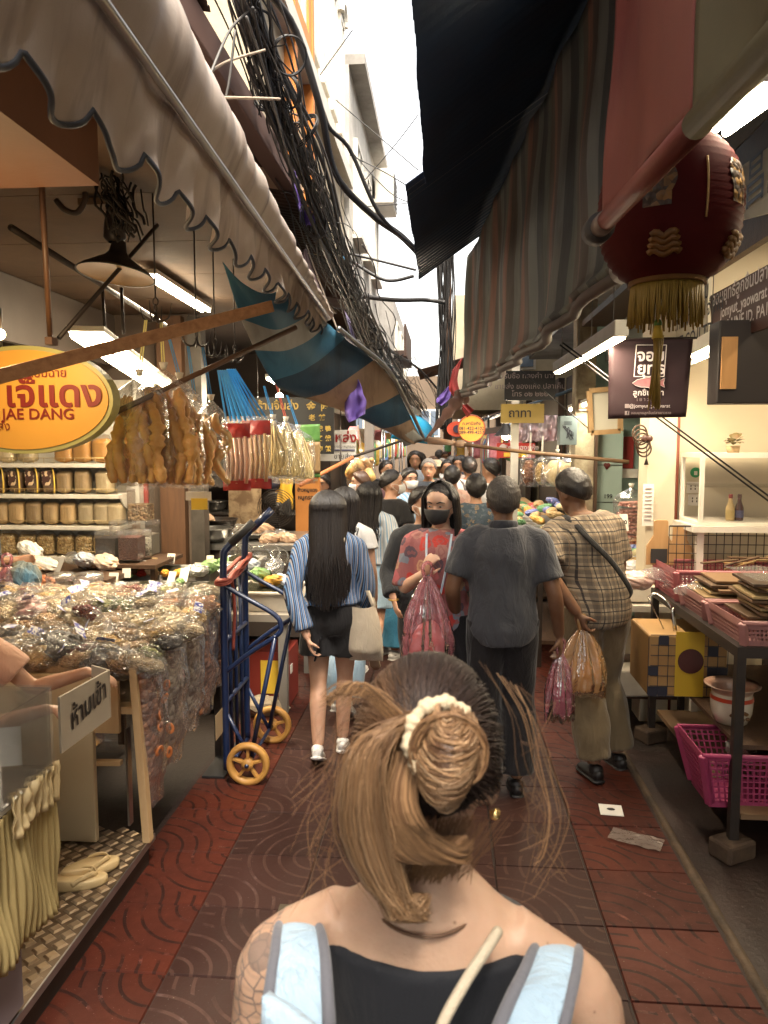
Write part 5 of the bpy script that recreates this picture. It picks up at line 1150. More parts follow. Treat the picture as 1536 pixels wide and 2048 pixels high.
text('lettering', 'หมูกรอบ', .06, m_black_metal, os_, V(((a.x + b_.x) / 2, 7.893, atY(600, 995, 7.9).z)), FACE, bold=.002)
mb = MB(); mb.bbox((a.x + .02, 7.889, atY(600, 962, 7.9).z), (b_.x - .02, 7.896, atY(600, 942, 7.9).z)); mb.obj('pale_strip', m_card, os_, smooth=False)
mb = MB(); p = atY(475, 1012, 8.3); mb.box(p, (.15, .02, .25)); rb = tag(mb.obj('red_notice', M('red_notice', (.35, .04, .02), .5), smooth=False), 'small red notice board on the grimy panel', 'notice')
mb = MB(); mb.box(p + V((0, -.013, -.02)), (.06, .004, .04)); mb.obj('white_label', m_white_paint, rb, smooth=False)
bl_ = thing('yellow_apron', 'yellow apron and dark cap hung by the black fan', 'apron', atY(567, 1000, 8.2)); p = atY(567, 985, 8.2)
mb = MB(); mb.grid(lambda u, v: p + V(((u - .5) * .2 + .02 * nz(u * 5, v * 4, 0), .03 * math.sin(u * 9), -.35 * v + .15)), 12, 10); mb.obj('cloth', M('yellow_cotton', (.7, .42, .04), .7), bl_, solid=.004)
mb = MB(); mb.ell(p + V((-.13, 0, .1)), (.1, .08, .09)); mb.obj('dark_cap', M('navy_cap', (.02, .02, .04), .7), bl_)
sb_ = thing('black_signboard', 'black signboard with gold Chinese and Thai characters', 'sign', atY(580, 850, 7.0))
a = atY(497, 795, 7.0); b_ = atY(668, 908, 7.0)
mb = MB(); mb.bbox((a.x, 7.0, b_.z), (b_.x, 7.04, a.z)); mb.obj('board', M('black_board', (.008, .007, .007), .35), sb_, smooth=False)
m_gold = M('gold_paint', (.62, .42, .08), .4)
def gtx(s, u_, v_, size, **k): text('lettering', s, size, m_gold, sb_, atY(u_, v_, 6.993), FACE, bold=.002, **k)
gtx('金', 622, 814, .095); gtx('隆', 651, 814, .095); gtx('ร้านจิ้นส่ง', 556, 812, .105); gtx('老', 624, 836, .062); gtx('舖', 644, 836, .062)
gtx('燒', 640, 858, .055); gtx('鴨', 656, 858, .055); gtx('叉', 640, 877, .055); gtx('燒', 656, 877, .055); gtx('肉', 640, 898, .055); gtx('飯', 656, 898, .055)
for k in range(2):
 mb = MB(); mb.tube([V((lerp(a.x, b_.x, .1 + .8 * k), 7.02, a.z)), V((lerp(a.x, b_.x, .1 + .8 * k), 7.02, 3.15))], .006, 6); mb.obj('hanger', m_black_metal, sb_)
ws = thing('white_signboard', 'white signboard with red Thai letters beside the black one', 'sign', atY(690, 890, 7.4))
a = atY(668, 860, 7.4); b_ = atY(712, 922, 7.4)
mb = MB(); mb.bbox((a.x - .3, 7.4, b_.z), (b_.x, 7.43, a.z)); mb.obj('board', m_white_paint, ws, smooth=False)
text('lettering', 'แหล่ง', .13, m_redp, ws, atY(684, 876, 7.393), FACE, bold=.003)
text('lettering', 'หมูแดง หมูกรอบ', .035, m_black_metal, ws, atY(688, 893, 7.393), FACE)
text('lettering', 'ขายส่ง', .07, m_black_metal, ws, atY(686, 913, 7.393), FACE)
mb = MB(); mb.bbox((a.x - .28, 7.392, atY(690, 901, 7.4).z), (b_.x - .01, 7.396, atY(690, 899, 7.4).z)); mb.obj('blue_rule', M('navy_paint', (.02, .03, .12), .5), ws, smooth=False)
pole = MB(); pole.tube([atY(681, 870, 6.4), atY(681, 1000, 6.4)], .008, 6); tag(pole.obj('hook_pole', m_black_metal), 'thin black pole hanging in front of the white signboard', 'pole')
pl_ = thing('steel_post', 'grey perforated steel post between the two left shops', 'post', (atY(738, 980, 8.2).x, 8.2, 0)); x0_ = atY(738, 980, 8.2).x
mb = MB(); mb.bbox((x0_ - .05, 8.2, 0), (x0_ + .05, 8.3, 3.2)); mb.obj('shaft', M('post_grey', (.2, .18, .17), .5, metal=.3), pl_, smooth=False)
hang('large clear bag of golden crisps hanging from a fringe of straps', atY(722, 905, 7.8), .3, .25, .42, M('clear_strap', (.5, .42, .33), .4), 0, fill_twist(m_maw2, 5, .05), 31, xt=atY(716, 850, 7.8))
m_purple = canvas_mat('purple_cloth', (.19, .12, .42), (.15, .09, .35), .25, (.08, .05, .2), trans=.3)
def drape(label, q, seed, name='purple_cloth', mat=None, amp=.02):
 rows_ = [(atY(a, b, y), atY(c, d, y)) for a, b, c, d, y in q]
 Ls = spline([r[0] for r in rows_], 30); Rs = spline([r[1] for r in rows_], 30)
 def fn(u, v):
  k = min(int(v * 29), 28); t = v * 29 - k; p = Ls[k].lerp(Ls[k + 1], t).lerp(Rs[k].lerp(Rs[k + 1], t), u)
  p.y += amp * math.sin(u * 9 + v * 3 + seed) * (.3 + v) + amp * nz(u * 4, v * 5, seed); return p
 mb = MB(); mb.grid(fn, 16, 30); return tag(mb.obj(name, mat or m_purple, solid=.003), label, 'cloth')
drape('purple cloth hanging in the lane below the striped awning', [(684, 697, 692, 700, 5.2), (688, 730, 704, 735, 5.2), (691, 775, 722, 770, 5.2), (689, 800, 727, 788, 5.2), (690, 824, 733, 802, 5.2), (694, 838, 731, 818, 5.2), (699, 846, 730, 828, 5.2)], 1)
drape('narrow purple cloth strip caught on the upper left eave', [(580, 340, 590, 342, 4.7), (590, 380, 608, 400, 4.7), (600, 430, 628, 432, 4.7), (602, 446, 627, 455, 4.7)], 2)
drape('pale violet cloth strip on the far eave below the cables', [(688, 620, 700, 640, 7.6), (700, 660, 712, 680, 7.6), (706, 676, 716, 690, 7.6)], 3, mat=canvas_mat('pale_violet', (.4, .36, .55), (.3, .26, .42), .2, (.2, .16, .3), trans=.3))
drape('faded patterned awning end behind the scalloped canvas', [(608, 500, 612, 498, 4.9), (606, 550, 640, 580, 4.9), (632, 610, 658, 622, 4.9), (646, 634, 656, 632, 4.9)], 4, 'patterned_cloth', canvas_mat('patterned_rose', (.36, .25, .24), (.22, .2, .26), .5, (.4, .2, .16), trans=.2))
mb = MB(); mb.tube(spline([atY(612, 490, 5.0), atY(660, 620, 5.1), atY(690, 700, 5.2)], 12), .005, 5); tag(mb.obj('thin_rope', M('pale_rope', (.5, .42, .35), .7)), 'thin pale rope holding the purple cloth', 'rope')
# RIGHT SIDE
# ---- hanging awning curtains
def stripe_mat(name, cols, period, y=True):
 t = NT(name); ob = t.coord('UV'); sep = t.n('SeparateXYZ'); t.l(ob, sep.inputs[0])
 p = t.coord('Object'); n1 = t.noise(t.coord('Object', (3, 3, .8)), 2, 5, .6)
 f = t.math('FRACT', t.math('ADD', t.math('DIVIDE', sep.outputs[0], period), t.math('MULTIPLY', n1, .06)))
 stops = [(i / len(cols), c) for i, c in enumerate(cols)]
 c = t.ramp(f, stops, 'CONSTANT')
 c = t.mix(t.math('MULTIPLY', t.ramp(n1, [(.42, 0.), (.7, 1.)]), .6), c, (.035, .026, .022))
 bp = t.bump(t.math('ADD', n1, t.math('MULTIPLY', t.noise(p, 200, 2), .06)), .4, .02)
 b1 = t.bsdf(col=c, rough=.55, spec=.35, normal=bp); tl = t.n('BsdfTranslucent'); t.l(c, tl.inputs[0])
 m = t.n('MixShader'); m.inputs[0].default_value = .18; t.l(b1.outputs[0], m.inputs[1]); t.l(tl.outputs[0], m.inputs[2])
 return t.done(m)
def uvgrid(mb_o, nu, nv):
 me = mb_o.data; uv = me.uv_layers.new(name='UVMap'); w = nu + 1
 vi = np.zeros(len(me.loops), dtype=np.int32); me.loops.foreach_get('vertex_index', vi)
 a = np.stack([(vi % w) / nu, (vi // w) / nv], 1).astype(np.float32).ravel(); uv.data.foreach_set('uv', a)
m_rstripe = stripe_mat('faded_stripe', [(.2, .1, .075), (.105, .09, .075), (.115, .125, .11), (.065, .068, .07), (.15, .15, .138), (.09, .07, .06)], .13)
A0 = atY(1245, 540, 2.95); B0 = atY(925, 795, 7.0)
ra = thing('striped_curtain_awning', 'faded striped awning curtain hanging under the dark roof on the right', 'awning', (.4, 5, 2.4))
def rfn(u, v):
 p = A0.lerp(B0, u); p.z += -.05 * math.sin(u * math.pi); zt = 3.33 + max(0, p.x + .15) * .7
 f = math.sin(u * 44 + 1.5 * nz(u * 6, 2, 0)) * .5 + .5 * nz(u * 26, v * 1.3, 0)
 amp = .05 * math.sin(min(1, v * 1.2) * math.pi / 2 + .3)
 x = p.x + amp * f + .02 * nz(u * 10, v * 3, 2); z = lerp(zt, p.z, v ** .9)
 if v > .93:
  k = (v - .93) / .07; x -= .03 * math.sin(k * math.pi); z += .02 * k
 return V((x + .03 * (1 - v), p.y + .06 * nz(u * 8, v * 2, 7), z))
mb = MB(); mb.grid(rfn, 260, 30); o = mb.obj('striped_cloth', m_rstripe, ra, solid=.003); uvgrid(o, 260, 30)
mb = MB(); mb.tube([rfn(i / 30, 1) + V((.01, 0, 0)) for i in range(31)], .028, 10); mb.obj('bottom_roll', M('brown_roll', (.1, .07, .06), .6, var=(.06, .045, .04), vs=6), ra)
mb = MB(); q = rfn(0, 1); mb.tube([q + V((0, .06, -.01)), q + V((0.01, -.13, .0))], .05, 18); mb.obj('roll_end', M('roll_grey', (.14, .1, .085), .5), ra)
mb = MB(); mb.tube([q + V((0.01, -.131, 0)), q + V((.01, -.134, 0))], .028, 14); mb.obj('roll_hole', m_blackgrip, ra, smooth=False)
mb = MB(); pts = spline([atY(925, 792, 7.0), atY(905, 815, 6.9), atY(880, 845, 6.75), atY(850, 882, 6.6)], 24); mb.tube(pts, [max(.012, .075 * (1 - i / 23) ** .8 * (1 + .2 * math.sin(i * 1.3))) for i in range(24)], 10); mb.obj('twisted_end', m_rstripe, ra)
ca = thing('red_curtain_awning', 'dull red and olive awning curtain rolled on a pole at upper right', 'awning', (.45, 1.6, 2.5))
m_redcan = canvas_mat('dull_red_canvas', (.3, .085, .07), (.24, .065, .055), .4, (.12, .03, .025), streak=(6, 2.5, .7), trans=.22)
m_olive = canvas_mat('olive_canvas', (.16, .14, .08), (.12, .105, .06), .4, (.05, .045, .03), streak=(6, 2.5, .7), trans=.22)
C0 = atX(1213, 420, .47); C1 = atX(1545, 45, .47)
def cfn2(y0, y1):
 def fn(u, v):
  y = lerp(y0, y1, u); p = C0 + (C1 - C0) * ((y - C0.y) / (C1.y - C0.y)); z = lerp(3.4, p.z, v)
  return V((p.x + .02 * nz(y * 5, v * 2, 3) + .03 * math.sin(y * 9 + v * 1.5) * (1 - v * .6), y, z))
 return fn
ys = C0.y + (C1.y - C0.y) * .68
mb = MB(); mb.grid(cfn2(C0.y + .02, ys), 60, 30); mb.obj('red_cloth', m_redcan, ca, solid=.003)
mb = MB(); mb.grid(cfn2(ys - .005, .6), 50, 30); mb.obj('olive_cloth', m_olive, ca, solid=.003)
d = (C1 - C0).normalized()
mb = MB(); mb.tube([C0 - d * .05 + V((.01, 0, -.02)), C0 + (C1 - C0) * .68 + V((.01, 0, -.02))], .028, 16); mb.obj('red_roll', m_redcan, ca)
mb = MB(); mb.tube([C0 + (C1 - C0) * .68 + V((.01, 0, -.02)), C1 + d * .6 + V((.01, 0, -.02))], .028, 16); mb.obj('olive_roll', m_olive, ca)
mb = MB(); mb.tube([C0 - d * .15 + V((.01, 0, -.02)), C0 - d * .04 + V((.01, 0, -.02))], .032, 14); mb.obj('pipe', M('grey_pipe', (.2, .15, .13), .5, metal=.3), ca)
mb = MB(); mb.tube([C0 - d * .22 + V((.01, 0, -.02)), C0 - d * .13 + V((.01, 0, -.02))], .045, 16); mb.obj('pipe_cap', M('dark_cap', (.05, .045, .045), .6, bump=.4, bs=60), ca)
# ---- red lantern
ln = thing('red_lantern', 'big red paper lantern with gold trim behind the red awning', 'lantern', atY(1335, 640, 2.75)); c = atY(1338, 425, 2.75)
m_lred = M('lantern_red', (.08, .005, .0045), .75, var=(.05, .004, .0035), vs=3, spec=.15)
prof = []
for i in range(41):
 t_ = -1 + 2 * i / 40; r = .235 * math.sqrt(max(0, 1 - abs(t_ * .86) ** 2.4)) * (1 + .022 * math.cos(i * math.pi)); prof.append((r, t_ * .235))
mb = MB(); mb.lathe(prof, 40, c); mb.obj('paper_globe', m_lred, ln)
m_goldd = M('lantern_gold', (.2, .09, .015), .6, var=(.12, .05, .01), vs=20)
for s in (-1, 1):
 mb = MB(); mb.lathe([(.125, s * .215), (.13, s * .25), (.12, s * .25), (.115, s * .215)], 28, c); mb.obj('gold_ring', m_goldd, ln)
def lsurf(a, t_):
 r = .237 * math.sqrt(max(0, 1 - abs(t_ * .86) ** 2.4)) + .004; return c + V((r * math.cos(a), r * math.sin(a), t_ * .235))
for (a, t_, w, h) in ((-2.0, .1, .5, .55), (-.75, .2, .45, .6)):
 mb = MB(); mb.grid(lambda u, v: lsurf(a + (u - .5) * w * 1.0 * math.sin(max(.35, v) * 2.4), t_ + (v - .5) * h), 10, 12); mb.obj('dark_character', grains('lantern_char', [(0, (.03, .02, .015)), (.6, (.06, .03, .015)), (.8, (.3, .16, .04)), (1, (.1, .05, .02))], 42, .6), ln)
for (a, t_) in ((-1.9, -.75), (-.6, -.72)):
 mb = MB()
 for k in range(4): mb.tube([lsurf(a + (i / 8 - .5) * (.5 - .05 * k) , t_ + k * .07 + .03 * math.sin(i * 1.2)) for i in range(9)], .012, 6)
 mb.obj('gold_cloud', m_goldd, ln)
mb = MB(); mb.tube([lsurf(-1.35, .45 - i * .1) for i in range(9)], .004, 5); mb.obj('cord', M('tan_cord', (.45, .28, .1), .6), ln)
m_tass = M('gold_tassel', (.34, .22, .03), .6, var=(.2, .12, .02), vs=12, st=(30, 30, 1))
mb = MB(); rg = random.Random(9)
for k in range(150):
 a = 2 * math.pi * k / 150; p = c + V((.118 * math.cos(a), .118 * math.sin(a), -.248)); mb.tube([p, p + V((rg.uniform(-.008, .008), rg.uniform(-.008, .008), -rg.uniform(.11, .15)))], .0032, 4)
mb.obj('fringe', m_tass, ln)['kind'] = 'stuff'
mb = MB(); p = atY(1316, 648, 2.75); mb.ell(p, (.014, .014, .018)); mb.obj('green_bead', M('green_bead', (.1, .2, .03), .4), ln)
mb = MB(); mb.tube([c + V((0, 0, -.25)), p], .003, 5); mb.tube([p, p + V((0, 0, -.05))], [.012, .02], 10); mb.obj('tassel_cap', M('yellow_cap', (.55, .38, .04), .5), ln)
mb = MB()
for k in range(46): mb.tube([p + V((rg.gauss(0, .007), rg.gauss(0, .007), -.04)), p + V((rg.gauss(0, .011), rg.gauss(0, .011), -rg.uniform(.24, .3)))], .0028, 4)
mb.obj('tassel', m_tass, ln)['kind'] = 'stuff'
# ---- lamps on the right
batten('fluorescent_lamp', 'twin-tube fluorescent lamp at the right edge above the lantern', atX(1432, 268, 1.02), atX(1560, 172, 1.02), w=.1, power=2.2, r=.016, e=14, col=(1, .93, .74))
def led(label, a, b_, power):
 g = thing('led_lamp', label, 'lamp', (a + b_) / 2); t = (b_ - a).normalized(); s_ = V((-t.y, t.x, 0))
 mb = MB(); mb.bar(a + V((0, 0, .05)), b_ + V((0, 0, .05)), .07, .08); mb.obj('white_case', m_white_paint, g, smooth=False, bevel=.006)
 for k in range(2):
  q0 = a.lerp(b_, .03 + .48 * k); q1 = a.lerp(b_, .47 + .5 * k); mb = MB(); mb.bar(q0 + V((0, 0, .004)), q1 + V((0, 0, .004)), .05, .008); mb.obj('diffuser', emis('led_warm', (1, .82, .55), 15), g, smooth=False)
 for k in (.2, .8):
  q = a.lerp(b_, k); mb = MB(); mb.tube([q + V((0, 0, .09)), V((q.x, q.y, 3.36))], .003, 5); mb.obj('hanging_wire', m_gcable, g)
 lamp('led_light', 'AREA', (a + b_) / 2 - V((0, 0, .006)), power, WARM, g, (b_ - a).length, .05, (0, 0, math.atan2(t.y, t.x)))
led('nearer of two suspended white box lamps beside the dark banner', atY(1243, 676, 3.85), atY(1170, 718, 4.85), 7)
led('farther of two suspended white box lamps beside the dark banner', atY(1170, 718, 4.9), atY(1114, 748, 6.2), 7)
led('box lamp half hidden behind the right edge of the banner', atY(1432, 694, 4.3), atY(1385, 716, 4.75), 7)
batten('fluorescent_lamp', 'single bright tube by the wooden window frame on the right', atY(1182, 806, 6.6), atY(1140, 820, 7.6), w=.05, tubes=1, power=7, col=(1, .9, .7))
batten('fluorescent_lamp', 'ceiling tube inside the cream shop on the right', (2.3, 3.3, 3.2), (2.3, 4.5, 3.2), power=11, col=(1, .8, .52))
# ---- dark banner
bn = thing('dark_banner', 'dark maroon banner with white Thai lettering and a fish', 'banner', atY(1300, 835, 4.2))
a = atY(1218, 678, 4.2); b_ = atY(1386, 676, 4.2); c_ = atY(1216, 838, 4.2); d_ = atY(1372, 834, 4.2)
mb = MB(); mb.grid(lambda u, v: c_.lerp(d_, u).lerp(a.lerp(b_, u), v) + V((0, .008 * nz(u * 4, v * 4, 0), 0)), 14, 14); mb.obj('cloth', M('maroon_cloth', (.022, .007, .01), .7, var=(.03, .01, .013), vs=4), bn, solid=.003)
m_wtx = M('white_print', (.62, .56, .55), .6); m_gtx = M('dim_print', (.3, .24, .24), .6)
def btx(s, u_, v_, size, m=m_wtx, **k): text('lettering', s, size, m, bn, atY(u_, v_, 4.186), FACE, **k)
btx('จอม', 1302, 712, .085, bold=.002); btx('ยุทธ', 1302, 738, .085, bold=.002)
btx('ลูกชิ้นปลา', 1297, 786, .042, bold=.0008); btx('เ ย า ว ร า ช', 1297, 799, .026, m_gtx)
btx('@jomyut_yaowarat', 1299, 812, .027, m_wtx); btx('จอมยุทธลูกชิ้นปลาเยาวราช', 1302, 826, .02, m_gtx)
fr_ = [(1273, 690), (1333, 690), (1328, 753), (1268, 753)]
mb = MB()
for k in range(4):
 p, q = atY(*fr_[k], 4.186), atY(*fr_[(k + 1) % 4], 4.186); mb.bar(p, q, .003, .004)
mb.obj('box_outline', m_wtx, bn, smooth=False)
fc = atY(1297, 766, 4.186); mb = MB()
out = [(-.085, 0), (-.06, .018), (-.02, .026), (.005, .03), (.015, .042), (.03, .025), (.055, .01), (.085, .026), (.078, 0), (.085, -.024), (.055, -.008), (.03, -.02), (.01, -.034), (0, -.024), (-.04, -.022), (-.07, -.012)]
mb.poly([fc + V((x_, 0, z_)) for x_, z_ in out], (0, .003, 0)); mb.obj('fish_emblem', M('fish_pink', (.32, .1, .12), .6, var=(.45, .2, .2), vs=20), bn, smooth=False)
mb = MB(); mb.tube([fc + V((x_, -.002, z_)) for x_, z_ in out], .0016, 4, closed=True); mb.obj('fish_outline', m_wtx, bn)
for v_, nm in ((812, 'photo_icon'), (826, 'social_icon')):
 mb = MB(); mb.box(atY(1254, v_, 4.187), (.022, .003, .022)); ic = mb.obj(nm, m_gtx, bn, smooth=False)
text('icon_letter', 'f', .024, m_blackgrip, bn, atY(1255, 826, 4.183), FACE, bold=.001)
mb = MB(); mb.tube([a + V((-.02, 0, 0)), b_ + V((.02, 0, 0))], .006, 6); mb.obj('top_rod', m_black_metal, bn)
# ---- shop signs on the right facade (plane X = 1.5)
sx_ = 1.5
def wallsign(name, label, q, mat, lines, thick=.02):
 g = thing(name, label, 'sign', atX(q[0][0], q[0][1], sx_)); P = [atX(u_, v_, sx_) for u_, v_ in q]
 mb = MB(); mb.poly(P, (thick, 0, 0)); mb.obj('board', mat, g, smooth=False)
 for s, u_, v_, size, m in lines:
  p = atX(u_, v_, sx_ - .006); text('lettering', s, size, m, g, p, FACE_R, bold=.0012)
 return g
m_bsign = M('brown_sign', (.07, .028, .02), .5); m_wsign = M('pale_sign', (.5, .46, .38), .6, var=(.42, .38, .3), vs=3, dirt=.2); m_navtx = M('navy_text', (.015, .016, .03), .5)
wallsign('brown_sign', 'brown shop sign with white contact lettering at the right edge', [(1420, 592), (1424, 690), (1580, 640), (1580, 505)], m_bsign, [('จอมยุทธ์ลูกชิ้นปลา, ข้าวต้ม', 1500, 562, .1, m_wtx), ('jomyut_yaowarat', 1484, 606, .085, m_wtx), ('1313 LINE ID. PA1966', 1492, 636, .085, m_wtx), ('ST', 1432, 678, .06, m_wtx)])
wallsign('pale_sign', 'pale company sign with dark Thai lettering behind the tassel', [(1330, 612), (1330, 752), (1416, 715), (1416, 548)], m_wsign, [('สมาคม', 1395, 592, .14, m_navtx), ('เคหะสถานพาณิชย์ จำกัด', 1378, 637, .12, m_navtx), ('ST CO.,LTD.', 1388, 676, .13, m_navtx)])
wallsign('grey_green_sign', 'dim greenish sign with dark lettering behind the gold fringe', [(1160, 700), (1160, 742), (1300, 690), (1300, 590)], M('greenish_sign', (.24, .26, .22), .6, var=(.18, .2, .17), vs=3), [('ห้างหุ้นส่วนจำกัด', 1235, 665, .16, m_navtx)])
wallsign('upper_sign', 'white sign with tall black characters beside the lantern', [(1465, 345), (1462, 445), (1600, 410), (1600, 250)], m_wsign, [('泰昌隆', 1510, 365, .26, m_navtx)])
ysg = thing('yellow_shop_sign', 'dull yellow hanging sign in shadow under the striped awning', 'sign', atY(1040, 830, 8.0))
a = atY(1002, 808, 8.0); b_ = atY(1088, 846, 8.0); mb = MB(); mb.bbox((a.x, 8, b_.z), (b_.x, 8.03, a.z)); mb.obj('board', M('dull_yellow', (.3, .2, .04), .55), ysg, smooth=False)
text('lettering', 'ถาทา', .12, m_black_metal, ysg, atY(1040, 827, 7.99), FACE, bold=.002)
dsg = thing('dark_sign', 'dark board with faint white Thai lines below the striped awning', 'sign', atY(1060, 770, 7.4))
a = atY(1010, 742, 7.4); b_ = atY(1110, 800, 7.4); mb = MB(); mb.bbox((a.x, 7.4, b_.z), (b_.x, 7.44, a.z)); mb.obj('board', M('near_black', (.012, .011, .012), .5), dsg, smooth=False)
for s, v_ in (('รับซื้อ ทองคำ นาก', 752), ('ขายส่ง ของแห้ง ปลาเค็ม', 773), ('โทร ๐๒ ๒๒๒', 788)): text('lettering', s, .07, m_gtx, dsg, atY(1060, v_, 7.39), FACE)
rs = thing('round_sign', 'orange-yellow round hanging sign with dark lettering in mid lane', 'sign', atY(943, 860, 9.5)); p = atY(943, 857, 9.5)
mb = MB(); mb.lathe([(0, -.012), (.17, -.012), (.17, .012), (0, .012)], 36, p, FACE); mb.obj('disc', M('round_orange', (.62, .3, .03), .5), rs, smooth=False)
mb = MB(); mb.tube([p + V((.165 * math.cos(a), -.013, .165 * math.sin(a))) for a in [2 * math.pi * i / 36 for i in range(36)]], .008, 5, closed=True); mb.obj('rim', M('rim_red', (.3, .06, .02), .5), rs)
for s, dz in (('ก.พานิชกิจ', .06), ('081-422-4102', 0), ('089-499-4257', -.05)): text('lettering', s, .055, m_navtx, rs, p + V((0, -.016, dz)), FACE, bold=.001)
rs2 = thing('oval_red_sign', 'small red oval sign partly behind the round one', 'sign', atY(914, 862, 9.7)); p = atY(914, 858, 9.7)
mb = MB(); mb.lathe([(0, -.01), (.13, -.01), (.13, .01), (0, .01)], 30, p, FACE @ Matrix.Diagonal((1, .75, 1))); mb.obj('disc', M('sign_red', (.42, .05, .02), .5), rs2, smooth=False)
mb = MB(); mb.lathe([(0, -.01), (.05, -.01), (.05, .01), (0, .01)], 20, p + V((0, -.012, 0)), FACE); mb.obj('badge', M('badge_dark', (.03, .02, .04), .5), rs2, smooth=False)
rss = thing('red_strip_sign', 'red strip sign with a yellow panel hanging over the right stalls', 'sign', atY(1030, 900, 8.5))
a = atY(994, 886, 8.5); b_ = atY(1070, 916, 8.5); mb = MB(); mb.bbox((a.x, 8.5, b_.z), (b_.x, 8.52, a.z)); mb.obj('board', M('strip_red', (.45, .03, .02), .45), rss, smooth=False)
mb = MB(); mb.bbox((lerp(a.x, b_.x, .18), 8.492, lerp(b_.z, a.z, .08)), (lerp(a.x, b_.x, .82), 8.498, lerp(b_.z, a.z, .36))); mb.obj('yellow_panel', M('strip_yellow', (.75, .5, .05), .45), rss, smooth=False)
text('lettering', 'เจริญ ของแห้ง', .075, m_wtx, rss, V(((a.x + b_.x) / 2 + .03, 8.49, lerp(b_.z, a.z, .68))), FACE, bold=.001); text('lettering', 'ราคาส่ง', .04, m_redtxt, rss, V(((a.x + b_.x) / 2, 8.485, lerp(b_.z, a.z, .22))), FACE)
mb = MB(); mb.lathe([(0, -.004), (.035, -.004), (.035, .004), (0, .004)], 18, atY(1006, 894, 8.49), FACE); mb.obj('round_mark', m_wtx, rss, smooth=False)
for i in range(4):
 drape(f'shiny pink-silver bag hanging beside the red strip sign, {ORD[i]} from left', [(1036 + i * 19, 832, 1058 + i * 19, 830, 8.2), (1034 + i * 19, 862, 1058 + i * 19, 860, 8.2), (1032 + i * 19, 884, 1060 + i * 19, 880, 8.2)], i, 'pink_bag', M('pink_foil', (.5, .22, .24), .25, metal=.3, var=(.55, .6, .66), vs=5, st=(1, 1, .6), bump=.6, bs=10), .03)
mbx = thing('meter_box', 'grey-blue graffitied meter box on the peeling pillar', 'box', atY(1135, 890, 6.8)); a = atY(1120, 832, 6.8); b_ = atY(1154, 890, 6.8)
mb = MB(); mb.bbox((a.x, 6.8, b_.z), (b_.x, 6.95, a.z)); mb.obj('case', M('box_bluegrey', (.16, .21, .22), .5, var=(.12, .16, .17), vs=4), mbx, smooth=False, bevel=.005)
mb = MB(); rg = random.Random(2)
q = [atY(1128 + rg.uniform(-4, 20), 862 + rg.uniform(-12, 18), 6.797) for _ in range(16)]; mb.tube(spline(q, 70), .003, 4); mb.obj('graffiti', m_navtx, mbx)
mb = MB(); [mb.box(atY(1136, 844 + k * 4, 6.797), (.07, .004, .006)) for k in range(2)]; mb.obj('vent_slit', m_navtx, mbx, smooth=False)
wf = thing('wooden_window', 'tilted bare wooden window frame behind the dark banner', 'window', atY(1205, 865, 6.4))
P = [atY(u_, v_, 6.4) for u_, v_ in ((1178, 782), (1240, 776), (1240, 862), (1182, 866))]; m_framew = M('window_wood', (.42, .28, .13), .6, var=(.3, .18, .08), vs=6)
for k in range(4):
 mb = MB(); mb.bar(P[k], P[(k + 1) % 4], .04, .05, up=(0, 1, 0)); mb.obj('frame_bar', m_framew, wf, smooth=False)
mb = MB(); mb.poly([lerp(p, (P[0] + P[2]) / 2, .12) for p in P], (0, .006, 0)); mb.obj('pane', M('hazy_glass', (.5, .48, .4), .2, spec=.6), wf, smooth=False)
dkb = thing('notice_case', 'dark hanging display case with an orange panel at right edge', 'case', atX(1460, 800, 1.32)); P0 = atY(1440, 640, 3.9); P1 = atY(1600, 806, 3.9)
mb = MB(); mb.bbox((P0.x, 3.9, P1.z), (P1.x, 4.05, P0.z)); mb.obj('case', M('case_dark', (.022, .015, .013), .55), dkb, smooth=False, bevel=.006)
a = atY(1444, 674, 3.893); b_ = atY(1471, 778, 3.893); mb = MB(); mb.bbox((a.x, 3.885, b_.z), (b_.x, 3.896, a.z)); mb.obj('orange_panel', M('orange_wood', (.62, .33, .12), .5, var=(.5, .24, .08), vs=5, st=(3, 3, .6)), dkb, smooth=False)
# ---- shop fittings: glass cabinet, plant, bottles, wire grid
gc = thing('glass_cabinet', 'small white-framed glass cabinet against the cream wall', 'cabinet', atY(1470, 1045, 4.95)); y0, y1 = 4.72, 5.12
a = atY(1398, 1045, y0); t_ = atY(1412, 906, y0); xl = a.x; xr = xl + .62; zb, zt2 = a.z, t_.z
mb = MB(); mb.bbox((xl, y0, zb - .02), (xr, y1, zb)); mb.obj('base', m_white_paint, gc, smooth=False)
mb = MB(); mb.bbox((xl, y0, zt2 - .03), (xr, y1, zt2)); mb.obj('top', m_white_paint, gc, smooth=False)
for (x_, y_) in ((xl + .012, y0 + .012), (xr - .012, y0 + .012), (xl + .012, y1 - .012), (xr - .012, y1 - .012)):
 mb = MB(); mb.bbox((x_ - .012, y_ - .012, zb), (x_ + .012, y_ + .012, zt2 - .03)); mb.obj('post', m_white_paint, gc, smooth=False)
mb = MB(); mb.bbox((xl + .025, y0 + .01, zb), (xr - .025, y0 + .014, zt2 - .03)); mb.obj('front_pane', film('glass', haze=.02, gloss=.35, bump=0, rough=.03), gc, smooth=False)
mb = MB(); zsh = lerp(zb, zt2, .52); mb.bbox((xl + .02, y0 + .02, zsh - .006), (xr - .02, y1, zsh)); mb.obj('shelf', film('glass'), gc, smooth=False)
mb = MB(); mb.bbox((xl - .04, y0 - .02, zb - .06), (xr, y1, zb - .022)); mb.bbox((xl, y0 + .02, 0), (xl + .04, y0 + .06, zb - .06)); tag(mb.obj('cabinet_bench', m_white_paint, smooth=False), 'white bench under the glass cabinet', 'bench')
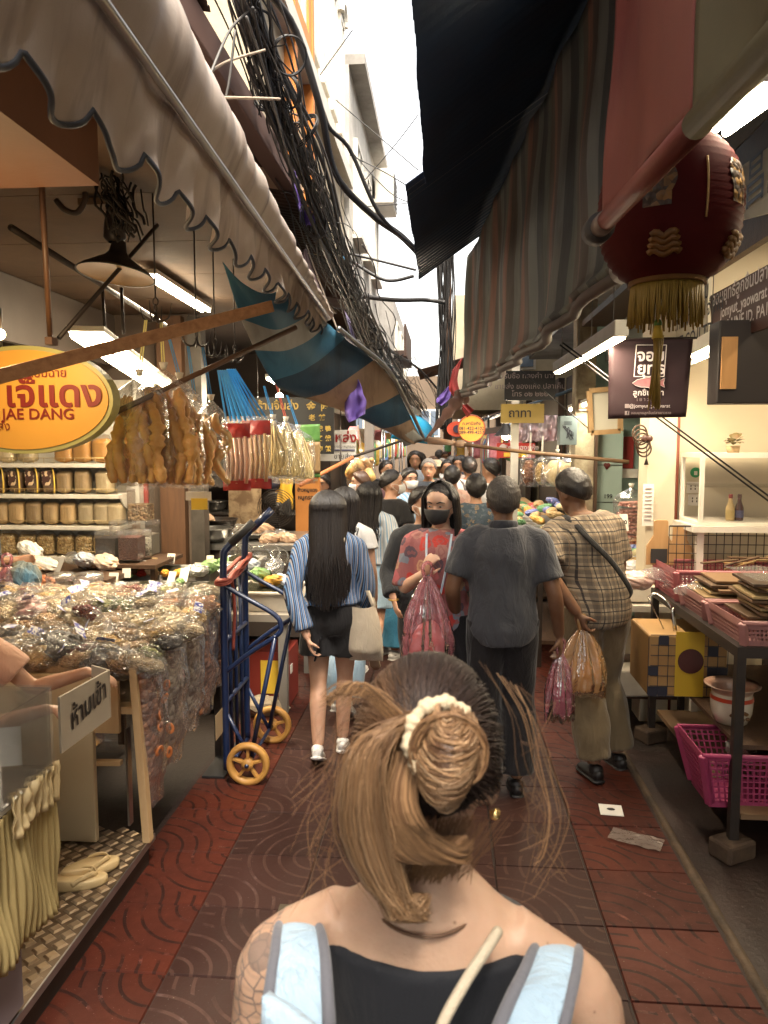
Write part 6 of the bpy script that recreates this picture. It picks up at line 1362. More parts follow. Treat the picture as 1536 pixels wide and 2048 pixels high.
def bottle(label, u_, m, cap):
 p = atY(u_, 1030, 4.85); g = thing('sauce_bottle', label, 'bottle', (p.x, 4.85, zb), 0, 'bottles in the glass cabinet'); o = V((p.x, 4.85, zb + .002))
 mb = MB(); mb.lathe([(0, 0), (.024, 0), (.026, .01), (.026, .08), (.012, .12), (.01, .145), (0, .145)], 18, o); mb.obj('glass', m, g)
 mb = MB(); mb.lathe([(.0125, .14), (.0125, .165), (0, .165)], 14, o); mb.obj('cap', cap, g)
 mb = MB(); mb.lathe([(.0268, .02), (.0268, .065)], 18, o); mb.obj('label_band', M('bottle_band', (.5, .36, .12), .5) if cap is m_redp else M('band_navy', (.05, .05, .14), .5), g)
bottle('pale sauce bottle with a red cap, left of the two', 1460, M('pale_sauce', (.62, .45, .2), .25), m_redp); bottle('dark brown sauce bottle, right of the two', 1478, M('dark_sauce', (.06, .015, .012), .2), M('brown_cap', (.1, .03, .02), .4))
pp_ = thing('potted_plant', 'small potted plant with coppery leaves on the glass cabinet', 'plant', atY(1466, 905, 4.9)); p = atY(1466, 902, 4.9)
mb = MB(); mb.lathe([(0, 0), (.035, 0), (.042, .045), (.036, .045), (0, .04)], 16, V((p.x, 4.9, zt2))); mb.obj('pot', m_card, pp_)
rg = random.Random(4); m_leaf = M('coppery_leaf', (.2, .09, .04), .45, var=(.12, .14, .05), vs=14)
for k in range(15):
 a = k * 2.4; el = rg.uniform(.35, 1.2); L = rg.uniform(.07, .13); base = V((p.x, 4.9, zt2 + .05)); d = V((math.cos(a) * math.cos(el), math.sin(a) * math.cos(el), math.sin(el))); s_ = V((-math.sin(a), math.cos(a), 0))
 tip = base + d * L; mb = MB(); mb.grid(lambda u, v: base.lerp(tip, .35 + v * .65) + s_ * ((u - .5) * .05 * math.sin(math.pi * min(1, v * .9 + .1))) + V((0, 0, -.03 * v * v)), 3, 6); mb.tube([base, base.lerp(tip, .4)], .0016, 4); mb.obj('leaf', m_leaf, pp_)
wg = thing('wire_grid', 'black wire grid panel standing behind the board table', 'grid panel', atY(1440, 1125, 4.75)); a = atY(1339, 1052, 4.75); b_ = atY(1339, 1142, 4.75); W_ = .95
for k in range(21):
 mb = MB(); x_ = a.x + W_ * k / 20; mb.tube([V((x_, 4.75, a.z)), V((x_, 4.75, b_.z - .05))], .0028, 5); mb.obj('wire', m_black_metal, wg)
for k in range(6):
 z_ = lerp(a.z, b_.z, k / 5); mb = MB(); mb.tube([V((a.x, 4.747, z_)), V((a.x + W_, 4.747, z_))], .0028 if k else .006, 5); mb.obj('wire', m_black_metal, wg)
# ---- board table with pink baskets
tb = thing('board_table', 'black steel table with bamboo boards and pink baskets at right', 'table', (1.8, 4.1, 0)); TX, TY0, TY1, TZ2 = 1.31, 3.4, 4.82, .99
mb = MB(); mb.bbox((TX, TY0, TZ2 - .05), (2.5, TY1, TZ2)); mb.obj('tabletop', M('table_black', (.018, .013, .011), .5, var=(.035, .022, .016), vs=5), tb, smooth=False)
for (x_, y_) in ((TX + .02, TY0 + .02), (TX + .02, TY1 - .03), (2.46, TY0 + .02), (2.46, TY1 - .03)):
 mb = MB(); mb.bbox((x_ - .02, y_ - .02, .09), (x_ + .02, y_ + .02, TZ2 - .05)); mb.obj('leg', m_black_metal, tb, smooth=False)
 mb = MB(); mb.box((x_, y_, .045), (.17, .13, .09), (0, 0, .5)); mb.obj('foot_block', conc('foot_block', (.08, .05, .03), (.05, .03, .02), 9), tb, smooth=False, bevel=.015)
mb = MB(); mb.bbox((TX + .045, TY0 + .05, .5), (2.44, TY1 - .06, .52)); mb.obj('middle_shelf', m_dark_wood, tb, smooth=False)
mb = MB(); mb.bbox((TX + .045, TY0, .19), (2.44, TY1 - .06, .215)); mb.obj('lower_shelf', M('brown_shelf', (.2, .12, .06), .6, var=(.13, .075, .04), vs=5), tb, smooth=False)
mb = MB(); mb.bbox((2.0, TY1 - .05, .0), (2.4, TY1 - .02, TZ2 - .06)); mb.obj('rear_panel', m_dark_wood, tb, smooth=False)
def basket(label, x0, x1, y0, y1, z0, h, m, group, cell=.035, flare=.03):
 g = thing('pink_basket', label, 'basket', ((x0 + x1) / 2, (y0 + y1) / 2, z0), 0, group)
 mb = MB(); mb.bbox((x0 + flare, y0 + flare, z0), (x1 - flare, y1 - flare, z0 + .006)); mb.obj('floor', m, g, smooth=False)
 def side(pa, pb, qa, qb, nm):
  L = (V(qb) - V(qa)).length; n = max(3, int(L / cell)); mb = MB()
  for k in range(n + 1):
   t_ = k / n; mb.bar(V(pa).lerp(V(pb), t_), V(qa).lerp(V(qb), t_), .008, .005, up=(V(qb) - V(qa)).cross(V((0, 0, 1))))
  r_ = max(3, int(h / cell))
  for k in range(r_ + 1):
   t_ = k / r_; mb.bar(V(pa).lerp(V(qa), t_), V(pb).lerp(V(qb), t_), .005, .008 if 0 < k < r_ else .03)
  mb.obj(nm, m, g, smooth=False)
 f = flare; c0 = [(x0 + f, y0 + f, z0), (x1 - f, y0 + f, z0), (x1 - f, y1 - f, z0), (x0 + f, y1 - f, z0)]; c1 = [(x0, y0, z0 + h), (x1, y0, z0 + h), (x1, y1, z0 + h), (x0, y1, z0 + h)]
 for k, nm in enumerate(('lattice_front', 'lattice_side', 'lattice_back', 'lattice_side')): side(c0[k], c0[(k + 1) % 4], c1[k], c1[(k + 1) % 4], nm)
 for k in range(4):
  mb = MB(); mb.bar(c0[k], V(c1[k]) + V((0, 0, .006)), .035, .035); mb.obj('corner', m, g, smooth=False, bevel=.008)
 mb = MB(); mb.tube([V(c) + V((0, 0, .004)) for c in c1], .012, 8, closed=True); mb.obj('rim', m, g)
 return g
m_pinkl = M('dusty_pink', (.4, .19, .18), .45, var=(.32, .14, .13), vs=4); m_pinkh = M('hot_pink', (.36, .05, .13), .45, var=(.28, .035, .1), vs=4)
basket('pale pink lattice basket of boards at the near corner of the table', 1.33, 2.1, 3.41, 3.85, TZ2 + .002, .1, m_pinkl, 'pink baskets on the board table', .018, .02)
basket('pale pink lattice basket in the middle of the table', 1.33, 2.1, 3.9, 4.3, TZ2 + .002, .1, m_pinkl, 'pink baskets on the board table', .02, .02)
basket('dull rose basket at the far end of the table', 1.325, 2.0, 4.36, 4.8, TZ2 + .002, .17, M('rose', (.33, .1, .11), .45), 'pink baskets on the board table', .022, .02)
pc = atY(1445, 1585, 3.55); basket('hot pink crate of wrapped goods on the lower shelf', atY(1352, 1500, 3.75).x + .02, 2.1, 3.43, 3.8, .217, .25, m_pinkh, None, .028, .06)
mb = MB(); mb.bbox((1.45, 3.5, .38), (2.05, 3.75, .43)); mb.bbox((1.43, 3.5, .43), (2.04, 3.74, .45)); tag(mb.obj('wrapped_board', M('wrapped_brown', (.14, .07, .03), .2, var=(.1, .045, .02), vs=8, coat=.6), smooth=False), 'brown wrapped board lying in the hot pink crate', 'board')
lump('crinkled_film', 'crinkled clear film at the corner of the hot pink crate', 'film', (1.42, 3.58, .44), (.07, .12, .07), m_filmw, rg)
m_bam = [M('bamboo_%d' % k, c_, .5, var=tuple(q * .65 for q in c_), vs=5, st=(.8, 8, 8), rnd=.2) for k, c_ in enumerate(((.3, .19, .08), (.18, .1, .045), (.42, .3, .14), (.1, .055, .025)))]
n_ = 0
for (x0, x1, y0, y1, zb_, n) in ((1.42, 2.05, 3.44, 3.82, TZ2 + .05, 12), (1.38, 2.0, 3.9, 4.3, TZ2 + .05, 8)):
 for k in range(n):
  z_ = zb_ + k * .019 - (.1 if k < 0 else 0); dx, dy = rg.uniform(-.04, .05), rg.uniform(-.03, .03)
  mb = MB(); mb.box(((x0 + x1) / 2 + dx, (y0 + y1) / 2 + dy, z_ + .007), (x1 - x0, (y1 - y0) * rg.uniform(.7, .95), .013), (0, 0, rg.uniform(-.08, .08)))
  n_ += 1; tag(mb.obj('bamboo_board', rg.choice(m_bam), smooth=False, bevel=.002), f'flat bamboo board in the {"near" if n == 12 else "middle"} pink basket, {ORD[k]} from the bottom', 'board', 'bamboo boards stacked on the table')
mb = MB(); mb.grid(lambda u, v: V((lerp(1.4, 2.0, u), lerp(3.45, 3.85, v), TZ2 + .295 + .012 * nz(u * 6, v * 5, 1))), 16, 12); tag(mb.obj('cover_film', m_filmw), 'sheet of clear film over the stacked bamboo boards', 'film')
for i, (u_, v_, y, s, m) in enumerate(((1395, 1180, 4.2, .1, m_filmw), (1370, 1165, 4.5, .12, m_filmw), (1440, 1170, 4.3, .11, m_foil), (1330, 1150, 4.65, .1, m_filmw))):
 lump('wrapped_bundle', f'clear wrapped bundle on the board table, {ORD[i]} of four', 'bundle', atY(u_, v_, y), (s * 1.3, s, s * .6), m, rg, 'wrapped bundles on the board table')
for i in range(16):
 p = V((rg.uniform(1.55, 2.3), rg.uniform(4.4, 4.75), TZ2 + rg.uniform(.16, .24))); a = rg.uniform(-.6, .6); L = rg.uniform(.2, .34)
 mb = MB(); d = V((math.cos(a), math.sin(a) * .5, rg.uniform(-.1, .35))) * L / 2; mb.bar(p - d, p + d, rg.uniform(.03, .06), .008); tag(mb.obj('wooden_fan_stick', rg.choice(m_bam), smooth=False, bevel=.002), f'dark wooden spatula lying in the loose heap behind the boards, {ORD[i]}', 'spatula', 'spatulas heaped on the board table')
m_pad = M('paddle_wood', (.5, .3, .13), .5, var=(.4, .22, .09), vs=4, st=(5, 5, .7))
for i, (u_, vt, vb, y, w) in enumerate(((1320, 1040, 1130, 4.78, .17), (1358, 1052, 1132, 4.88, .17))):
 p = atY(u_, vb, y); t_ = atY(u_, vt, y); h = t_.z - p.z
 prof_ = [(-.5, 0), (.5, 0), (.5, .42), (.36, .56), (.26, .66), (.26, .97), (.2, 1), (-.2, 1), (-.26, .97), (-.26, .66), (-.36, .56), (-.5, .42)]
 mb = MB(); mb.poly([V((p.x + a * w, y, p.z + b_ * h)) for a, b_ in prof_], (0, .014, 0)); tag(mb.obj('wooden_paddle', m_pad, smooth=False, bevel=.003), ('pale wooden paddle with a black sticker, nearer of two', 'pale wooden paddle without sticker, farther of two')[i], 'paddle')
p = atY(1318, 1112, 4.77); mb = MB(); mb.box((p.x, 4.772, p.z), (.1, .003, .09)); tag(mb.obj('black_sticker', m_blackgrip, smooth=False), 'black square tag hung on the nearer wooden paddle', 'tag')
tg = thing('steel_tongs', 'long steel tongs hanging over the corner of the board table', 'tongs', atY(1360, 1370, 3.9))
for k, (a, b_) in enumerate((((1296, 1195, 4.25), (1366, 1366, 4.25)), ((1345, 1215, 4.2), (1372, 1360, 4.2)))):
 mb = MB(); p, q = atY(*a), atY(*b_); mb.tube(spline([p, p.lerp(q, .5) + V((.015 * (1 - 2 * k), -.01, 0)), q], 12), (.004, .011), 8); mb.obj('tong_arm', M('chrome', (.6, .57, .5), .18, metal=1.0), tg)
mb = MB(); mb.tube(spline([atY(1296, 1197, 4.25), atY(1310, 1186, 4.25), atY(1332, 1200, 4.22), atY(1345, 1217, 4.2)], 10), (.004, .011), 8); mb.obj('tong_bend', M('chrome', 1), tg)
yb = thing('yellow_checked_carton', 'yellow and black checked carton on the middle shelf of the table', 'carton', atY(1385, 1432, 4.2)); a = atY(1296, 1316, 4.35); b_ = atY(1478, 1432, 4.0)
X0, X1, Z0, Z1 = atY(1294, 1400, 4.1).x, atY(1452, 1400, 4.1).x, .524, .524 + .34
mb = MB(); mb.bbox((X0, 4.1, Z0), (X1, 4.5, Z1)); mb.obj('carton', M('carton_tan', (.34, .2, .07), .55, var=(.28, .15, .05), vs=4), yb, smooth=False, bevel=.012)
mb = MB(); mb.bbox((lerp(X0, X1, .34), 4.094, Z0 + .003), (lerp(X0, X1, .7), 4.099, Z1 + .02)); mb.obj('yellow_band', M('band_yellow', (.5, .32, .02), .5), yb, smooth=False)
mb = MB(); mb.lathe([(0, -.002), (.068, -.002), (.068, .002), (0, .002)], 26, V((lerp(X0, X1, .53), 4.09, Z0 + .2)), FACE); mb.obj('round_print', M('maroon_print', (.06, .012, .01), .5), yb, smooth=False)
for k in range(8):
 for j in range(6):
  if (k * 3 + j * 5) % 7 in (0, 3) and not (.3 < (k + .5) / 8 < .72):
   mb = MB(); mb.box((lerp(X0, X1, (k + .5) / 8), 4.097, lerp(Z0, Z1, (j + .5) / 6)), ((X1 - X0) / 8.6, .004, .05)); mb.obj('black_square', m_navtx, yb, smooth=False)
mb = MB()
for k in range(9): mb.bar(V((lerp(X0, X1, k / 8), 4.098, Z0 + .01)), V((lerp(X0, X1, k / 8), 4.098, Z1 - .01)), .003, .003, up=(0, 1, 0))
for j in range(7): mb.bar(V((X0 + .01, 4.098, lerp(Z0, Z1, j / 6))), V((X1 - .01, 4.098, lerp(Z0, Z1, j / 6))), .003, .003)
mb.obj('grid_print', m_navtx, yb, smooth=False)
p = atY(1462, 1432, 3.75); ep = thing('enamel_pot', 'white enamel pot with red rim and flowers beside the table leg', 'pot', (p.x, 3.75, .524)); o = V((p.x, 3.75, .524)); k = 1.0
mb = MB(); mb.lathe([(0, 0), (.075, 0), (.095, .05), (.1, .11), (.095, .15)], 30, o); mb.obj('body', M('enamel_white', (.62, .55, .44), .25, coat=.5), ep)
mb = MB(); mb.lathe([(.095, .15), (.1, .17), (.13, .185), (.132, .19), (.1, .178), (.09, .16), (.085, .03), (0, .02)], 30, o); mb.obj('rim', M('enamel_rim', (.35, .08, .03), .3, var=(.5, .42, .32), vs=4), ep)
mb = MB(); mb.lathe([(.1005, .115), (.0985, .135)], 30, o); mb.obj('red_line', M('enamel_red', (.45, .05, .02), .3), ep)
mb = MB()
for k in range(9): mb.ell(o + V((.1 * math.cos(-1.9 + k * .1), .1 * math.sin(-1.9 + k * .1), .06 + .02 * math.sin(k * 2.2))), (.012, .006, .009), 8, 6)
mb.obj('flower_print', M('flower_dark', (.12, .05, .03), .4, var=(.2, .1, .02), vs=40), ep)
p = atZ(1222, 1620, .012); mb = MB(); mb.box(p, (.115, .115, .003), (0, 0, -.1)); lt = tag(mb.obj('white_card', M('clean_white', (.8, .78, .72), .5), smooth=False), 'white square card with a dark spot on the red pavers', 'card')
mb = MB(); mb.ell(p + V((0, .005, .0025)), (.022, .014, .0015), 12, 6, fn=lambda d: 1 + .3 * nz(d.x * 3, d.y * 3, 0)); mb.obj('dark_spot', m_blackgrip, lt)
p = atZ(1272, 1680, .014); mb = MB(); mb.grid(lambda u, v: p + Euler((0, 0, -.45)).to_matrix() @ V(((u - .5) * .24, (v - .5) * .12, .006 + .008 * nz(u * 6, v * 5, 3))), 14, 8); tag(mb.obj('plastic_wrapper', film('litter_film', haze=.45, hazec=(.6, .52, .46))), 'flattened clear plastic wrapper on the red pavers', 'litter')
mc = thing('manhole_cover', 'square metal drain cover in the dark pavers behind her left shoulder', 'drain cover', atZ(640, 1850, .01)); p = atZ(650, 1862, .01)
m_drain = M('drain_metal', (.1, .08, .05), .5, metal=.4, var=(.05, .04, .03), vs=9, dirt=.3)
mb = MB(); mb.box((p.x, p.y, .011), (.42, .3, .006)); mb.obj('cover_frame', m_drain, mc, smooth=False)
mb = MB(); mb.box((p.x, p.y - .01, .0155), (.33, .2, .004)); mb.obj('cover_plate', m_navtx, mc, smooth=False)
# ---- stall counters of the right side mid-lane
for i, (x0, x1, y0, y1, z, lab) in enumerate(((1.02, 1.6, 4.95, 6.1, .84, 'white-topped stall table behind the plaid-shirted man'), (.78, 1.55, 6.3, 8.0, .92, 'stall table of bagged goods in front of the peeling pillar'), (.72, 1.55, 8.2, 10.2, .95, 'farther stall table of bagged goods on the right'))):
 g = thing('stall_table', lab, 'table', ((x0 + x1) / 2, (y0 + y1) / 2, 0), 0, 'right-hand stall tables')
 mb = MB(); mb.bbox((x0, y0, z - .04), (x1, y1, z)); mb.obj('tabletop', m_steel if i else m_foam, g, smooth=False)
 for (x_, y_) in ((x0 + .03, y0 + .03), (x1 - .03, y0 + .03), (x0 + .03, y1 - .03), (x1 - .03, y1 - .03)):
  mb = MB(); mb.bbox((x_ - .018, y_ - .018, 0), (x_ + .018, y_ + .018, z - .04)); mb.obj('leg', m_black_metal, g, smooth=False)
 mb = MB(); mb.bbox((x0 + .05, y0 + .05, .2), (x1 - .05, y1 - .05, .23)); mb.obj('low_shelf', m_dark_wood, g, smooth=False)
fm = [('pale foam slab', m_foam, (1.25, 5.15, .9), (.4, .26, .1)), ('white foam block', m_foam, (1.3, 5.05, .32), (.45, .2, .18)), ('wrapped white block', m_foam, (1.32, 5.35, .55), (.4, .3, .2))]
for i, (nm, m, c_, s_) in enumerate(fm):
 mb = MB(); mb.box(c_, s_, (0, 0, .1 * i)); tag(mb.obj('foam_block', m, smooth=False, bevel=.012), f'{nm} stacked by the right stall behind the plaid shirt', 'block')
g_pinkdry = grains('pink_dried', [(0, (.45, .17, .13)), (.5, (.6, .32, .25)), (1, (.3, .1, .08))], 36, 1.2)
hang('clear bag of pink dried sheets leaning on the shop column', atY(1263, 975, 5.6), .26, .2, .42, m_knot, 0, lambda g, h, w, d, rg: [MB().box((rg.uniform(-.015, .015), 0, .02 + k * .024), (.17, .13, .016), (rg.uniform(-.12, .12), rg.uniform(-.12, .12), rg.uniform(-.2, .2))).obj('dried_sheet', g_pinkdry, g, world=False, smooth=False) for k in range(13)], 51, xt=atY(1263, 970, 5.6), name='standing_bag')
mb = MB(); p = atY(1296, 1010, 5.1); mb.box((p.x, 5.1, p.z), (.07, .005, .28)); vs_ = tag(mb.obj('vertical_notice', m_wcard, smooth=False), 'narrow white vertical notice on the cream column', 'notice')
for k in range(9):
 mb = MB(); mb.box((p.x, 5.094, p.z + .11 - k * .026), (.045, .003, .006)); mb.obj('text_line', m_gtx, vs_, smooth=False)
card('white price card beside the pink dried sheets', 1248, 1045, 5.3, .06, .12, m_wcard, '80', .2, s=.04)
lump('pink_meat_bag', 'clear bag with pink goods beside the board table', 'bag', atY(1272, 1160, 4.75), (.13, .1, .1), M('pink_goods', (.6, .36, .3), .4, var=(.75, .68, .6), vs=8, bump=.6), rg)
cl = [((.6, .6, .62), 'silver'), ((.12, .3, .12), 'green'), ((.12, .15, .35), 'blue'), ((.65, .32, .05), 'orange'), ((.5, .34, .15), 'tan'), ((.62, .52, .3), 'straw')]
mm = [M('goods_' + n_, c_, .35, var=tuple(min(1, q * 1.6 + .08) for q in c_), vs=14, bump=.9, bs=26, bd=.02) for c_, n_ in cl]
k = 0
for (x0, x1, y0, y1, z) in ((1.05, 1.55, 5.4, 6.05, .9), (.82, 1.5, 6.35, 7.95, .97), (.76, 1.5, 8.25, 10.1, 1.0)):
 nx, ny = 4, 6
 for j in range(ny):
  for i in range(nx):
   m = rg.randrange(6); p = V((lerp(x0, x1, (i + .5) / nx), lerp(y0, y1, (j + .5) / ny), z + .02 + .04 * i + rg.uniform(0, .03)))
   lump('stall_packet', f'{cl[m][1]} packet on the {("near", "middle", "far")[k]} right stall, {ORD[j]} row, {ORD[i]} from the lane', 'packet', p, (rg.uniform(.08, .1), .08, .07), mm[m], rg, 'packets on the right stalls')
 k += 1
for i, (u_, v_, y, w, h, m, nm) in enumerate(((1060, 905, 8.0, .2, .36, m_fungr, 'brown peel'), (1084, 912, 7.8, .17, .3, m_curl, 'golden curls'), (1115, 905, 7.6, .3, .34, m_pale, 'pale chips'), (1140, 912, 7.3, .24, .3, m_pale, 'pale flakes'))):
 def ff(g, h, w, d, rg, m=m):
  mb = MB(); mb.ell((0, 0, h * .4), (w * .42, d * .4, h * .38), 18, 12, fn=lambda q: 1 + .2 * nz(q.x * 3, q.y * 3, q.z * 3)); mb.obj('contents', m, g, world=False)
 hang(f'clear bag of {nm} hanging over the right stalls', atY(u_, v_, y), w, w * .8, h, m_knot, 0, ff, 60 + i, 'bags hanging over the right stalls', xt=atY(u_ + 2, v_ - 40, y))
mb = MB(); mb.bbox((.7, 8.1, 1.0), (.78, 8.18, 3.2)); tag(mb.obj('white_post', m_white_paint, smooth=False), 'white post standing among the right stalls below the red sign', 'post')
sp_ = thing('awning_pole', 'long bamboo pole from the right shop to the awning knot', 'pole', atY(1250, 922, 6.0)); pA, pB = atY(850, 880, 6.6), atY(1258, 924, 6.0)
mb = MB(); mb.tube([pA, pA.lerp(pB, .5) + V((0, 0, -.01)), pB], .016, 8); mb.obj('shaft', M('pole_brown', (.24, .15, .08), .6, var=(.16, .09, .05), vs=9), sp_)
mb = MB(); mb.tube([pA.lerp(pB, .02), pA.lerp(pB, .17)], [.035, .02], 10); mb.ell(pA.lerp(pB, .19), (.05, .04, .035)); mb.obj('cloth_wrap', M('wrap', (.4, .36, .3), .7, var=(.45, .22, .1), vs=7), sp_)
for i, (a, b_) in enumerate((((1120, 690, 4.6), (1545, 1008, 3.9)), ((1126, 686, 4.6), (1548, 1000, 3.9)), ((1040, 740, 6.5), (1180, 860, 6.5)))):
 mb = MB(); mb.tube([atY(*a), atY(*b_)], .005, 5); tag(mb.obj('guy_wire', m_cable), f'black guy wire slanting across the right shop front, {ORD[i]} of three', 'wire')
mb = MB(); hc = atY(1288, 870, 5.0)
rings_ = thing('hanging_rings', 'bundle of dark rings and a heart charm on the cream column', 'ornament', atY(1288, 905, 5.0))
for k in range(5):
 q = atY(1278 + k * 3, 866 + k * 8, 5.02); mb = MB(); mb.tube([q + V((.045 * math.cos(a), .01 * k - .02, .05 * math.sin(a))) for a in [2 * math.pi * i / 18 for i in range(18)]], .006, 5, closed=True); mb.obj('ring', m_dark_wood, rings_)
q = atY(1294, 880, 4.98); mb = MB(); mb.ell(q + V((-.016, 0, .01)), (.022, .012, .022)); mb.ell(q + V((.016, 0, .01)), (.022, .012, .022)); mb.obj('heart_charm', M('heart_brown', (.06, .025, .02), .4), rings_)
mb = MB(); mb.tube([q + V((0, 0, -.01)), q + V((0, 0, -.12))], [.003] * 2, 5); mb.lathe([(.004, -.12), (.016, -.16), (0, -.16)], 10, q); mb.obj('small_bell', m_black_metal, rings_)
# PEOPLE
def skin_mat(name, c, sss=.12):
 if name in _mats: return _mats[name]
 t = NT(name); p = t.coord('Object'); n = t.noise(p, 14, 4, .6); n2 = t.noise(p, 120, 3, .6)
 cc = t.mix(t.ramp(n, [(.35, 0.), (.7, 1.)]), c, (c[0] * .9, c[1] * .78, c[2] * .72))
 b = t.bsdf(col=cc, rough=.5, spec=.4, sss=sss, normal=t.bump(n2, .12, .003)); b.inputs['Subsurface Radius'].default_value = (.01, .004, .002); b.inputs['Subsurface Scale'].default_value = 1.0
 _mats[name] = t.done(b); return _mats[name]
SK_L = skin_mat('skin_light', (.5, .3, .2)); SK_M = skin_mat('skin_mid', (.36, .2, .12)); SK_D = skin_mat('skin_tan', (.19, .1, .058))
def hair_mat(name, a, b_, rough=.38):
 if name in _mats: return _mats[name]
 t = NT(name); p = t.coord('Object', (160, 160, 9)); n = t.noise(p, 1, 3, .6)
 c = t.mix(n, a, b_); _mats[name] = t.done(t.bsdf(col=c, rough=rough, spec=.45, aniso=.5, normal=t.bump(n, .6, .006))); return _mats[name]
H_BLK = hair_mat('black_hair', (.006, .005, .005), (.022, .017, .015)); H_GRY = hair_mat('grey_hair', (.07, .06, .055), (.2, .18, .16), .6); H_SLT = hair_mat('salt_hair', (.025, .02, .018), (.08, .068, .06), .6); H_BRN = hair_mat('brown_hair', (.045, .02, .012), (.09, .045, .025))
def cloth(name, c, rough=.8, var=None, folds=.5, sheen=.2):
 if name in _mats: return _mats[name]
 t = NT(name); p = t.coord('Object'); n = t.noise(t.coord('Object', (5, 5, 2.2)), 3, 4, .55, .8); w = t.noise(p, 380, 2, .5)
 cc = t.mix(t.ramp(t.noise(p, 5, 4, .6), [(.3, 0.), (.7, 1.)]), c, var or tuple(q * .8 for q in c))
 _mats[name] = t.done(t.bsdf(col=cc, rough=rough, spec=.25, sheen=sheen, normal=t.bump(t.math('ADD', n, t.math('MULTIPLY', w, .05)), folds, .03))); return _mats[name]
def pattern(name, kind, cols, sc):
 t = NT(name); p = t.coord('Object'); sep = t.n('SeparateXYZ'); t.l(p, sep.inputs[0]); n = t.noise(t.coord('Object', (5, 5, 2.2)), 3, 4, .55, .8)
 def fr(o, s, off=0.): return t.math('FRACT', t.math('ADD', t.math('DIVIDE', o, s), off + 50))
 if kind == 'stripe':
  k = len(cols); xx = t.math('ADD', sep.outputs[0], t.math('MULTIPLY', sep.outputs[1], .6)); c = t.ramp(fr(xx, sc), [(i / k, q) for i, q in enumerate(cols)], 'CONSTANT')
 elif kind == 'plaid':
  xx = t.math('ADD', sep.outputs[0], t.math('MULTIPLY', sep.outputs[1], .7))
  def band(o, w, off=0.): return t.math('LESS_THAN', fr(o, sc, off), w)
  c = t.mix(t.math('MULTIPLY', band(xx, .38), .6), cols[0], cols[1]); c = t.mix(t.math('MULTIPLY', band(sep.outputs[2], .38), .6), c, cols[1])
  c = t.mix(t.math('MULTIPLY', band(xx, .1, .35), .9), c, cols[2]); c = t.mix(t.math('MULTIPLY', band(sep.outputs[2], .1, .35), .9), c, cols[2])
  c = t.mix(t.math('MULTIPLY', band(xx, .05, .6), .7), c, cols[3]); c = t.mix(t.math('MULTIPLY', band(sep.outputs[2], .05, .6), .7), c, cols[3])
 else:
  vo = t.n('TexVoronoi'); vo.inputs['Scale'].default_value = sc; wv = t.n('VectorMath', operation='ADD'); nn = t.n('TexNoise'); nn.inputs['Scale'].default_value = sc * 1.6; t.l(p, nn.inputs['Vector']); sm = t.n('VectorMath', operation='SCALE'); sm.inputs['Scale'].default_value = .05; t.l(nn.outputs['Color'], sm.inputs[0]); t.l(p, wv.inputs[0]); t.l(sm.outputs[0], wv.inputs[1]); t.l(wv.outputs[0], vo.inputs['Vector'])
  s2 = t.n('SeparateColor'); t.l(vo.outputs['Color'], s2.inputs[0]); k = len(cols) - 1
  c = t.ramp(s2.outputs[0], [(i / k, q) for i, q in enumerate(cols[1:])], 'CONSTANT')
  c = t.mix(t.math('GREATER_THAN', vo.outputs['Distance'], .52), c, cols[0])
  c = t.mix(t.math('MULTIPLY', t.math('LESS_THAN', t.math('ABSOLUTE', t.math('SUBTRACT', vo.outputs['Distance'], .26)), .05), .6), c, cols[0])
 return t.done(t.bsdf(col=c, rough=.8, spec=.2, normal=t.bump(n, .5, .03)))
def bezj(a, b_, c, n=9): return spline([a, b_, c], n)
def hand(mb, w, d, nrm, s=1., curl=.5, side=1, open_=0.):
 """palm and five fingers; d points along the hand, nrm out of the palm"""
 d = V(d).normalized(); nrm = V(nrm); nrm = (nrm - d * nrm.dot(d)).normalized(); sx = d.cross(nrm) * side
 pal = w + d * (.05 * s)
 mb.tube([w - d * .01, w + d * .02 * s, pal, w + d * .088 * s], [(.017 * s, .024 * s), (.016 * s, .032 * s), (.015 * s, .04 * s), (.012 * s, .038 * s)], 12, up=nrm)
 for k, (L, off) in enumerate(((.068, -.031), (.077, -.0105), (.072, .0105), (.056, .031))):
  b0 = w + d * (.083 * s) + sx * off * s; p = [b0 - d * .012, b0]; ang = 0
  for j, f in enumerate((.45, .32, .27)):
   ang += curl * (.5, .9, .7)[j]; q = (d * math.cos(ang) + nrm * math.sin(ang)) + sx * (off * open_ * 4); p.append(p[-1] + q.normalized() * (L * f * s))
  mb.tube(p, [.0095 * s, .0092 * s, .0086 * s, .008 * s, .0058 * s], 8)
 b0 = w + d * .025 * s - sx * .03 * s; q1 = (d * .6 - sx * .6 + nrm * (.3 + .5 * curl)).normalized(); q2 = (d * .85 - sx * .1 + nrm * (.4 + .6 * curl)).normalized()
 mb.tube([b0 + sx * .012 * s, b0 + q1 * .03 * s, b0 + q1 * .03 * s + q2 * .03 * s, b0 + q1 * .03 * s + q2 * .052 * s], [.013 * s, .0115 * s, .01 * s, .006 * s], 8)
def displace(me, f):
 n = len(me.vertices); co = np.zeros(n * 3); me.vertices.foreach_get('co', co); nr = np.zeros(n * 3); me.vertices.foreach_get('normal', nr)
 co = co.reshape(-1, 3); nr = nr.reshape(-1, 3); d = np.array([f(c) for c in co]); me.vertices.foreach_set('co', (co + nr * d[:, None]).ravel()); me.update()
def fold(seed, amp):
 return lambda c: amp * (abs(mnoise.noise(V((c[0] * 7 + seed, c[1] * 7, c[2] * 4 + .6 * c[0] * 9)))) - .2) + amp * .5 * mnoise.noise(V((c[0] * 16, c[1] * 16 + seed, c[2] * 9)))
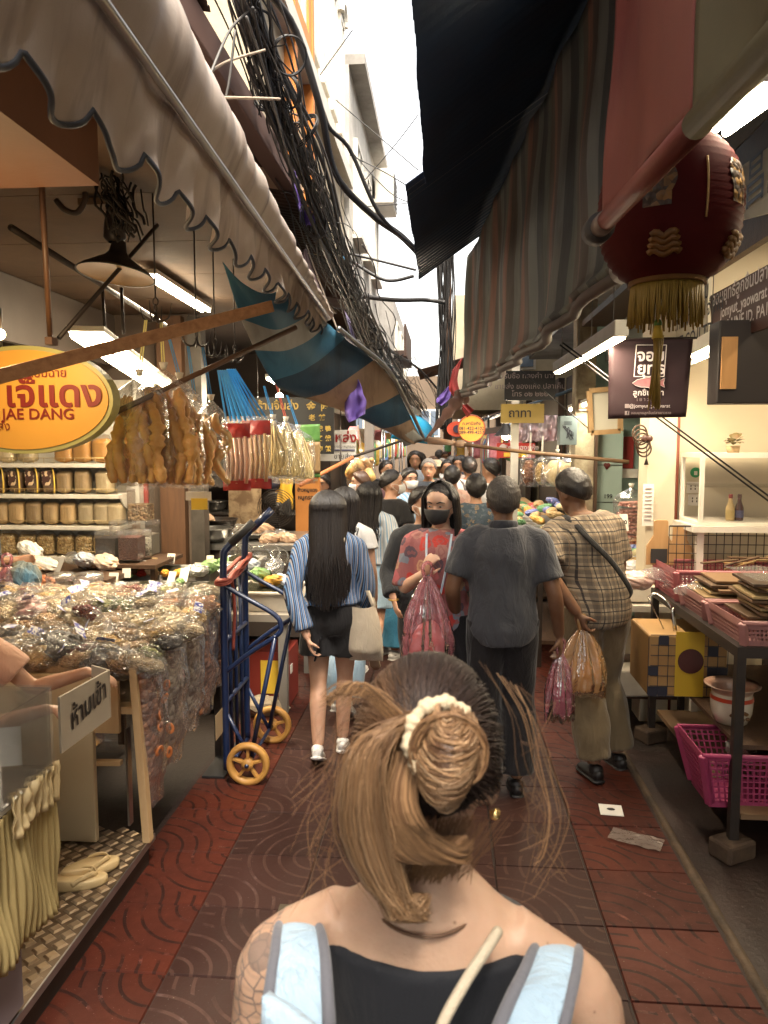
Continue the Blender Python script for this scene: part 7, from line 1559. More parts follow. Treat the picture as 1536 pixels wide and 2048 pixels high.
BASE = dict(pel=(0, 0, .95), neck=(0, -.015, 1.44), head=(0, .012, 1.582), shL=(-.165, -.01, 1.385), shR=(.165, -.01, 1.385), elL=(-.215, -.03, 1.11), elR=(.215, -.03, 1.11), wrL=(-.22, .03, .87), wrR=(.22, .03, .87),
   hiL=(-.085, 0, .92), hiR=(.085, 0, .92), knL=(-.085, .015, .5), knR=(.085, .015, .5), anL=(-.085, -.02, .085), anR=(.085, -.02, .085))
TORSO = [(.83, .11, .095, 0), (.9, .165, .115, -.01), (.98, .158, .108, -.005), (1.08, .128, .088, 0), (1.2, .138, .098, .005), (1.32, .155, .1, 0), (1.39, .14, .08, -.008), (1.425, .085, .062, -.012), (1.46, .055, .052, -.012)]
TOR_M = [(.83, .11, .095, 0), (.9, .155, .11, 0), (.98, .152, .105, 0), (1.08, .145, .1, 0), (1.2, .16, .11, .005), (1.32, .178, .11, 0), (1.39, .165, .085, -.008), (1.43, .095, .066, -.012), (1.465, .06, .056, -.012)]
class Person:
 def __init__(s, label, px, Y, H, rz=0., lean=0., tilt=0., male=False, skin=SK_L, vox=.0085, J=None, head_turn=0., head_nod=0., X=None, z0=0., name='person', group=None, fat=1.):
  s.k = H / 1.70; s.male = male; s.vox = vox; s.skin = skin; s.fat = fat; s.lean = lean; s.tilt = tilt
  x = X if X is not None else atY(px, 1000, Y).x
  s.g = thing(name, label, 'person', (x, Y, z0), rz, group); s.loc = V((x, Y, z0)); s.rz = rz
  s.J = {k: V(v) for k, v in BASE.items()}
  if male:
   for a in 'LR': s.J['sh' + a].x *= 1.12; s.J['el' + a].x *= 1.1; s.J['wr' + a].x *= 1.08
  for k, v in (J or {}).items(): s.J[k] = V(v)
  s.rot = Euler((-lean, tilt, 0)).to_matrix(); pel = s.J['pel']
  for k in ('neck', 'head', 'shL', 'shR', 'elL', 'elR', 'wrL', 'wrR'):
   if J and k in J and k[:2] in ('el', 'wr'): continue
   s.J[k] = s.up(s.J[k])
  s.J = {k: v * s.k for k, v in s.J.items()}
  s.hr = Euler((head_nod, 0, head_turn)).to_matrix()
  s.R = s.k * .97
 def up(s, p):
  p = V(p); pel = s.J['pel'] if s.J['pel'].z < 1.2 else V(BASE['pel']); w = min(1, max(0, (p.z - .9) / .25)); q = pel + s.rot @ (p - pel); return p.lerp(q, w)
 def toloc(s, P):
  q = V(P) - s.loc; q.rotate(Euler((0, 0, -s.rz))); return q
 def W(s, p): q = V(p); q.rotate(Euler((0, 0, s.rz))); return q + s.loc
 def tors(s, mb, inf=0., z0=0., z1=9., hem=0., mul=1.):
  T = TOR_M if s.male else TORSO; pts = []; rr = []
  zs = [t[0] for t in T]
  for z in np.linspace(max(z0, zs[0]), min(z1, zs[-1]), 16):
   rx, ry, y = [float(np.interp(z, zs, [t[i] for t in T])) for i in (1, 2, 3)]
   pts.append(s.up((0, y, z)) * s.k); e = inf + hem * max(0, (1.1 - z)) ; rr.append(((ry * s.fat * mul + e) * s.k, (rx * s.fat * mul + e) * s.k))
  mb.tube(pts, rr, 22, up=(0, 1, 0))
 def leg(s, mb, a, inf=0., t0=0., t1=1., flare=0., n=14):
  h, k_, an = s.J['hi' + a], s.J['kn' + a], s.J['an' + a]; P = [h + V((0, 0, .04)), h.lerp(k_, .5) + V((0, .012, 0)), k_, k_.lerp(an, .35) + V((0, -.012, 0)), an]
  R0 = [.09, .076, .053, .055, .036]; q = spline(P, 26); rs = [float(np.interp(i / 25 * 4, range(5), R0)) for i in range(26)]
  i0, i1 = int(t0 * 25), int(t1 * 25); q = q[i0:i1 + 1]; rs = rs[i0:i1 + 1]; m = len(q)
  mb.tube(q, [(r * s.fat + inf + flare * (i / max(1, m - 1)) ** 1.5) * s.k for i, r in enumerate(rs)], n)
 def arm(s, mb, a, inf=0., t1=1., flare=0., n=12, t0=0.):
  P = [s.J['sh' + a], s.J['el' + a], s.J['wr' + a]]; cl = P[0].lerp(s.J['neck'], .5) + V((0, 0, .0)); q = [cl.lerp(P[0] - V((0, 0, .012)), i / 3) for i in range(3)] + [P[0].lerp(P[1], (i + .5) / 10) for i in range(9)] + [P[1].lerp(P[2], i / 12) for i in range(13)]
  rs = [float(np.interp(i / 24, (0, .08, .15, .4, .5, .62, 1), (.042, .046, .049, .041, .037, .038, .026))) * (1.12 if s.male else 1.) for i in range(25)]
  q = [q[0]] + [(q[max(0, i - 1)] + q[i] * 2 + q[min(24, i + 1)]) / 4 for i in range(1, 24)] + [q[24]]
  i0 = int(t0 * 24); i1 = max(2, int(t1 * 24)); q = q[i0:i1 + 1]; rs = rs[i0:i1 + 1]; m = len(q)
  mb.tube(q, [(r + inf + flare * (i / (m - 1)) ** 2.2) * s.k for i, r in enumerate(rs)], n)
 def hp(s, p): return s.J['head'] + s.hr @ (V(p) * s.k)
 def body(s, hands=None, face=True):
  mb = MB(); k = s.k; s.tors(mb)
  for a in 'LR': s.leg(mb, a); s.arm(mb, a)
  h = s.J['head']; mb.tube([s.J['neck'] - V((0, 0, .03 * k)), s.J['neck'].lerp(h, .5) + V((0, 0, 0)), h - V((0, .01, .02))], [.056 * k, .05 * k, .05 * k], 14)
  for c, r in (((0, -.008, .018), (.076, .095, .1)), ((0, .018, -.03), (.064, .075, .075)), ((0, .05, -.075), (.042, .038, .036)), ((0, .02, .05), (.07, .078, .06))):
   mb.ell(s.hp(c), tuple(q * k for q in r), 18, 12, s.hr)
  mb.tube([s.hp((0, .092, .005)), s.hp((0, .104, -.022)), s.hp((0, .095, -.03))], [.007 * k, .012 * k, .009 * k], 8)
  for sx in (-1, 1): mb.ell(s.hp((sx * .078, -.005, -.012)), (.012 * k, .02 * k, .032 * k), 10, 8, s.hr)
  if face:
   for sx in (-1, 1): mb.tube([s.hp((sx * .012, .089, .032)), s.hp((sx * .04, .084, .036)), s.hp((sx * .058, .062, .028))], [.006 * k, .007 * k, .005 * k], 6)
   mb.ell(s.hp((0, .09, -.058)), (.022 * k, .012 * k, .007 * k), 10, 6, s.hr); mb.ell(s.hp((0, .087, -.07)), (.019 * k, .012 * k, .007 * k), 10, 6, s.hr)
  for a, sd in (('L', -1), ('R', 1)):
   w, e = s.J['wr' + a], s.J['el' + a]; hd = (hands or {}).get(a, {})
   hand(mb, w, hd.get('d', (w - e)), hd.get('n', (-sd, 0, 0)), k * (1.05 if s.male else .98), hd.get('curl', .45), hd.get('side', sd))
  me = remeshed(mb, s.vox, 2); me.materials.append(s.skin); s.b = link('body', me, s.g, True, False)
  if face:
   for sx in (-1, 1):
    e = MB(); e.ell(s.hp((sx * .032, .0835, .014)), (.0135 * k, .0065 * k, .0042 * k), 10, 8, s.hr); eo = e.obj('eye', M('eye_white', (.4, .34, .3), .3), s.g, world=False)
    e = MB(); e.ell(s.hp((sx * .032, .0895, .014)), (.0055 * k, .003 * k, .0045 * k), 8, 6, s.hr); e.obj('iris', M('eye_dark', (.012, .008, .006), .2), eo, world=False)
    e = MB(); e.tube([s.hp((sx * .014, .0955, .034)), s.hp((sx * .034, .094, .041)), s.hp((sx * .056, .076, .034))], [.003 * k, .0042 * k, .002 * k], 6); e.obj('eyebrow', H_BLK, s.g, world=False)
   e = MB(); e.tube([s.hp((-.022, .094, -.062)), s.hp((0, .1025, -.06)), s.hp((.022, .094, -.062))], [.002 * k, .0065 * k, .002 * k], 6); e.obj('lips', M('lip', (.36, .12, .09), .4), s.g, world=False)
  return s
 def wear(s, name, fn, mat, vox=None, amp=.008, seed=1, smooth=2, label=None):
  mb = MB(); fn(mb); me = remeshed(mb, vox or max(.0135, s.vox * 1.1), smooth)
  if amp: displace(me, fold(seed, amp))
  me.materials.append(mat); o = link(name, me, s.g, True, False)
  if label: o['label'] = label
  return o
 def shirt(s, mat, z0=.9, inf=.022, sl=.35, slf=.02, hem=.06, name='shirt', amp=.01, sinf=.014, arms='LR', z1=1.45, **k):
  def f(mb):
   s.tors(mb, inf, z0, z1, hem)
   for a in arms: s.arm(mb, a, sinf, sl, slf)
  return s.wear(name, f, mat, amp=amp, **k)
 def pants(s, mat, t1=.97, inf=.02, flare=.02, top=1.02, name='trousers', amp=.008, pinf=.016, **k):
  def f(mb):
   s.tors(mb, pinf, .83, top)
   for a in 'LR': s.leg(mb, a, inf, 0, t1, flare)
  return s.wear(name, f, mat, amp=amp, **k)
 def shoe(s, a, mat, pitch=0., yaw=0., sole=None, L=.25, name='shoe'):
  k = s.k; an = s.J['an' + a]; rm = Euler((pitch, 0, yaw)).to_matrix(); mb = MB()
  P = [(-.075, .03), (-.06, .038), (-.01, .036), (.05, .03), (.11, .024), (.155, .016)]; W_ = [.018, .034, .036, .042, .044, .022]
  fr_ = [(an + rm @ (V((0, y, -.085 + h)) * k)) for y, h in P]; mb.tube(fr_, [(h * k, w * k) for (y, h), w in zip(P, W_)], 14, up=rm @ V((0, 0, 1)))
  mb.tube([an + rm @ (V((0, -.03, -.06)) * k), an + rm @ (V((0, -.02, .01)) * k)], [.045 * k, .043 * k], 12)
  o = mb.obj(name, mat, s.g, world=False, sub=1); mb = MB()
  mb.tube([(an + rm @ (V((0, y, -.078)) * k)) for y, h in P], [(.011 * k, (w + .004) * k) for w in W_], 12, up=rm @ V((0, 0, 1))); mb.obj('sole', sole or mat, o, world=False)
 def cap(s, mat, front=.95, side=1.45, back=2.1, th=.016, rough=.006, sx=1., name='hair', vs=1.0):
  """hair shell over the skull; angles from the crown"""
  k = s.k
  def fn(u, v):
   ph = 2 * math.pi * u; f = .5 + .5 * math.sin(ph); b_ = .5 - .5 * math.sin(ph); lim = front * f ** 1.5 + back * b_ ** 1.2 + side * (1 - f ** 1.5 - b_ ** 1.2 if f ** 1.5 + b_ ** 1.2 < 1 else 0)
   t_ = v * lim; d = V((math.sin(t_) * math.cos(ph), math.sin(t_) * math.sin(ph), math.cos(t_))); e0 = .2 + .55 * b_; e = th * (1 if v < .75 else e0 + (1 - e0) * (1 - v) / .25) + rough * nz(d.x * 14, d.y * 14, d.z * 14)
   p = V((d.x * (.078 + e) * sx, d.y * (.098 + e) - .006, d.z * (.103 + e) + .018));
   if d.z < 0: p.y *= 1 - .12 * d.z * (d.y < 0)
   return s.hp(p)
  mb = MB(); mb.grid(fn, 48, 26); return mb.obj(name, mat, s.g, world=False)
 def strands(s, mat, n=420, zb=1.0, spread=1.75, w=1.0, r=.0045, seed=3, part=None, back=.13, name='long_hair', th0=.25, front=False, wid=.16, wave=.01):
  rg = random.Random(seed); k = s.k; mb = MB(); zt = s.J['neck'].z
  for i in range(n):
   ph = -math.pi / 2 + rg.uniform(-spread, spread); t0 = rg.uniform(.05, 1.1); lay = rg.uniform(.0, .02)
   def hpnt(t_, e=.02): return s.hp(V((math.sin(t_) * math.cos(ph) * (.08 + e + lay), math.sin(t_) * math.sin(ph) * (.1 + e + lay) - .006, math.cos(t_) * (.105 + e) + .018)))
   P = [hpnt(t_) for t_ in np.linspace(t0, 1.75, 4)]; c = math.cos(ph); sn = math.sin(ph); x = c * wid * w; zz = zb + rg.uniform(-.05, .09) + .05 * abs(c)
   base = s.J['neck']; mid = V((base.x + x * .95 * k, base.y + (min(sn, -.1) * back - lay) * k, zt - .08 * k)); bot = V((base.x + x * 1.02 * k + rg.uniform(-.012, .012), base.y + (min(sn, -.25) * (back + .01)) * k - .02, zz * k))
   m2 = mid.lerp(bot, .5) + V((rg.gauss(0, wave), rg.gauss(0, wave * .6), 0))
   mb.tube(spline(P + [mid, m2, bot], 16), [r * k * (1 if j < 11 else (16 - j) / 5 + .1) for j in range(16)], 4, caps=False)
  o = mb.obj(name, mat, s.g, world=False); o['kind'] = 'stuff'; return o
 def mask(s, mat, name='face_mask'):
  mb = MB();
  def fn(u, v):
   a = lerp(-1.25, 1.25, u); z = lerp(.004, -.088, v) - .012 * abs(a) * (0.5 - v); r = lerp(.082, .05, v ** 1.6) ; b_ = 1 - .55 * (a / 1.25) ** 2
   return s.hp((r * math.sin(a) * 1.0, .03 + (.085 if v < .85 else .07) * math.cos(a) * 1.0 + .012 * b_ * math.sin(v * math.pi), z))
  mb.grid(fn, 16, 10); o = mb.obj(name, mat, s.g, world=False, solid=.002)
  mb = MB()
  for sx in (-1, 1): mb.tube(spline([s.hp((sx * .078, .055, -.004)), s.hp((sx * .083, .02, .004)), s.hp((sx * .088, -.014, .0)), s.hp((sx * .083, .01, -.03)), s.hp((sx * .068, .05, -.06))], 12), .0016, 4)
  mb.obj('ear_loop', mat, o, world=False); return o
 def strap(s, pts, mat, w=.02, name='strap', t=.003):
  mb = MB(); q = spline([V(p) * s.k for p in pts], 26); mb.tube(q, (w / 2, t), 8, up=None); return mb.obj(name, mat, s.g, world=False)
def carrier(label, top, w, d, h, mat, inm, seed, name='carrier_bag', r_in=.9, handles=True):
 g = thing(name, label, 'bag', (top.x, top.y, top.z - h)); rg = random.Random(seed)
 if inm is not None:
  mb = MB(); mb.ell((0, 0, h * .3), (w * .4 * r_in, d * .4 * r_in, h * .26), 18, 12, fn=lambda q: 1 + .25 * nz(q.x * 2 + seed, q.y * 2, q.z * 2)); mb.obj('contents', inm, g, world=False)
 def fn(u, v):
  a = 2 * math.pi * u; e = math.sin(min(1, v * 1.15) * math.pi / 2) ** .8; p = .1 + .9 * e; pl = 1 + (1 - v) * .35 * math.sin(a * 9 + seed) + .1 * nz(math.cos(a) * 2 + seed, math.sin(a) * 2, v * 4) + .04 * math.sin(a * 17 + v * 6)
  z = h * (1 - v) + (.03 * nz(math.cos(a) * 3, math.sin(a) * 3, seed) * v); end = 1 if v < .88 else lerp(1, .45, (v - .88) / .12)
  return V((w / 2 * p * pl * math.cos(a), d / 2 * p * pl * end * math.sin(a), z))
 mb = MB(); mb.grid(fn, 90, 30); mb.obj('plastic', mat, g, world=False)
 mb = MB(); mb.tube(spline([(-.01, -.01, h * .96), (-.025, -.015, h + .05), (.0, 0, h + .075), (.025, .015, h + .05), (.01, .01, h * .96)], 14), (.004, .012), 6); mb.obj('handle', mat, g, world=False)
 return g
m_blackc = cloth('black_cloth', (.012, .011, .012)); m_whitec = cloth('white_cotton', (.62, .6, .57)); m_denim = cloth('light_denim', (.25, .38, .5), var=(.36, .47, .56)); m_jean = cloth('blue_jeans', (.035, .17, .3), var=(.055, .22, .36)); m_darkc = cloth('dark_trousers', (.016, .014, .016))
m_sneak = M('white_sneaker', (.66, .64, .61), .5); m_skinshoe = M('black_shoe', (.014, .012, .012), .5)
SKP = dict(vox=.0085)
# ---- long-haired girl in striped shirt
p = Person('girl with waist-long black hair in blue striped shirt and black shorts', 662, 4.4, 1.6, rz=.05, tilt=-.03, J=dict(knL=(-.085, -.03, .49), anL=(-.075, -.16, .13), knR=(.075, .09, .5), anR=(.06, .06, .1), elL=(-.235, -.13, 1.1), wrL=(-.13, -.2, .83), elR=(.23, .0, 1.12), wrR=(.2, .1, .95)), vox=.0085)
p.body(hands={'L': dict(d=(.3, 0, -1), n=(1, .2, 0), curl=.7)}, face=False)
m_bst = pattern('blue_stripe', 'stripe', [(.025, .035, .075), (.2, .24, .31), (.05, .13, .28), (.3, .28, .28), (.02, .022, .04), (.09, .18, .33)], .034)
p.shirt(m_bst, z0=1.0, inf=.03, sl=.93, slf=.012, hem=.1, sinf=.018, amp=.012); p.pants(m_blackc, t1=.3, inf=.03, flare=.03, top=1.08, name='shorts', pinf=.022)
p.cap(H_BLK, .9, 1.5, 2.2, .022); p.strands(H_BLK, 650, zb=1.03, spread=1.6, r=.0055, wid=.125, back=.15)
p.shoe('L', m_sneak, pitch=-.45); p.shoe('R', m_sneak, pitch=-.1)
p.strap([(.09, -.1, 1.42), (.1, .06, 1.44)], cloth('tote_cloth', (.62, .53, .4)), .03, 'tote_strap')
q = p.W(V((.2, -.02, 1.02)) * p.k)
tt = thing('tote_bag', 'cream cotton tote bag on the striped girl shoulder', 'bag', (q.x, q.y, q.z - .36))
def tote(u, v):
 a = 2 * math.pi * u; w_ = .13 * (.75 + .35 * math.sin(v * 2.2)); return V((w_ * math.cos(a) * .75 + .02 * v, .1 * math.sin(a) * (1 if v < .8 else (1 - v) * 5), .34 * (1 - v) + .01 * nz(u * 8, v * 5, 0)))
mb = MB(); mb.grid(tote, 36, 18); mb.obj('pouch', cloth('tote_cloth', 1), tt, world=False)
mb = MB()
for dy in (-.03, .03): mb.tube(spline([(-.06, dy, .33), (-.1, dy, .5), (-.08, dy * .6, .62), (.0, dy * .5, .5), (.07, dy, .33)], 18), (.003, .014), 6)
mb.obj('handle', cloth('tote_cloth', 1), tt, world=False)
q = p.W(p.J['wrL'] + V((.06, .01, -.07))); mb = MB(); mb.box(q, (.012, .07, .14), (0, .25, 0)); tag(mb.obj('phone', M('phone_black', (.012, .012, .014), .2), smooth=False, bevel=.006), 'black phone held in the striped girl hand', 'phone')
# ---- girl in white tee and light jeans
p = Person('girl in white T-shirt and light jeans behind the striped girl', 690, 5.15, 1.58, rz=-.15, J=dict(knL=(-.08, .06, .5), anL=(-.08, .02, .09), knR=(.085, -.05, .5), anR=(.08, -.2, .16)), vox=.011)
p.body(face=False); p.shirt(m_whitec, z0=.92, sl=.32); p.pants(m_denim, inf=.025, flare=.035); p.cap(H_BLK, .9, 1.5, 2.2, .02); p.strands(H_BLK, 220, zb=1.3, spread=1.6, r=.006, wid=.1)
p.shoe('L', m_sneak); p.shoe('R', m_sneak, pitch=-.5); p.strap([(.12, -.11, 1.38), (.13, .0, 1.43), (.2, -.1, 1.1)], m_blackc, .018)
# ---- girl in off-shoulder striped blouse
p = Person('girl in off-shoulder pale striped blouse and denim shorts', 738, 6.05, 1.57, rz=-.1, J=dict(knL=(-.08, .03, .5), knR=(.09, -.04, .5), anR=(.11, -.3, .3), anL=(-.07, .0, .085), elR=(.24, -.06, 1.13), wrR=(.2, .12, 1.0)), vox=.011)
p.body(face=False); m_pst = pattern('pale_stripe', 'stripe', [(.5, .52, .54), (.2, .32, .45), (.55, .54, .5), (.36, .42, .48)], .045)
p.shirt(m_pst, z0=1.0, inf=.035, sl=.62, slf=.05, sinf=.03, z1=1.33, amp=.016, arms='R', name='blouse'); p.shirt(m_pst, z0=1.2, inf=.03, sl=.6, slf=.05, sinf=.035, z1=1.33, amp=.016, arms='L', name='blouse_sleeve')
p.pants(m_denim, t1=.36, inf=.03, flare=.03, top=1.05, name='shorts'); p.cap(H_BLK, .9, 1.5, 2.2, .02); p.strands(H_BLK, 320, zb=1.16, spread=1.6, r=.006, wid=.11)
p.shoe('L', m_sneak); p.shoe('R', M('cream_sandal', (.55, .45, .33), .6), pitch=-.9, name='sandal')
# ---- woman in black tee with ponytail
p = Person('woman with ponytail, white mask, black T-shirt and wide blue jeans', 782, 6.6, 1.66, rz=-.55, head_turn=-.9, vox=.011, J=dict(elL=(-.22, -.06, 1.12), wrL=(-.16, .1, 1.0), anR=(.1, -.08, .085)))
p.body(); p.shirt(m_blackc, z0=1.06, inf=.026, sl=.36, hem=.05); p.pants(m_jean, inf=.03, flare=.055, top=1.0, amp=.012); p.cap(H_BLK, 1.0, 1.45, 2.1, .014); p.mask(M('mask_white', (.66, .65, .62), .7)); p.shoe('L', m_sneak); p.shoe('R', m_sneak)
mb = MB(); rg = random.Random(5)
for i in range(160):
 o = V((rg.gauss(0, .012), rg.gauss(0, .012), rg.gauss(0, .012))); mb.tube(spline([p.hp(V((0, -.095, .02)) + o * .5), p.hp(V((.0, -.15, .0)) + o), p.hp(V((0.01, -.16, -.12)) + o * 1.6), p.hp(V((.02, -.13, -.24)) + o * 2)], 10), .004, 4)
mb.obj('ponytail', H_BLK, p.g, world=False)['kind'] = 'stuff'
# ---- masked woman in floral blouse, facing the camera
m_flor = pattern('floral_pink', 'floral', [(.32, .12, .12), (.42, .2, .17), (.5, .06, .05), (.12, .08, .1), (.5, .3, .2), (.48, .14, .15), (.2, .22, .26)], 13)
p = Person('woman in black mask and pink floral blouse facing the camera', 882, 4.2, 1.665, skin=skin_mat('skin_lit', (.66, .43, .31)), rz=math.pi - .12, head_turn=-.25, head_nod=-.12, J=dict(elR=(.215, .02, 1.1), wrR=(.07, .2, 1.22), elL=(-.2, -.02, 1.1), wrL=(-.22, .1, .86), knL=(-.085, .05, .5)), vox=.0085)  # skin colour lightened to stand in for light on her face
p.body(hands={'R': dict(d=(-.35, .25, .75), n=(-.6, -.5, .2), curl=.75)}); p.shirt(m_flor, z0=.84, inf=.024, sl=.52, slf=.02, hem=.06, sinf=.014, amp=.012, name='blouse'); p.pants(m_darkc, inf=.022, top=.98)
p.cap(H_BLK, .85, 1.75, 2.3, .012, sx=1.02)
mb = MB(); rg = random.Random(6)
for i in range(520):
 a = rg.choice((-1, 1)) * rg.uniform(.0, 1.9) - math.pi / 2; t0 = rg.uniform(.1, .9); e = .01 + rg.uniform(0, .016); c, sn = math.cos(a), math.sin(a)
 P = [p.hp((math.sin(t_) * c * (.08 + e), math.sin(t_) * sn * (.1 + e), math.cos(t_) * (.105 + e) + .018)) for t_ in (t0, 1.2, 1.6)] + [p.hp((c * (.088 + e), sn * .1 + .0, -.1)), p.hp((c * (.088 + e * .5), sn * .08 + .012, -.165 + rg.uniform(-.02, .02)))]
 mb.tube(spline(P, 10), .0042, 4, caps=False)
mb.obj('bobbed_hair', H_BLK, p.g, world=False)['kind'] = 'stuff'
p.mask(M('mask_black', (.016, .015, .016), .75)); p.shoe('L', m_skinshoe); p.shoe('R', m_skinshoe)
mb = MB(); mb.tube(spline([V(q_) * p.k for q_ in ((-.07, .07, 1.43), (-.06, .15, 1.3), (-.02, .175, 1.1), (0, .17, 1.05), (.03, .175, 1.1), (.06, .15, 1.3), (.07, .07, 1.43))], 40), (.0015, .007), 6); mb.obj('lanyard', M('lanyard', (.42, .5, .6), .6), p.g, world=False)
m_pinkbag = film('pink_bag_film', (1, .72, .76), haze=.34, hazec=(.8, .38, .45), gloss=.6, bs=10); m_pinkin = M('pink_inside', (.55, .12, .12), .5, var=(.6, .3, .25), vs=9)
q = p.W(p.J['wrR'] + V((-.03, .05, .02))); carrier('large pink plastic carrier held up by the masked woman', q + V((.0, -.02, -.02)), .27, .2, .56, m_pinkbag, m_pinkin, 3)
# ---- dark-sleeved person just behind her
p = Person('person in dark long sleeves and white mask behind the floral blouse', 846, 4.95, 1.6, rz=math.pi + .3, head_turn=.3, vox=.01, J=dict(elR=(.26, -.02, 1.12), wrR=(.24, .12, .95)))
p.body(); p.shirt(cloth('charcoal_knit', (.03, .032, .036)), z0=.9, sl=.93, inf=.025); p.pants(m_darkc); p.cap(H_BLK, .85, 1.7, 2.3, .022); p.mask(_mats['mask_white']); p.shoe('L', m_sneak); p.shoe('R', m_sneak)
q = p.W(p.J['wrR']); mb = MB(); mb.tube([p.J['wrR'] + V((.032 * math.cos(a), .032 * math.sin(a), 0)) for a in [2 * math.pi * i / 16 for i in range(16)]], .005, 6, closed=True); mb.obj('bracelet', M('gold', (.6, .38, .1), .3, metal=.9), p.g, world=False)
# ---- man in grey polo shirt
p = Person('man in blue-grey polo shirt walking away with a pink bag', 1008, 4.0, 1.71, fat=.92, rz=.02, lean=.05, male=True, skin=SK_D, J=dict(elR=(.265, -.05, 1.1), wrR=(.31, .05, .86), elL=(-.27, -.02, 1.12), wrL=(-.24, .16, .92), knR=(.1, .07, .5), anL=(-.09, -.1, .1)), vox=.0085, head_nod=-.1)
m_polo = cloth('polo_grey', (.066, .068, .08), var=(.05, .052, .06), folds=.7)
p.body(hands={'R': dict(d=(.12, .1, -1), n=(-1, .1, 0), curl=.95)}, face=False); p.shirt(m_polo, z0=.78, inf=.04, sl=.42, slf=.014, hem=.05, sinf=.014, amp=.014, name='polo_shirt'); p.pants(m_darkc, inf=.03, flare=.025, top=1.0); p.cap(H_SLT, 1.0, 1.5, 2.4, .016, .007); p.shoe('L', m_skinshoe, pitch=-.2); p.shoe('R', m_skinshoe)
mb = MB(); c = p.J['neck'] + V((0, .004, .0)); mb.tube([c + V((.072 * math.cos(a), .066 * math.sin(a), .012 - .012 * math.sin(a))) * 1 for a in [2 * math.pi * i / 24 for i in range(24)]], (.026, .008), 8, closed=True, up=(0, 0, 1)); mb.obj('collar', cloth('polo_collar', (.03, .032, .042)), p.g, world=False)
for a in 'LR':
 w_, e_ = p.J['sh' + a], p.J['el' + a]
q = p.W(p.J['wrR'] + V((.01, .0, -.1))); carrier('hanging pink bag in the polo-shirted man right hand', q, .16, .13, .38, m_pinkbag, M('purple_inside', (.25, .05, .1), .5), 8);
# ---- man in plaid shirt
m_plaid = pattern('plaid_shirt', 'plaid', [(.3, .24, .17), (.1, .08, .066), (.035, .032, .035), (.2, .13, .08)], .062)
p = Person('man in checked shirt and khaki trousers leaning over the right stalls', 1196, 4.3, 1.76, rz=.3, lean=.2, tilt=-.13, male=True, skin=SK_D, head_turn=.35, head_nod=-.35, J=dict(elL=(-.31, -.06, 1.14), wrL=(-.17, -.12, .94), elR=(.2, .1, 1.12), wrR=(.14, .3, 1.0), knR=(.12, .1, .5), anR=(.17, .02, .085), knL=(-.06, -.02, .5), anL=(-.05, -.12, .1)), vox=.0085)
p.body(hands={'L': dict(d=(.35, -.1, -1), n=(1, .3, .2), curl=.95)}, face=False); p.shirt(m_plaid, z0=.84, inf=.04, sl=.42, slf=.025, hem=.04, sinf=.016, amp=.014); p.pants(cloth('khaki', (.14, .1, .055), var=(.17, .125, .07)), inf=.035, flare=.02, top=1.0, amp=.014); p.cap(H_BLK, 1.0, 1.5, 2.45, .017, .007)
p.shoe('L', m_skinshoe); p.shoe('R', m_skinshoe)
mb = MB(); P = [p.up(q_) * p.k for q_ in ((-.1, .05, 1.46), (-.1, -.07, 1.44), (-.04, -.158, 1.3), (.06, -.16, 1.16), (.15, -.12, 1.02), (.19, .0, .96))]; mb.tube(spline(P, 26), (.004, .017), 8, up=(0, -1, 0)); mb.obj('bag_strap', m_blackc, p.g, world=False)
q = p.W(p.J['wrL'] + V((.03, -.01, -.09))); carrier('tan plastic carrier bag held behind the checked shirt', q, .26, .2, .38, film('tan_film', (1, .8, .55), haze=.62, hazec=(.72, .44, .2), gloss=.5, bs=12), M('tan_inside', (.5, .3, .14), .6), 14)
# ---- the rest of the crowd, farther along
def walker(label, px, Y, H, rz, top, bottom, hair=H_BLK, male=False, skin=SK_M, sl=.35, msk=None, ht=0., hs='short', lg=False, vox=.018, J=None, **k):
 p = Person(label, px, Y, H, rz, male=male, skin=skin, vox=vox, head_turn=ht, J=J, **k); fc = abs(rz) > 1.2
 p.body(face=fc); p.shirt(top, sl=sl, z0=.86, inf=.028, slf=.025); p.pants(bottom, inf=.025)
 p.cap(hair, .95, 1.55 if hs == 'short' else 1.8, 2.4 if hs == 'short' else 2.5, .017 if hs == 'short' else .024, .008)
 if hs == 'long': p.strands(hair, 160, zb=1.25, spread=1.6, r=.007, wid=.1)
 if msk: p.mask(msk)
 for a in 'LR': p.shoe(a, m_skinshoe)
 return p
PI = math.pi; mw = _mats['mask_white']
m_nflor = pattern('navy_floral', 'floral', [(.05, .07, .09), (.06, .08, .1), (.2, .15, .1), (.07, .09, .12), (.1, .12, .14)], 26)
p = walker('woman with dark bob and navy floral shirt walking away', 952, 6.6, 1.62, .1, m_nflor, m_darkc, hs='bob'); p.strap([(-.16, -.12, 1.38), (-.2, -.1, 1.1)], cloth('violet_bag', (.05, .02, .09)), .05)
p = walker('person in salmon patterned shirt with black lettered sling bag', 904, 8.0, 1.66, .05, pattern('salmon', 'floral', [(.4, .24, .18), (.45, .27, .2), (.36, .2, .16), (.42, .3, .24)], 20), cloth('rose_trousers', (.36, .2, .18)), hs='short')
mb = MB(); mb.box((0, -.17, 1.13), (.24, .03, .1)); sb2 = mb.obj('sling_bag', m_blackc, p.g, world=False, smooth=False, bevel=.01); text('lettering', 'LINE', .085, m_wtx, sb2, (0, -.19, 1.13), FACE, bold=.002, world=False)
p.strap([(-.14, .02, 1.42), (-.06, -.14, 1.3), (.12, -.16, 1.12)], m_blackc, .025)
p = walker('person in white top with dark diagonal stripes, back turned', 938, 9.0, 1.74, .2, pattern('diag', 'stripe', [(.55, .52, .48), (.55, .52, .48), (.1, .09, .09)], .07), m_darkc, male=True)
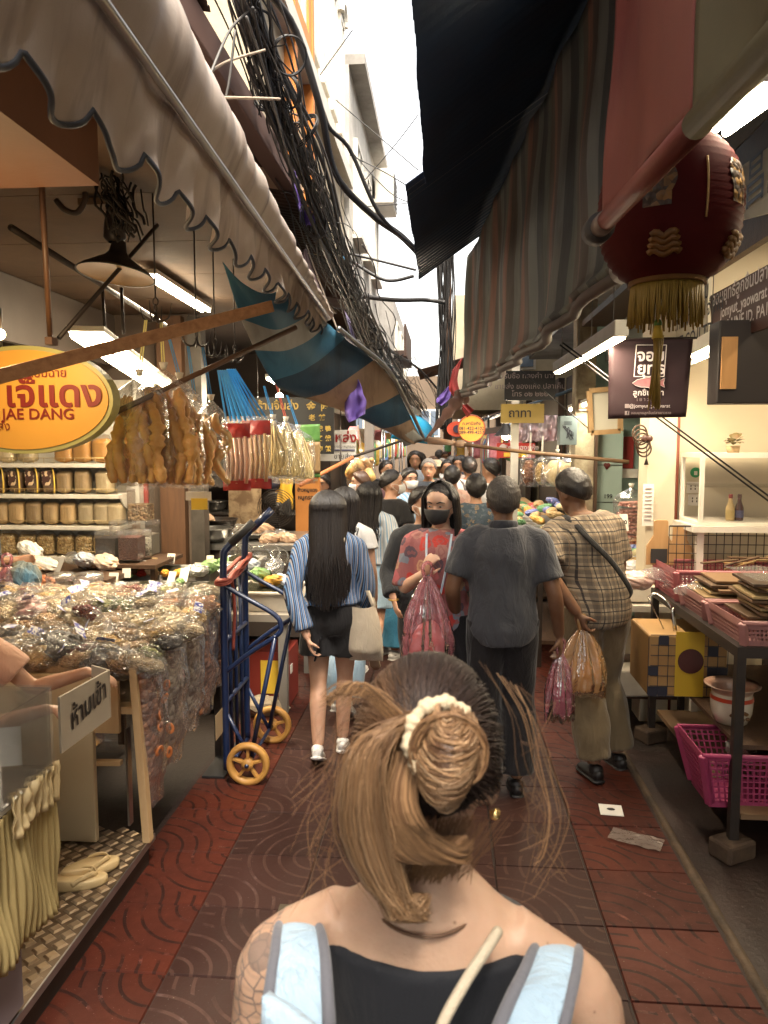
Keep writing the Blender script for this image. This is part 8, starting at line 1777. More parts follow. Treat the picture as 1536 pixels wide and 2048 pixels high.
p = walker('young man in white shirt with black cross strap looking left', 981, 8.4, 1.73, .45, m_whitec, m_darkc, male=True, ht=.6); p.strap([(-.1, .0, 1.46), (.02, -.15, 1.3), (.17, -.1, 1.05)], m_blackc, .03)
p = walker('woman in pale blue striped shirt and white mask facing the lane', 818, 7.9, 1.63, PI + .5, pattern('sky_stripe', 'stripe', [(.42, .5, .58), (.2, .36, .55)], .03), m_jean, msk=mw, hs='bob', skin=SK_L)
p = walker('grey-haired man in dark vest walking towards the camera', 857, 8.7, 1.72, PI, cloth('navy_vest', (.03, .035, .045)), m_darkc, hair=H_GRY, male=True, sl=.8, J=dict(elR=(.27, .03, 1.13), wrR=(.12, .25, 1.1)))
mb = MB(); mb.box((0.05, .17, 1.1), (.16, .03, .14)); mb.obj('blue_pouch', cloth('pouch_blue', (.15, .32, .45)), p.g, world=False, smooth=False, bevel=.02)
walker('smiling vendor woman in pale pink T-shirt behind the roast counter', 646, 8.3, 1.55, PI - .25, cloth('pale_pink', (.55, .4, .36)), m_darkc, hs='bob', skin=SK_M)
walker('vendor woman with masked face in dusty pink top, side on', 722, 7.7, 1.6, PI / 2 + .35, cloth('dusty_pink', (.42, .24, .22)), m_darkc, hair=H_BRN, msk=mw, hs='bob', skin=SK_L)
walker('dark-haired man half hidden behind the ponytailed woman', 772, 9.6, 1.68, PI + .6, cloth('plum', (.12, .06, .07)), m_darkc, male=True)
p = walker('person with pale sun hat and teal shirt in the far crowd', 872, 10.8, 1.66, PI - .2, cloth('teal', (.06, .3, .24)), m_darkc); mb = MB(); mb.lathe([(.17, .045), (.1, .05), (.088, .09), (.07, .13), (0, .14)], 22, p.J['head'] ); mb.obj('sun_hat', M('straw', (.55, .45, .3), .8), p.g, world=False)
walker('man in dark striped shirt in the far crowd', 894, 10.2, 1.68, PI, pattern('dark_str', 'stripe', [(.05, .04, .04), (.15, .12, .11)], .05), m_darkc, male=True)
walker('smiling person in patterned top in the far crowd', 915, 11.2, 1.7, PI, pattern('mixp', 'floral', [(.3, .22, .18), (.5, .4, .35), (.1, .08, .08)], 14), m_darkc, hs='bob')
for i, (u_, y, r_, c_, nm) in enumerate(((848, 12.2, 0, (.06, .28, .24), 'teal'), (884, 13, PI, (.5, .48, .45), 'white'), (866, 14, PI, (.05, .2, .4), 'blue'), (902, 13.5, 0, (.35, .07, .06), 'red'), (922, 12.6, 0, (.04, .04, .05), 'black'), (840, 15, 0, (.45, .3, .1), 'mustard'), (890, 15.5, PI, (.2, .2, .22), 'grey'), (878, 17, 0, (.3, .12, .2), 'plum'), (830, 11.2, PI, (.25, .27, .3), 'slate'))):
 walker(f'distant person in {nm} top deep in the lane crowd', u_, y, 1.62 + .02 * i, r_, cloth('far_' + nm, c_), m_darkc, hair=(H_BLK, H_GRY, H_BRN, H_SLT)[i % 4], hs=('short', 'bob', 'long')[i % 3], male=i % 3 == 0, vox=.02, group='distant people in the lane')
# ---- people at the left edge
p = Person('person in black sleeves with shoulder bag at the left edge', -40, 4.95, 1.6, rz=-1.2, vox=.011, J=dict(elL=(-.22, -.02, 1.1), wrL=(-.2, .2, 1.12), elR=(.24, .02, 1.1), wrR=(.2, .26, 1.1)))
p.body(face=False); p.shirt(m_blackc, sl=.42, z0=.9); p.pants(m_darkc); p.cap(H_BLK, .95, 1.5, 2.2, .02); p.shoe('L', m_skinshoe); p.shoe('R', m_skinshoe)
lump('shoulder_bag', 'olive and blue shoulder bag beside the pink bag at the left edge', 'bag', atY(48, 1160, 4.75), (.1, .1, .2), cloth('olive_bag', (.25, .2, .09), var=(.06, .2, .35)), random.Random(1))
carrier('dusty pink carrier bag hanging at the left edge', atY(14, 1130, 4.7), .2, .16, .34, m_pinkbag, m_pinkin, 21)
p = Person('person in peach shirt seated behind the left counter, forearm on the board', -46, 2.62, 1.5, rz=-1.3, z0=-.05, vox=.008, skin=SK_L, X=-1.84, J=dict(elL=(-.2, .26, 1.08), wrL=(-.15, .52, 1.16), elR=(.22, .1, 1.04), wrR=(.1, .4, 1.08)))
p.body(hands={'L': dict(d=(.2, 1, -.35), n=(0, -.3, -1), curl=.5), 'R': dict(d=(-.2, 1, -.2), n=(0, 0, -1), curl=.4)}, face=False); p.shirt(cloth('peach_shirt', (.6, .36, .26)), sl=.42, z0=.9, slf=.04, inf=.03); p.pants(m_denim); p.cap(H_BLK, .95, 1.5, 2.2, .02); p.shoe('L', m_skinshoe); p.shoe('R', m_skinshoe)
# OVERHEAD CABLES, FAR LANE
rg = random.Random(19)
base = [atX(478, -40, -.82), atX(536, 150, -.82), atX(590, 300, -.82), atX(640, 430, -.8), atY(692, 560, 6.3), atY(742, 680, 8.2), atY(795, 770, 11), atY(850, 845, 17)]
BS = spline(base, 40)
for k in range(44):
 o = V((rg.gauss(.02, .05), 0, rg.gauss(.02, .09))); w = rg.uniform(2, 5); ph = rg.uniform(0, 6)
 a, e = (0, 39) if k % 3 else (rg.randint(0, 12), rg.randint(22, 39)); P = [BS[i] + o * (1 + .3 * math.sin(i * .3 + ph)) + V((.025 * math.sin(i / w + ph), 0, .03 * math.sin(i / (w + 1) + ph * 2))) for i in range(a, e + 1, 2)]
 mb = MB(); mb.tube(spline(P, 46), rg.uniform(.003, .0075) if k % 7 else .013, 5); tag(mb.obj('overhead_cable', m_gcable if k % 3 == 1 else m_cable), f'{"grey" if k % 3 == 1 else "black"} cable in the bundle above the left eaves, seen among many', 'cable', 'cables above the left eaves')
for i, (a, b_, n, sp) in enumerate(((0, 9, 22, .055), (6, 17, 32, .065), (14, 25, 46, .085), (22, 33, 46, .11), (30, 39, 36, .17))):
 tangle('cable_tangle', f'tangled mass of thin wires, {ORD[i]} stretch along the left bundle', BS[a:b_ + 1], n, .0045, sp, m_cable if i % 2 == 0 else m_gcable, 100 + i, 18)
for i in range(14):
 c = BS[rg.randint(3, 30)] + V((rg.uniform(-.05, .15), 0, rg.uniform(-.1, .1))); r = rg.uniform(.05, .14); rm = Euler((rg.uniform(-.6, .6), rg.uniform(-.6, .6), rg.uniform(0, 3))).to_matrix()
 mb = MB()
 for k in range(3): mb.tube([c + rm @ V((r * (1 + .06 * k) * math.cos(a), .01 * k, r * math.sin(a))) for a in [2 * math.pi * j / 26 for j in range(26)]], .0045, 4, closed=True)
 tag(mb.obj('cable_coil', m_cable), f'coil of spare cable on the left bundle, {ORD[i]} of fourteen', 'cable', 'coils of spare cable')
X = lambda *q: [atY(*p) for p in q]
cross = [(X((535, -20, 4.6), (590, 60, 4.8), (640, 215, 5.0), (672, 350, 5.3), (745, 430, 5.6), (800, 470, 5.8), (835, 505, 6.0)), .024, 'thick black cable swooping across the sky gap to the dark roof'), (X((540, -20, 4.7), (600, 75, 4.9), (650, 240, 5.1), (700, 300, 5.3), (760, 430, 5.5), (835, 498, 5.9)), .014, 'second thick cable twisted along the swooping one'), (X((690, 505, 7), (760, 522, 7), (832, 540, 7)), .012, 'dark cable crossing the sky gap below the thick one'), (X((700, 520, 7), (770, 560, 7), (828, 552, 7)), .016, 'sagging dark cable crossing to the torn roof corner'), (X((700, 590, 9), (790, 600, 9.4), (850, 600, 10), (890, 605, 10)), .028, 'bundle of cables crossing to the far right pole'), (X((672, 200, 6), (760, 275, 6), (836, 340, 6)), .004, 'thin wire crossing the white sky, upper'), (X((700, 310, 6), (770, 345, 6), (836, 385, 6)), .0045, 'thin wire crossing the white sky, middle'), (X((700, 300, 6), (780, 385, 6), (836, 410, 6)), .004, 'thin wire crossing the white sky, lower'), (X((640, 150, 6), (705, 60, 6)), .004, 'thin wire rising to the shophouse corner'), (X((730, 360, 6.5), (790, 290, 6.5), (836, 230, 6.5)), .004, 'thin wire crossing upward to the dark roof edge'), (X((735, 413, 7), (800, 408, 7), (836, 402, 7)), .004, 'nearly level thin wire in the sky gap'), (X((720, 640, 8), (780, 700, 9), (840, 740, 11), (885, 790, 13)), .018, 'cable sloping down to the small brown roof')]
for P, r, lab in cross:
 mb = MB(); mb.tube(spline(P, 30), r, 7); tag(mb.obj('crossing_cable', m_cable), lab, 'cable')
for i, (a, b_, c) in enumerate((((395, 165, 2.6), (450, 125, 3.0), (530, 100, 3.2)), ((440, 195, 2.9), (500, 196, 3.0), (560, 198, 3.2)), ((420, 150, 2.8), (460, 60, 3), (500, 20, 3.2)), ((470, 60, 3), (455, 180, 3), (430, 250, 3)))):
 mb = MB(); mb.tube(spline([atY(*a), atY(*b_), atY(*c)], 14), .0055, 5); tag(mb.obj('loose_lead', M('cream_lead', (.4, .32, .24), .6) if i < 2 else m_gcable), f'{"pale" if i < 2 else "grey"} loose lead looping over the canvas awning, {ORD[i]} of four', 'cable')
for i, P in enumerate((((535, 60), (548, 75), (595, 270), (600, 330)), ((672, 480), (690, 500), (690, 540), (700, 560)))):
 drape(('blue and white plastic strip caught in the cables', 'bright blue rag caught in the cables farther along')[i], [(P[0][0], P[0][1], P[1][0], P[1][1], 4.2 + 2.4 * i), ((P[0][0] + P[2][0]) / 2, (P[0][1] + P[2][1]) / 2, (P[1][0] + P[3][0]) / 2 + 4, (P[1][1] + P[3][1]) / 2, 4.2 + 2.4 * i), (P[2][0], P[2][1], P[3][0], P[3][1], 4.2 + 2.4 * i)], i, 'plastic_scrap', M('blue_scrap', (.1, .35, .6), .4, var=(.6, .65, .7), vs=9, vsharp=.08), .02)
ac = thing('air_conditioner', 'outdoor air conditioner unit on the rear house wall against the sky', 'air conditioner', (-1.0, 12.5, 5.9)); q = atX(754, 388, -1.15)
mb = MB(); mb.box((-1.0, q.y, q.z), (.3, .8, .55)); mb.obj('case', m_white_paint, ac, smooth=False, bevel=.02)
for k in range(7):
 mb = MB(); mb.box((-.845, q.y, q.z - .22 + k * .07), (.012, .7, .03)); mb.obj('louvre', m_gcable, ac, smooth=False)
up_ = thing('utility_pole', 'dark pole wrapped in hanging cables at the far right of the sky gap', 'pole', (atY(880, 800, 10).x, 10, 0)); xx = atY(893, 800, 10.2).x
mb = MB(); mb.tube([(xx + .02, 10.2, 1.9), (xx, 10.2, 4.6)], [.06, .05], 10); mb.obj('shaft', m_dark_wood, up_)
mb = MB(); mb.bar((xx, 10.2, 2.0), (1.5, 10.2, 2.2), .05, .08); mb.obj('bracket', m_black_metal, up_, smooth=False)
mb = MB()
for k in range(40):
 dx = rg.gauss(0, .055); P = [(xx - .02 + dx + .03 * math.sin(k + j), 10.15 + rg.uniform(-.05, .05), lerp(4.5, 2.1, j / 6)) for j in range(7)]; mb.tube(spline(P, 20), rg.uniform(.005, .011), 4)
mb.obj('cable_wrap', m_cable, up_)['kind'] = 'stuff'
drape('red white and blue flag hanging by the striped awning end', [(905, 740, 925, 715, 7.6), (898, 775, 915, 760, 7.6), (905, 790, 928, 800, 7.6), (935, 835, 948, 820, 7.6)], 5, 'small_flag', stripe_mat('flag_stripe', [(.4, .05, .05), (.6, .58, .55), (.06, .06, .2), (.6, .58, .55)], .5), .015)
drape('small violet flag under the far right eaves', [(895, 775, 903, 768, 7.8), (875, 795, 900, 795, 7.8), (872, 804, 884, 812, 7.8)], 6)
bt = thing('blue_tarp', 'bright blue rounded tarp awning far down the left side', 'awning', atY(830, 840, 10.5)); a, b_ = atY(786, 803, 9.6), atY(868, 808, 10.6)
m_tarp = canvas_mat('bright_tarp', (.03, .36, .62), (.03, .3, .52), .2, (.02, .15, .25), trans=.3)
def bfn(u, v):
 t_ = v * 1.9; p = a.lerp(b_, u); return V((p.x - .6 + .6 * math.sin(t_), p.y, p.z - .12 - .32 + .34 * math.cos(t_ - .25) - .1 * u * v))
mb = MB(); mb.grid(bfn, 16, 14); mb.obj('tarp', m_tarp, bt, solid=.003)
mb = MB(); mb.tube([bfn(i / 10, .35) + V((.01, 0, .015)) for i in range(11)], .02, 6); mb.obj('white_seam', m_white_paint, bt)
drape('grey sagging awning cloth below the blue tarp', [(745, 778, 800, 800, 8.8), (780, 806, 830, 816, 9.0), (800, 826, 840, 830, 9.2)], 8, 'grey_awning', m_wcan, .03)
# ---- far stalls on both sides
cols = [(.5, .05, .04), (.6, .38, .05), (.1, .3, .12), (.55, .5, .42), (.1, .2, .42), (.5, .3, .12), (.5, .16, .2), (.62, .48, .2)]; cn = ['red', 'yellow', 'green', 'white', 'blue', 'tan', 'pink', 'straw']
fm_ = [M('far_goods_' + n_, c_, .4, var=tuple(min(1, q * 1.5 + .1) for q in c_), vs=12, bump=.7, bs=20) for c_, n_ in zip(cols, cn)]
pil = pillow_mesh(.2, .14, .34, 3).mesh('packet'); pil.polygons.foreach_set('use_smooth', [True] * len(pil.polygons)); pils = []
for m in fm_: q = pil.copy(); q.materials.append(m); pils.append(q)
for sd, nm, x0 in ((-1, 'left', -1.25), (1, 'right', .8)):
 for j, y0 in enumerate((10.6, 13.0, 15.5, 18.5)):
  sh_ = -.25 * max(0, j - .5) if sd > 0 else .0; bx = x0 + sh_
  g = thing('far_stall', f'far {nm} market stall, {ORD[j]} beyond the nearer shops', 'stall', (bx + sd * .4, y0 + 1, 0), 0, f'far stalls on the {nm}')
  mb = MB(); mb.bbox((bx, y0, .8), (bx + sd * .9, y0 + 2, .86)); mb.obj('counter', m_rawwood, g, smooth=False)
  mb = MB(); mb.bbox((bx + sd * .04, y0 + .03, 0), (bx + sd * .86, y0 + 1.95, .798)); mb.obj('front', m_dark_wood, g, smooth=False)
  mb = MB(); mb.bbox((bx + sd * 1.2, y0 - .2, 0), (bx + sd * 1.3, y0 + 2.2, 3.0)); mb.obj('back_wall', m_dark_int, g, smooth=False)
  mb = MB(); mb.grid(lambda u, v: V((bx + sd * lerp(-.25, 1.2, u), lerp(y0 - .2, y0 + 2.2, v), lerp(2.25, 2.75, u) + .03 * nz(u * 3, v * 6, j))), 6, 12); mb.obj('canopy', (m_bcan, m_dblue, m_wcan, m_rust_roof)[(j + (sd > 0)) % 4], g, solid=.003)
  for k in range(2):
   mb = MB(); mb.tube([(bx - sd * .2, y0 + k * 1.9, 0.02), (bx - sd * .2, y0 + k * 1.9, 2.3)], .018, 6); mb.obj('post', m_steel, g)
  for r_ in range(2):
   for i in range(7):
    c_ = rg.randrange(8); o = bpy.data.objects.new('hanging_packet', pils[c_]); COL.objects.link(o); o.location = (bx + sd * (-.12 + .3 * r_), y0 + .1 + i * .27, 1.62 + .1 * r_ + rg.uniform(-.08, .08)); o.rotation_euler = (0, 0, rg.uniform(-.5, .5)); o.scale = (1, 1, rg.uniform(.8, 1.3))
    tag(o, f'{cn[c_]} packet hanging at far {nm} stall {ORD[j]}, {("front", "rear")[r_]} row, {ORD[i]}', 'packet', f'packets hanging at the far {nm} stalls')
  for i in range(8):
   c_ = rg.randrange(8); lump('far_heap', f'{cn[c_]} heap on far {nm} stall {ORD[j]}, {ORD[i]} of eight', 'goods', V((bx + sd * rg.uniform(.1, .7), y0 + .15 + i * .24, .92)), (.13, .11, .12), fm_[c_], rg, f'goods on the far {nm} stalls')
  if j < 3:
   q = V((bx + sd * .35, y0 + .9, 2.05)); g2 = thing('stall_bulb', f'glowing bulb hanging in far {nm} stall {ORD[j]}', 'lamp', q, 0, 'bulbs in the far stalls'); mb = MB(); mb.ell(q, .04, 10, 8); mb.obj('bulb', emis('bulb_far', (1, .8, .5), 25), g2); mb = MB(); mb.tube([q + V((0, 0, .04)), q + V((0, 0, .5))], .006, 5); mb.obj('flex', m_cable, g2)
   lamp('stall_light', 'POINT', q - V((0, 0, .07)), 14, WARM, g2, .06)
q = atY(1012, 872, 8.6); sl_ = thing('stall_lamp', 'dark pendant lamp glowing over the right stalls', 'lamp', q); mb = MB(); mb.lathe([(.02, .16), (.05, .1), (.14, .0)], 20, q); mb.obj('shade', m_blackgrip, sl_); mb = MB(); mb.ell(q + V((0, 0, .0)), .045, 10, 8); mb.obj('bulb', emis('bulb_far', 1, 1), sl_); mb = MB(); mb.tube([q + V((0, 0, .15)), q + V((0, 0, .8))], .006, 5); mb.obj('flex', m_cable, sl_)
lamp('pendant_light', 'POINT', q - V((0, 0, .06)), 15, WARM, sl_, .05)
q = (-1.75, 7.9, 2.4); rl = thing('added_roast_bulb', 'added warm bulb, out of sight, brightening the roast shop counter', 'lamp', q); mb = MB(); mb.ell(q, .04, 10, 8); mb.obj('bulb', emis('bulb_far', 1, 1), rl); mb = MB(); mb.tube([q, (q[0], q[1], 3.1)], .005, 5); mb.obj('flex', m_cable, rl)  # bulb added out of sight to brighten the roast counter
lamp('added_roast_light', 'POINT', V(q) - V((0, 0, .07)), 18, WARM, rl, .05)
# ---- behind the camera: unseen eaves and walls added to cut sky light
corr('corrugated_roof', 'dark corrugated eave continuing behind the camera on the right', .5, 3.42, 1.7, 3.6, -7, .98, m_sky_tinted_roof, pitch=.12, seg=2)
corr('corrugated_roof', 'rusty corrugated eave continuing behind the camera on the left', -1.0, 3.6, -3.9, 4.1, -7, 1.58, m_rust_roof, pitch=.12, seg=2)
for sd, x0, nm in ((-1, -4.25, 'left'), (1, 3.4, 'right')):
 b = thing('unseen_shophouse', f'unseen plain shophouse row added to cut sky light behind the camera on the {nm}', 'building', (sd * 4, -3, 0)); mb = MB(); mb.bbox((x0, -7, 0), (x0 + sd * 1.5, .45, 3.4)); mb.bbox((x0 - sd * 2.2, -7, 3.65 if sd > 0 else 4.2), (x0 + sd * 1.5, .35, 7.5)); mb.obj('wall', m_grey_wall, b, smooth=False)
# FOREGROUND WOMAN
FY = .845
_atY = atY
def atY(u_, v_, y): return _atY(u_, v_, y + .045)
t = NT('tattooed_skin'); p_ = t.coord('Object'); n = t.noise(p_, 14, 4, .6)
cc = t.mix(t.ramp(n, [(.35, 0.), (.7, 1.)]), (.5, .32, .22), (.44, .27, .18))
vo = t.n('TexVoronoi'); vo.feature = 'DISTANCE_TO_EDGE'; vo.inputs['Scale'].default_value = 55; t.l(p_, vo.inputs['Vector'])
vd = t.n('VectorMath', operation='DISTANCE'); t.l(p_, vd.inputs[0]); vd.inputs[1].default_value = (-.2, -.05, 1.31)
rings_ = t.math('LESS_THAN', t.math('FRACT', t.math('DIVIDE', vd.outputs['Value'], .016)), .25)
sx_ = t.n('SeparateXYZ'); t.l(p_, sx_.inputs[0]); am = t.math('LESS_THAN', sx_.outputs[0], -.172)
tm = t.math('MULTIPLY', am, t.math('MAXIMUM', t.math('MULTIPLY', rings_, .25), t.math('MAXIMUM', t.math('LESS_THAN', vo.outputs['Distance'], .05), t.math('MULTIPLY', t.math('LESS_THAN', vd.outputs['Value'], .028), .8))))
fk = t.n('TexVoronoi'); fk.inputs['Scale'].default_value = 38; t.l(p_, fk.inputs['Vector']); cc = t.mix(t.math('MULTIPLY', t.math('LESS_THAN', fk.outputs['Distance'], .07), .55), cc, (.17, .08, .05))
cc = t.mix(t.math('MULTIPLY', tm, .75), cc, (.1, .09, .09))
SK_F = t.done(t.bsdf(col=cc, rough=.45, sss=.1, spec=.4, normal=t.bump(t.noise(p_, 170, 5, .7), .3, .003)))
p = Person('woman with caramel messy bun, black top and pale blue backpack, nearest the camera', 0, FY, 1.628, rz=-.03, X=-.018, skin=SK_F, vox=.0075, J=dict(shL=(-.188, -.01, 1.345), shR=(.186, -.01, 1.325), elL=(-.225, 0, 1.1), elR=(.225, 0, 1.1), wrL=(-.2, .15, .95), wrR=(.2, .15, .95)), head_turn=-.06, head_nod=-.1)
p.body(); k = p.k
def tank(mb):
 p.tors(mb, .006, .9, 1.393)
o = p.wear('black_top', tank, cloth('black_jersey', (.008, .009, .013), .7, folds=.25), vox=.009, amp=.002)
p.pants(m_denim); p.shoe('L', m_sneak); p.shoe('R', m_sneak)
m_pack = cloth('pack_blue', (.3, .42, .54), var=(.38, .5, .6), folds=.8); m_pedge = cloth('pack_grey', (.13, .13, .15), folds=.2)
bp = thing('backpack', 'pale blue backpack with grey-edged straps on the nearest woman', 'backpack', (-.02, .6, .85))
for i, q in enumerate((((596, 1850, .80), (598, 1862, .74), (600, 1905, .70), (598, 1965, .665), (596, 2060, .635), (590, 2200, .61)), ((1118, 1895, .80), (1112, 1905, .745), (1098, 1950, .705), (1078, 2005, .672), (1055, 2080, .64), (1030, 2200, .61)))):
 c = spline([atY(*z) for z in q], 30); sx = V((1, .05 * (1 - 2 * i), .0)).normalized()
 for nm, w0, off, th, m in (('strap', .0185, .0, .005, m_pack), ('strap_edge', .005, -.022, .006, m_pedge), ('strap_edge', .005, .022, .006, m_pedge)):
  mb = MB(); mb.tube([a + sx * off * (1 + .5 * j / 29) for j, a in enumerate(c)], [(w0 * (1 + .5 * j / 29), th) for j in range(30)], 14, up=sx); mb.obj(nm, m, bp)
def yoke(u, v):
 x = lerp(-.165, .14, u); zt = 1.375 - .12 * math.exp(-((x - .02) / .09) ** 2) - .02 * (x > .05) * 0; y = .655 - .05 * math.sin(u * math.pi); return V((x, y - .05 * v, zt - .25 * v + .006 * nz(u * 9, v * 5, 2)))
mb = MB(); mb.grid(yoke, 50, 12); mb.obj('pack_top', m_pack, bp, solid=.012)
mb = MB(); mb.ell((-.015, .55, 1.02), (.155, .09, .2), 30, 20, fn=lambda d: (abs(d.x) ** 4 + abs(d.y) ** 4 + abs(d.z) ** 4) ** -.22); mb.obj('main_pocket', m_pack, bp)
mb = MB(); mb.tube(spline([atY(996, 1862, .715), atY(972, 1900, .685), atY(930, 1965, .655), atY(884, 2050, .63), atY(850, 2150, .62)], 20), .0058, 10); tag(mb.obj('bag_cord', M('beige_cord', (.45, .38, .28), .7, bump=.3, bs=200)), 'beige cord strap slanting over the nearest woman back', 'strap')
mb = MB(); c = p.J['neck'] + V((0, -.004, .002)); mb.tube([c + V((.061 * math.cos(a), .06 * math.sin(a), .012 * math.sin(a) - .008)) for a in [2 * math.pi * i / 40 for i in range(40)]], .002, 6, closed=True); mb.obj('necklace', M('brown_thread', (.12, .06, .03), .6), p.g, world=False)
# ---- hair
tt_ = NT('balayage_hair'); at = tt_.n('Attribute'); at.attribute_name = 'Col'
b1 = tt_.bsdf(col=at.outputs['Color'], rough=.5, spec=.35, aniso=.4); M_HAIR = tt_.done(b1)
class Strands:
 def __init__(s): s.mb = MB(); s.c = []
 def add(s, P, r, c0, c1, seg=16, sides=3, pw=1.3, tip=.25):
  q = spline(P, seg); s.mb.tube(q, [r * (1 if j < seg * .75 else lerp(1, tip, (j - seg * .75) / (seg * .25))) for j in range(seg)], sides, caps=False)
  for j in range(seg):
   f = (j / (seg - 1)) ** pw; s.c.extend([(lerp(c0[0], c1[0], f), lerp(c0[1], c1[1], f), lerp(c0[2], c1[2], f), 1)] * sides)
 def done(s, name):
  o = s.mb.obj(name, M_HAIR, p.g); at_ = o.data.color_attributes.new('Col', 'FLOAT_COLOR', 'POINT'); at_.data.foreach_set('color', np.array(s.c, dtype=np.float32).ravel()); o['kind'] = 'stuff'; return o
rg = random.Random(23)
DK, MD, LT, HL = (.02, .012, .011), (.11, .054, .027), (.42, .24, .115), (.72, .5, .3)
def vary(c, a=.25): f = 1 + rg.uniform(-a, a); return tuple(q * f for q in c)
def mixc(a, b_, f): return tuple(lerp(x, y, f) for x, y in zip(a, b_))
p.cap(hair_mat('dark_root', (.012, .008, .007), (.035, .02, .016)), 1.0, 1.7, 2.0, .007, .002, name='scalp_hair')
BB = p.W(p.hp((.002, -.108, .052))); HC = p.W(p.J['head'])
def onhead(d, e): return p.W(p.hp((d.x * (.078 + e), d.y * (.098 + e) - .006, d.z * (.103 + e) + .018)))
bdir = V((.02, -.95, .33)).normalized(); S = Strands()
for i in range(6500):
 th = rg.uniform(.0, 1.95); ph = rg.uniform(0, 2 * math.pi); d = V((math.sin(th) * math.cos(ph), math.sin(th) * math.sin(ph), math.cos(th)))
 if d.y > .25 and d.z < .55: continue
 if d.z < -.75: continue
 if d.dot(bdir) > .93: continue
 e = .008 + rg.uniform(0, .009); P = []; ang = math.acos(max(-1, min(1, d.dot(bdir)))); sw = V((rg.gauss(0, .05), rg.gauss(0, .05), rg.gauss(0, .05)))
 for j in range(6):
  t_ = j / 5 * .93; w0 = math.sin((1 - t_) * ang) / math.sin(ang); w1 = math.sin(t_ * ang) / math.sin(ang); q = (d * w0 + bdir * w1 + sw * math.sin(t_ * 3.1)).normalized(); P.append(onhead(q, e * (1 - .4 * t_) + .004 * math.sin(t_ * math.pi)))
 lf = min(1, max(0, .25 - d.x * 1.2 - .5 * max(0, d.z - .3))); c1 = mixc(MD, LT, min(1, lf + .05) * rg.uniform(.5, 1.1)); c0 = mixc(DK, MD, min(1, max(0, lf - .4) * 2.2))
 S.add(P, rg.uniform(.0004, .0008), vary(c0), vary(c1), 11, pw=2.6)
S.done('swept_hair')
S = Strands(); bc = atY(897, 1522, .655)
for i in range(2600):
 v = rg.uniform(-1.35, 1.35); lay = rg.uniform(.8, 1.03); sg = rg.uniform(.004, .018); P = []
 rx, ry, rz_ = .03 * (1 - .1 * v), .05, .038
 for j in range(8):
  a = lerp(-1.9, 1.9, j / 7); P.append(bc + V((rx * lay * math.cos(v) * math.sin(a) + .004 * math.sin(v * 3), -ry * lay * math.cos(v) * math.cos(a) + .03, rz_ * lay * math.sin(v) - sg * math.cos(a) + .004 * math.sin(a * 2 + i))))
 c = mixc(MD, LT, rg.random() ** .8); c = mixc(c, HL, .55 * rg.random() ** 3); S.add(P, rg.uniform(.0004, .0009), vary(c), vary(mixc(c, MD, .35)), 13)
for i in range(260):   # coil ridge wound around the base
 a0 = rg.uniform(0, 6.28); rr_ = rg.uniform(.03, .04); P = [bc + V((rr_ * math.cos(a0 + j * .45), .022 + rg.gauss(0, .004), rr_ * 1.0 * math.sin(a0 + j * .45))) for j in range(7)]; c = mixc(MD, LT, rg.random()); S.add(P, .0007, vary(c), vary(c), 14)
S.done('bun')
mb = MB(); mb.ell(bc + V((0, .022, -.004)), (.025, .042, .034), 20, 14); mb.obj('bun_core', hair_mat('bun_core', (.06, .03, .016), (.12, .06, .03)), p.g)
S = Strands()
for i in range(5200):
 o = rg.gauss(0, 1); o2 = rg.uniform(-1, 1); dy = rg.uniform(-.02, .035); f = rg.random()
 P = [atY(835 - 60 * f + rg.uniform(-15, 15), 1440 + 70 * f + rg.uniform(-20, 20), .70), atY(758 + 13 * o - 20 * f, 1470 + 40 * f, .685 + dy), atY(728 + 15 * o, 1560 + 30 * o2, .678 + dy), atY(735 + 18 * o, 1660 + 25 * o2, .685 + dy), atY(770 + 14 * o, 1760 + 20 * o2, .695 + dy), atY(806 + 9 * o + 14 * o2, 1808 + 34 * rg.random(), .70 + dy), atY(836 + 18 * o2 + 5 * o, 1785 + 60 * rg.random(), .705 + dy)][: 7 if f > .45 else 6 if f > .12 else 5]
 c = mixc(MD, LT, min(1, .3 + .8 * rg.random()) * (.5 + .5 * (nz(o * 3, o2, 4) > -.1))); c = mixc(c, HL, .35 * rg.random() ** 2.5); c0 = mixc(c, MD, .5); S.add(P, rg.uniform(.0003, .0007), vary(c0), vary(c), 13)
for i in range(1300):   # inner swoops under the bun
 o = rg.gauss(0, 1); f = rg.random(); P = [atY(815 + 10 * o, 1500 + 60 * f, .69), atY(795 + 14 * o, 1590 + 50 * f, .675), atY(815 + 18 * o, 1655 + 45 * f, .67), atY(868 + 22 * o, 1690 + 40 * f, .675), atY(910 + 14 * o, 1670 + 45 * f, .69)]; c = mixc(MD, LT, rg.random()); S.add(P, rg.uniform(.0004, .0008), vary(c), vary(mixc(c, MD, .4)), 12)
for i in range(260):   # nape wisps
 o = rg.gauss(0, 1); a_ = rg.uniform(-1, 1); P = [atY(900 + 45 * o, 1640 + 10 * a_, .70), atY(885 + 36 * o + 10 * a_, 1690, .705), atY(870 + 30 * o, 1725 + 15 * rg.random(), .715), atY(852 + 30 * o + 14 * a_, 1745 + 25 * rg.random(), .725)]; S.add(P, rg.uniform(.0003, .0005), vary(MD), vary(mixc(MD, LT, .4)), 12)
S.done('loose_hair')
S = Strands()
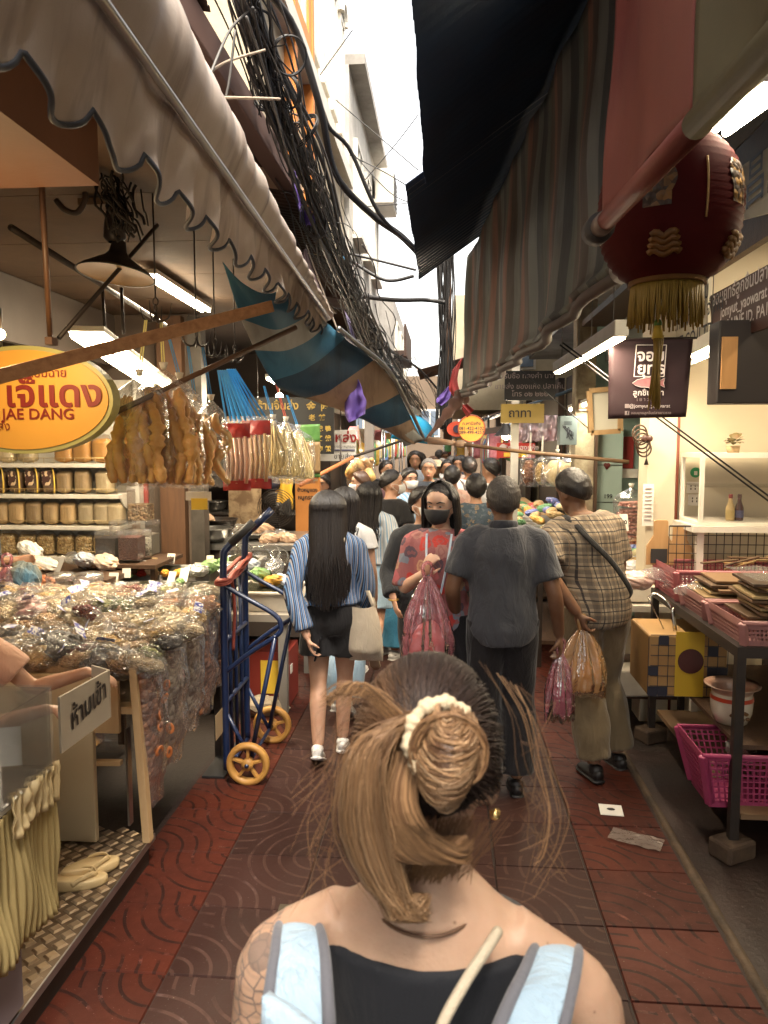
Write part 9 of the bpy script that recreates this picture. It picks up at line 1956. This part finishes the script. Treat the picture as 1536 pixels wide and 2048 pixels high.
for i in range(9):
 o = rg.gauss(0, 1); a_ = rg.gauss(0, 1.6); P = [atY(1000 + 18 * o, 1350 + 12 * o, .78), atY(1048 + 9 * o + 4 * a_, 1430, .76), atY(1072 + 10 * o + 8 * a_, 1530, .755), atY(1100 + 6 * o + 12 * a_, 1620, .75), atY(1090 + 5 * o + 10 * a_, 1690 + 10 * o, .75), atY(1058 + 14 * rg.random(), 1745 + 18 * a_, .75)]; c = mixc(MD, LT, .4 + .5 * rg.random()); S.add(P, rg.uniform(.0002, .0005), vary(mixc(c, DK, .3)), vary(c), 20)
for i in range(48):
 sd = rg.choice((-1, -1, 1)); y0 = rg.uniform(1360, 1680)
 if sd < 0: P = [atY(740 + rg.uniform(-20, 30), y0, .70), atY(690 + rg.uniform(-25, 10), y0 + rg.uniform(-10, 60), .69), atY(655 + rg.uniform(-40, 20), y0 + rg.uniform(30, 130), .685), atY(620 + rg.uniform(-50, 60), y0 + rg.uniform(80, 220), .68)]
 else: P = [atY(1040 + rg.uniform(-10, 10), y0, .74), atY(1070 + rg.uniform(-10, 30), y0 + rg.uniform(-30, 60), .735), atY(1085 + rg.uniform(-20, 50), y0 + rg.uniform(20, 120), .73), atY(1080 + rg.uniform(-60, 60), y0 + rg.uniform(60, 200), .73)]
 S.add(P, rg.uniform(.00018, .0004), vary(MD), vary(mixc(MD, LT, rg.random())), 14)
for i in range(90):
 o = rg.gauss(0, 1); P = [atY(800 + 12 * o, 1440 + 12 * rg.random(), .70), atY(745 + 10 * o, 1385 + 16 * rg.random(), .70), atY(700 + 14 * o, 1362 + 30 * rg.random(), .70), atY(668 + 20 * o, 1378 + 40 * rg.random(), .695)]; c = mixc(MD, LT, rg.random()); S.add(P, rg.uniform(.0003, .0006), vary(c), vary(c), 14)
S.done('flyaway_hair')
mb = MB(); N = 90; cs = bc + V((-.008, .034, .008)); ring_ = [cs + V((.031 * math.cos(2 * math.pi * i / N), -.012 * math.cos(2 * math.pi * i / N + 2), .034 * math.sin(2 * math.pi * i / N))) for i in range(N)]
mb.tube(ring_, [.0075 + .0015 * math.sin(i * .7) + .001 * math.sin(i * 1.9) for i in range(N)], 16, closed=True); mb.obj('scrunchie', M('cream_scrunchie', (.62, .5, .33), .75, bump=.5, bs=60), p.g)
mb = MB(); q = p.W(p.hp((.083, -.012, -.05))); mb.lathe([(0, .006), (.006, .004), (.006, -.004), (0, -.006)], 12, q); mb.obj('earring', M('gold_earring', (.7, .5, .2), .25, metal=.9), p.g)
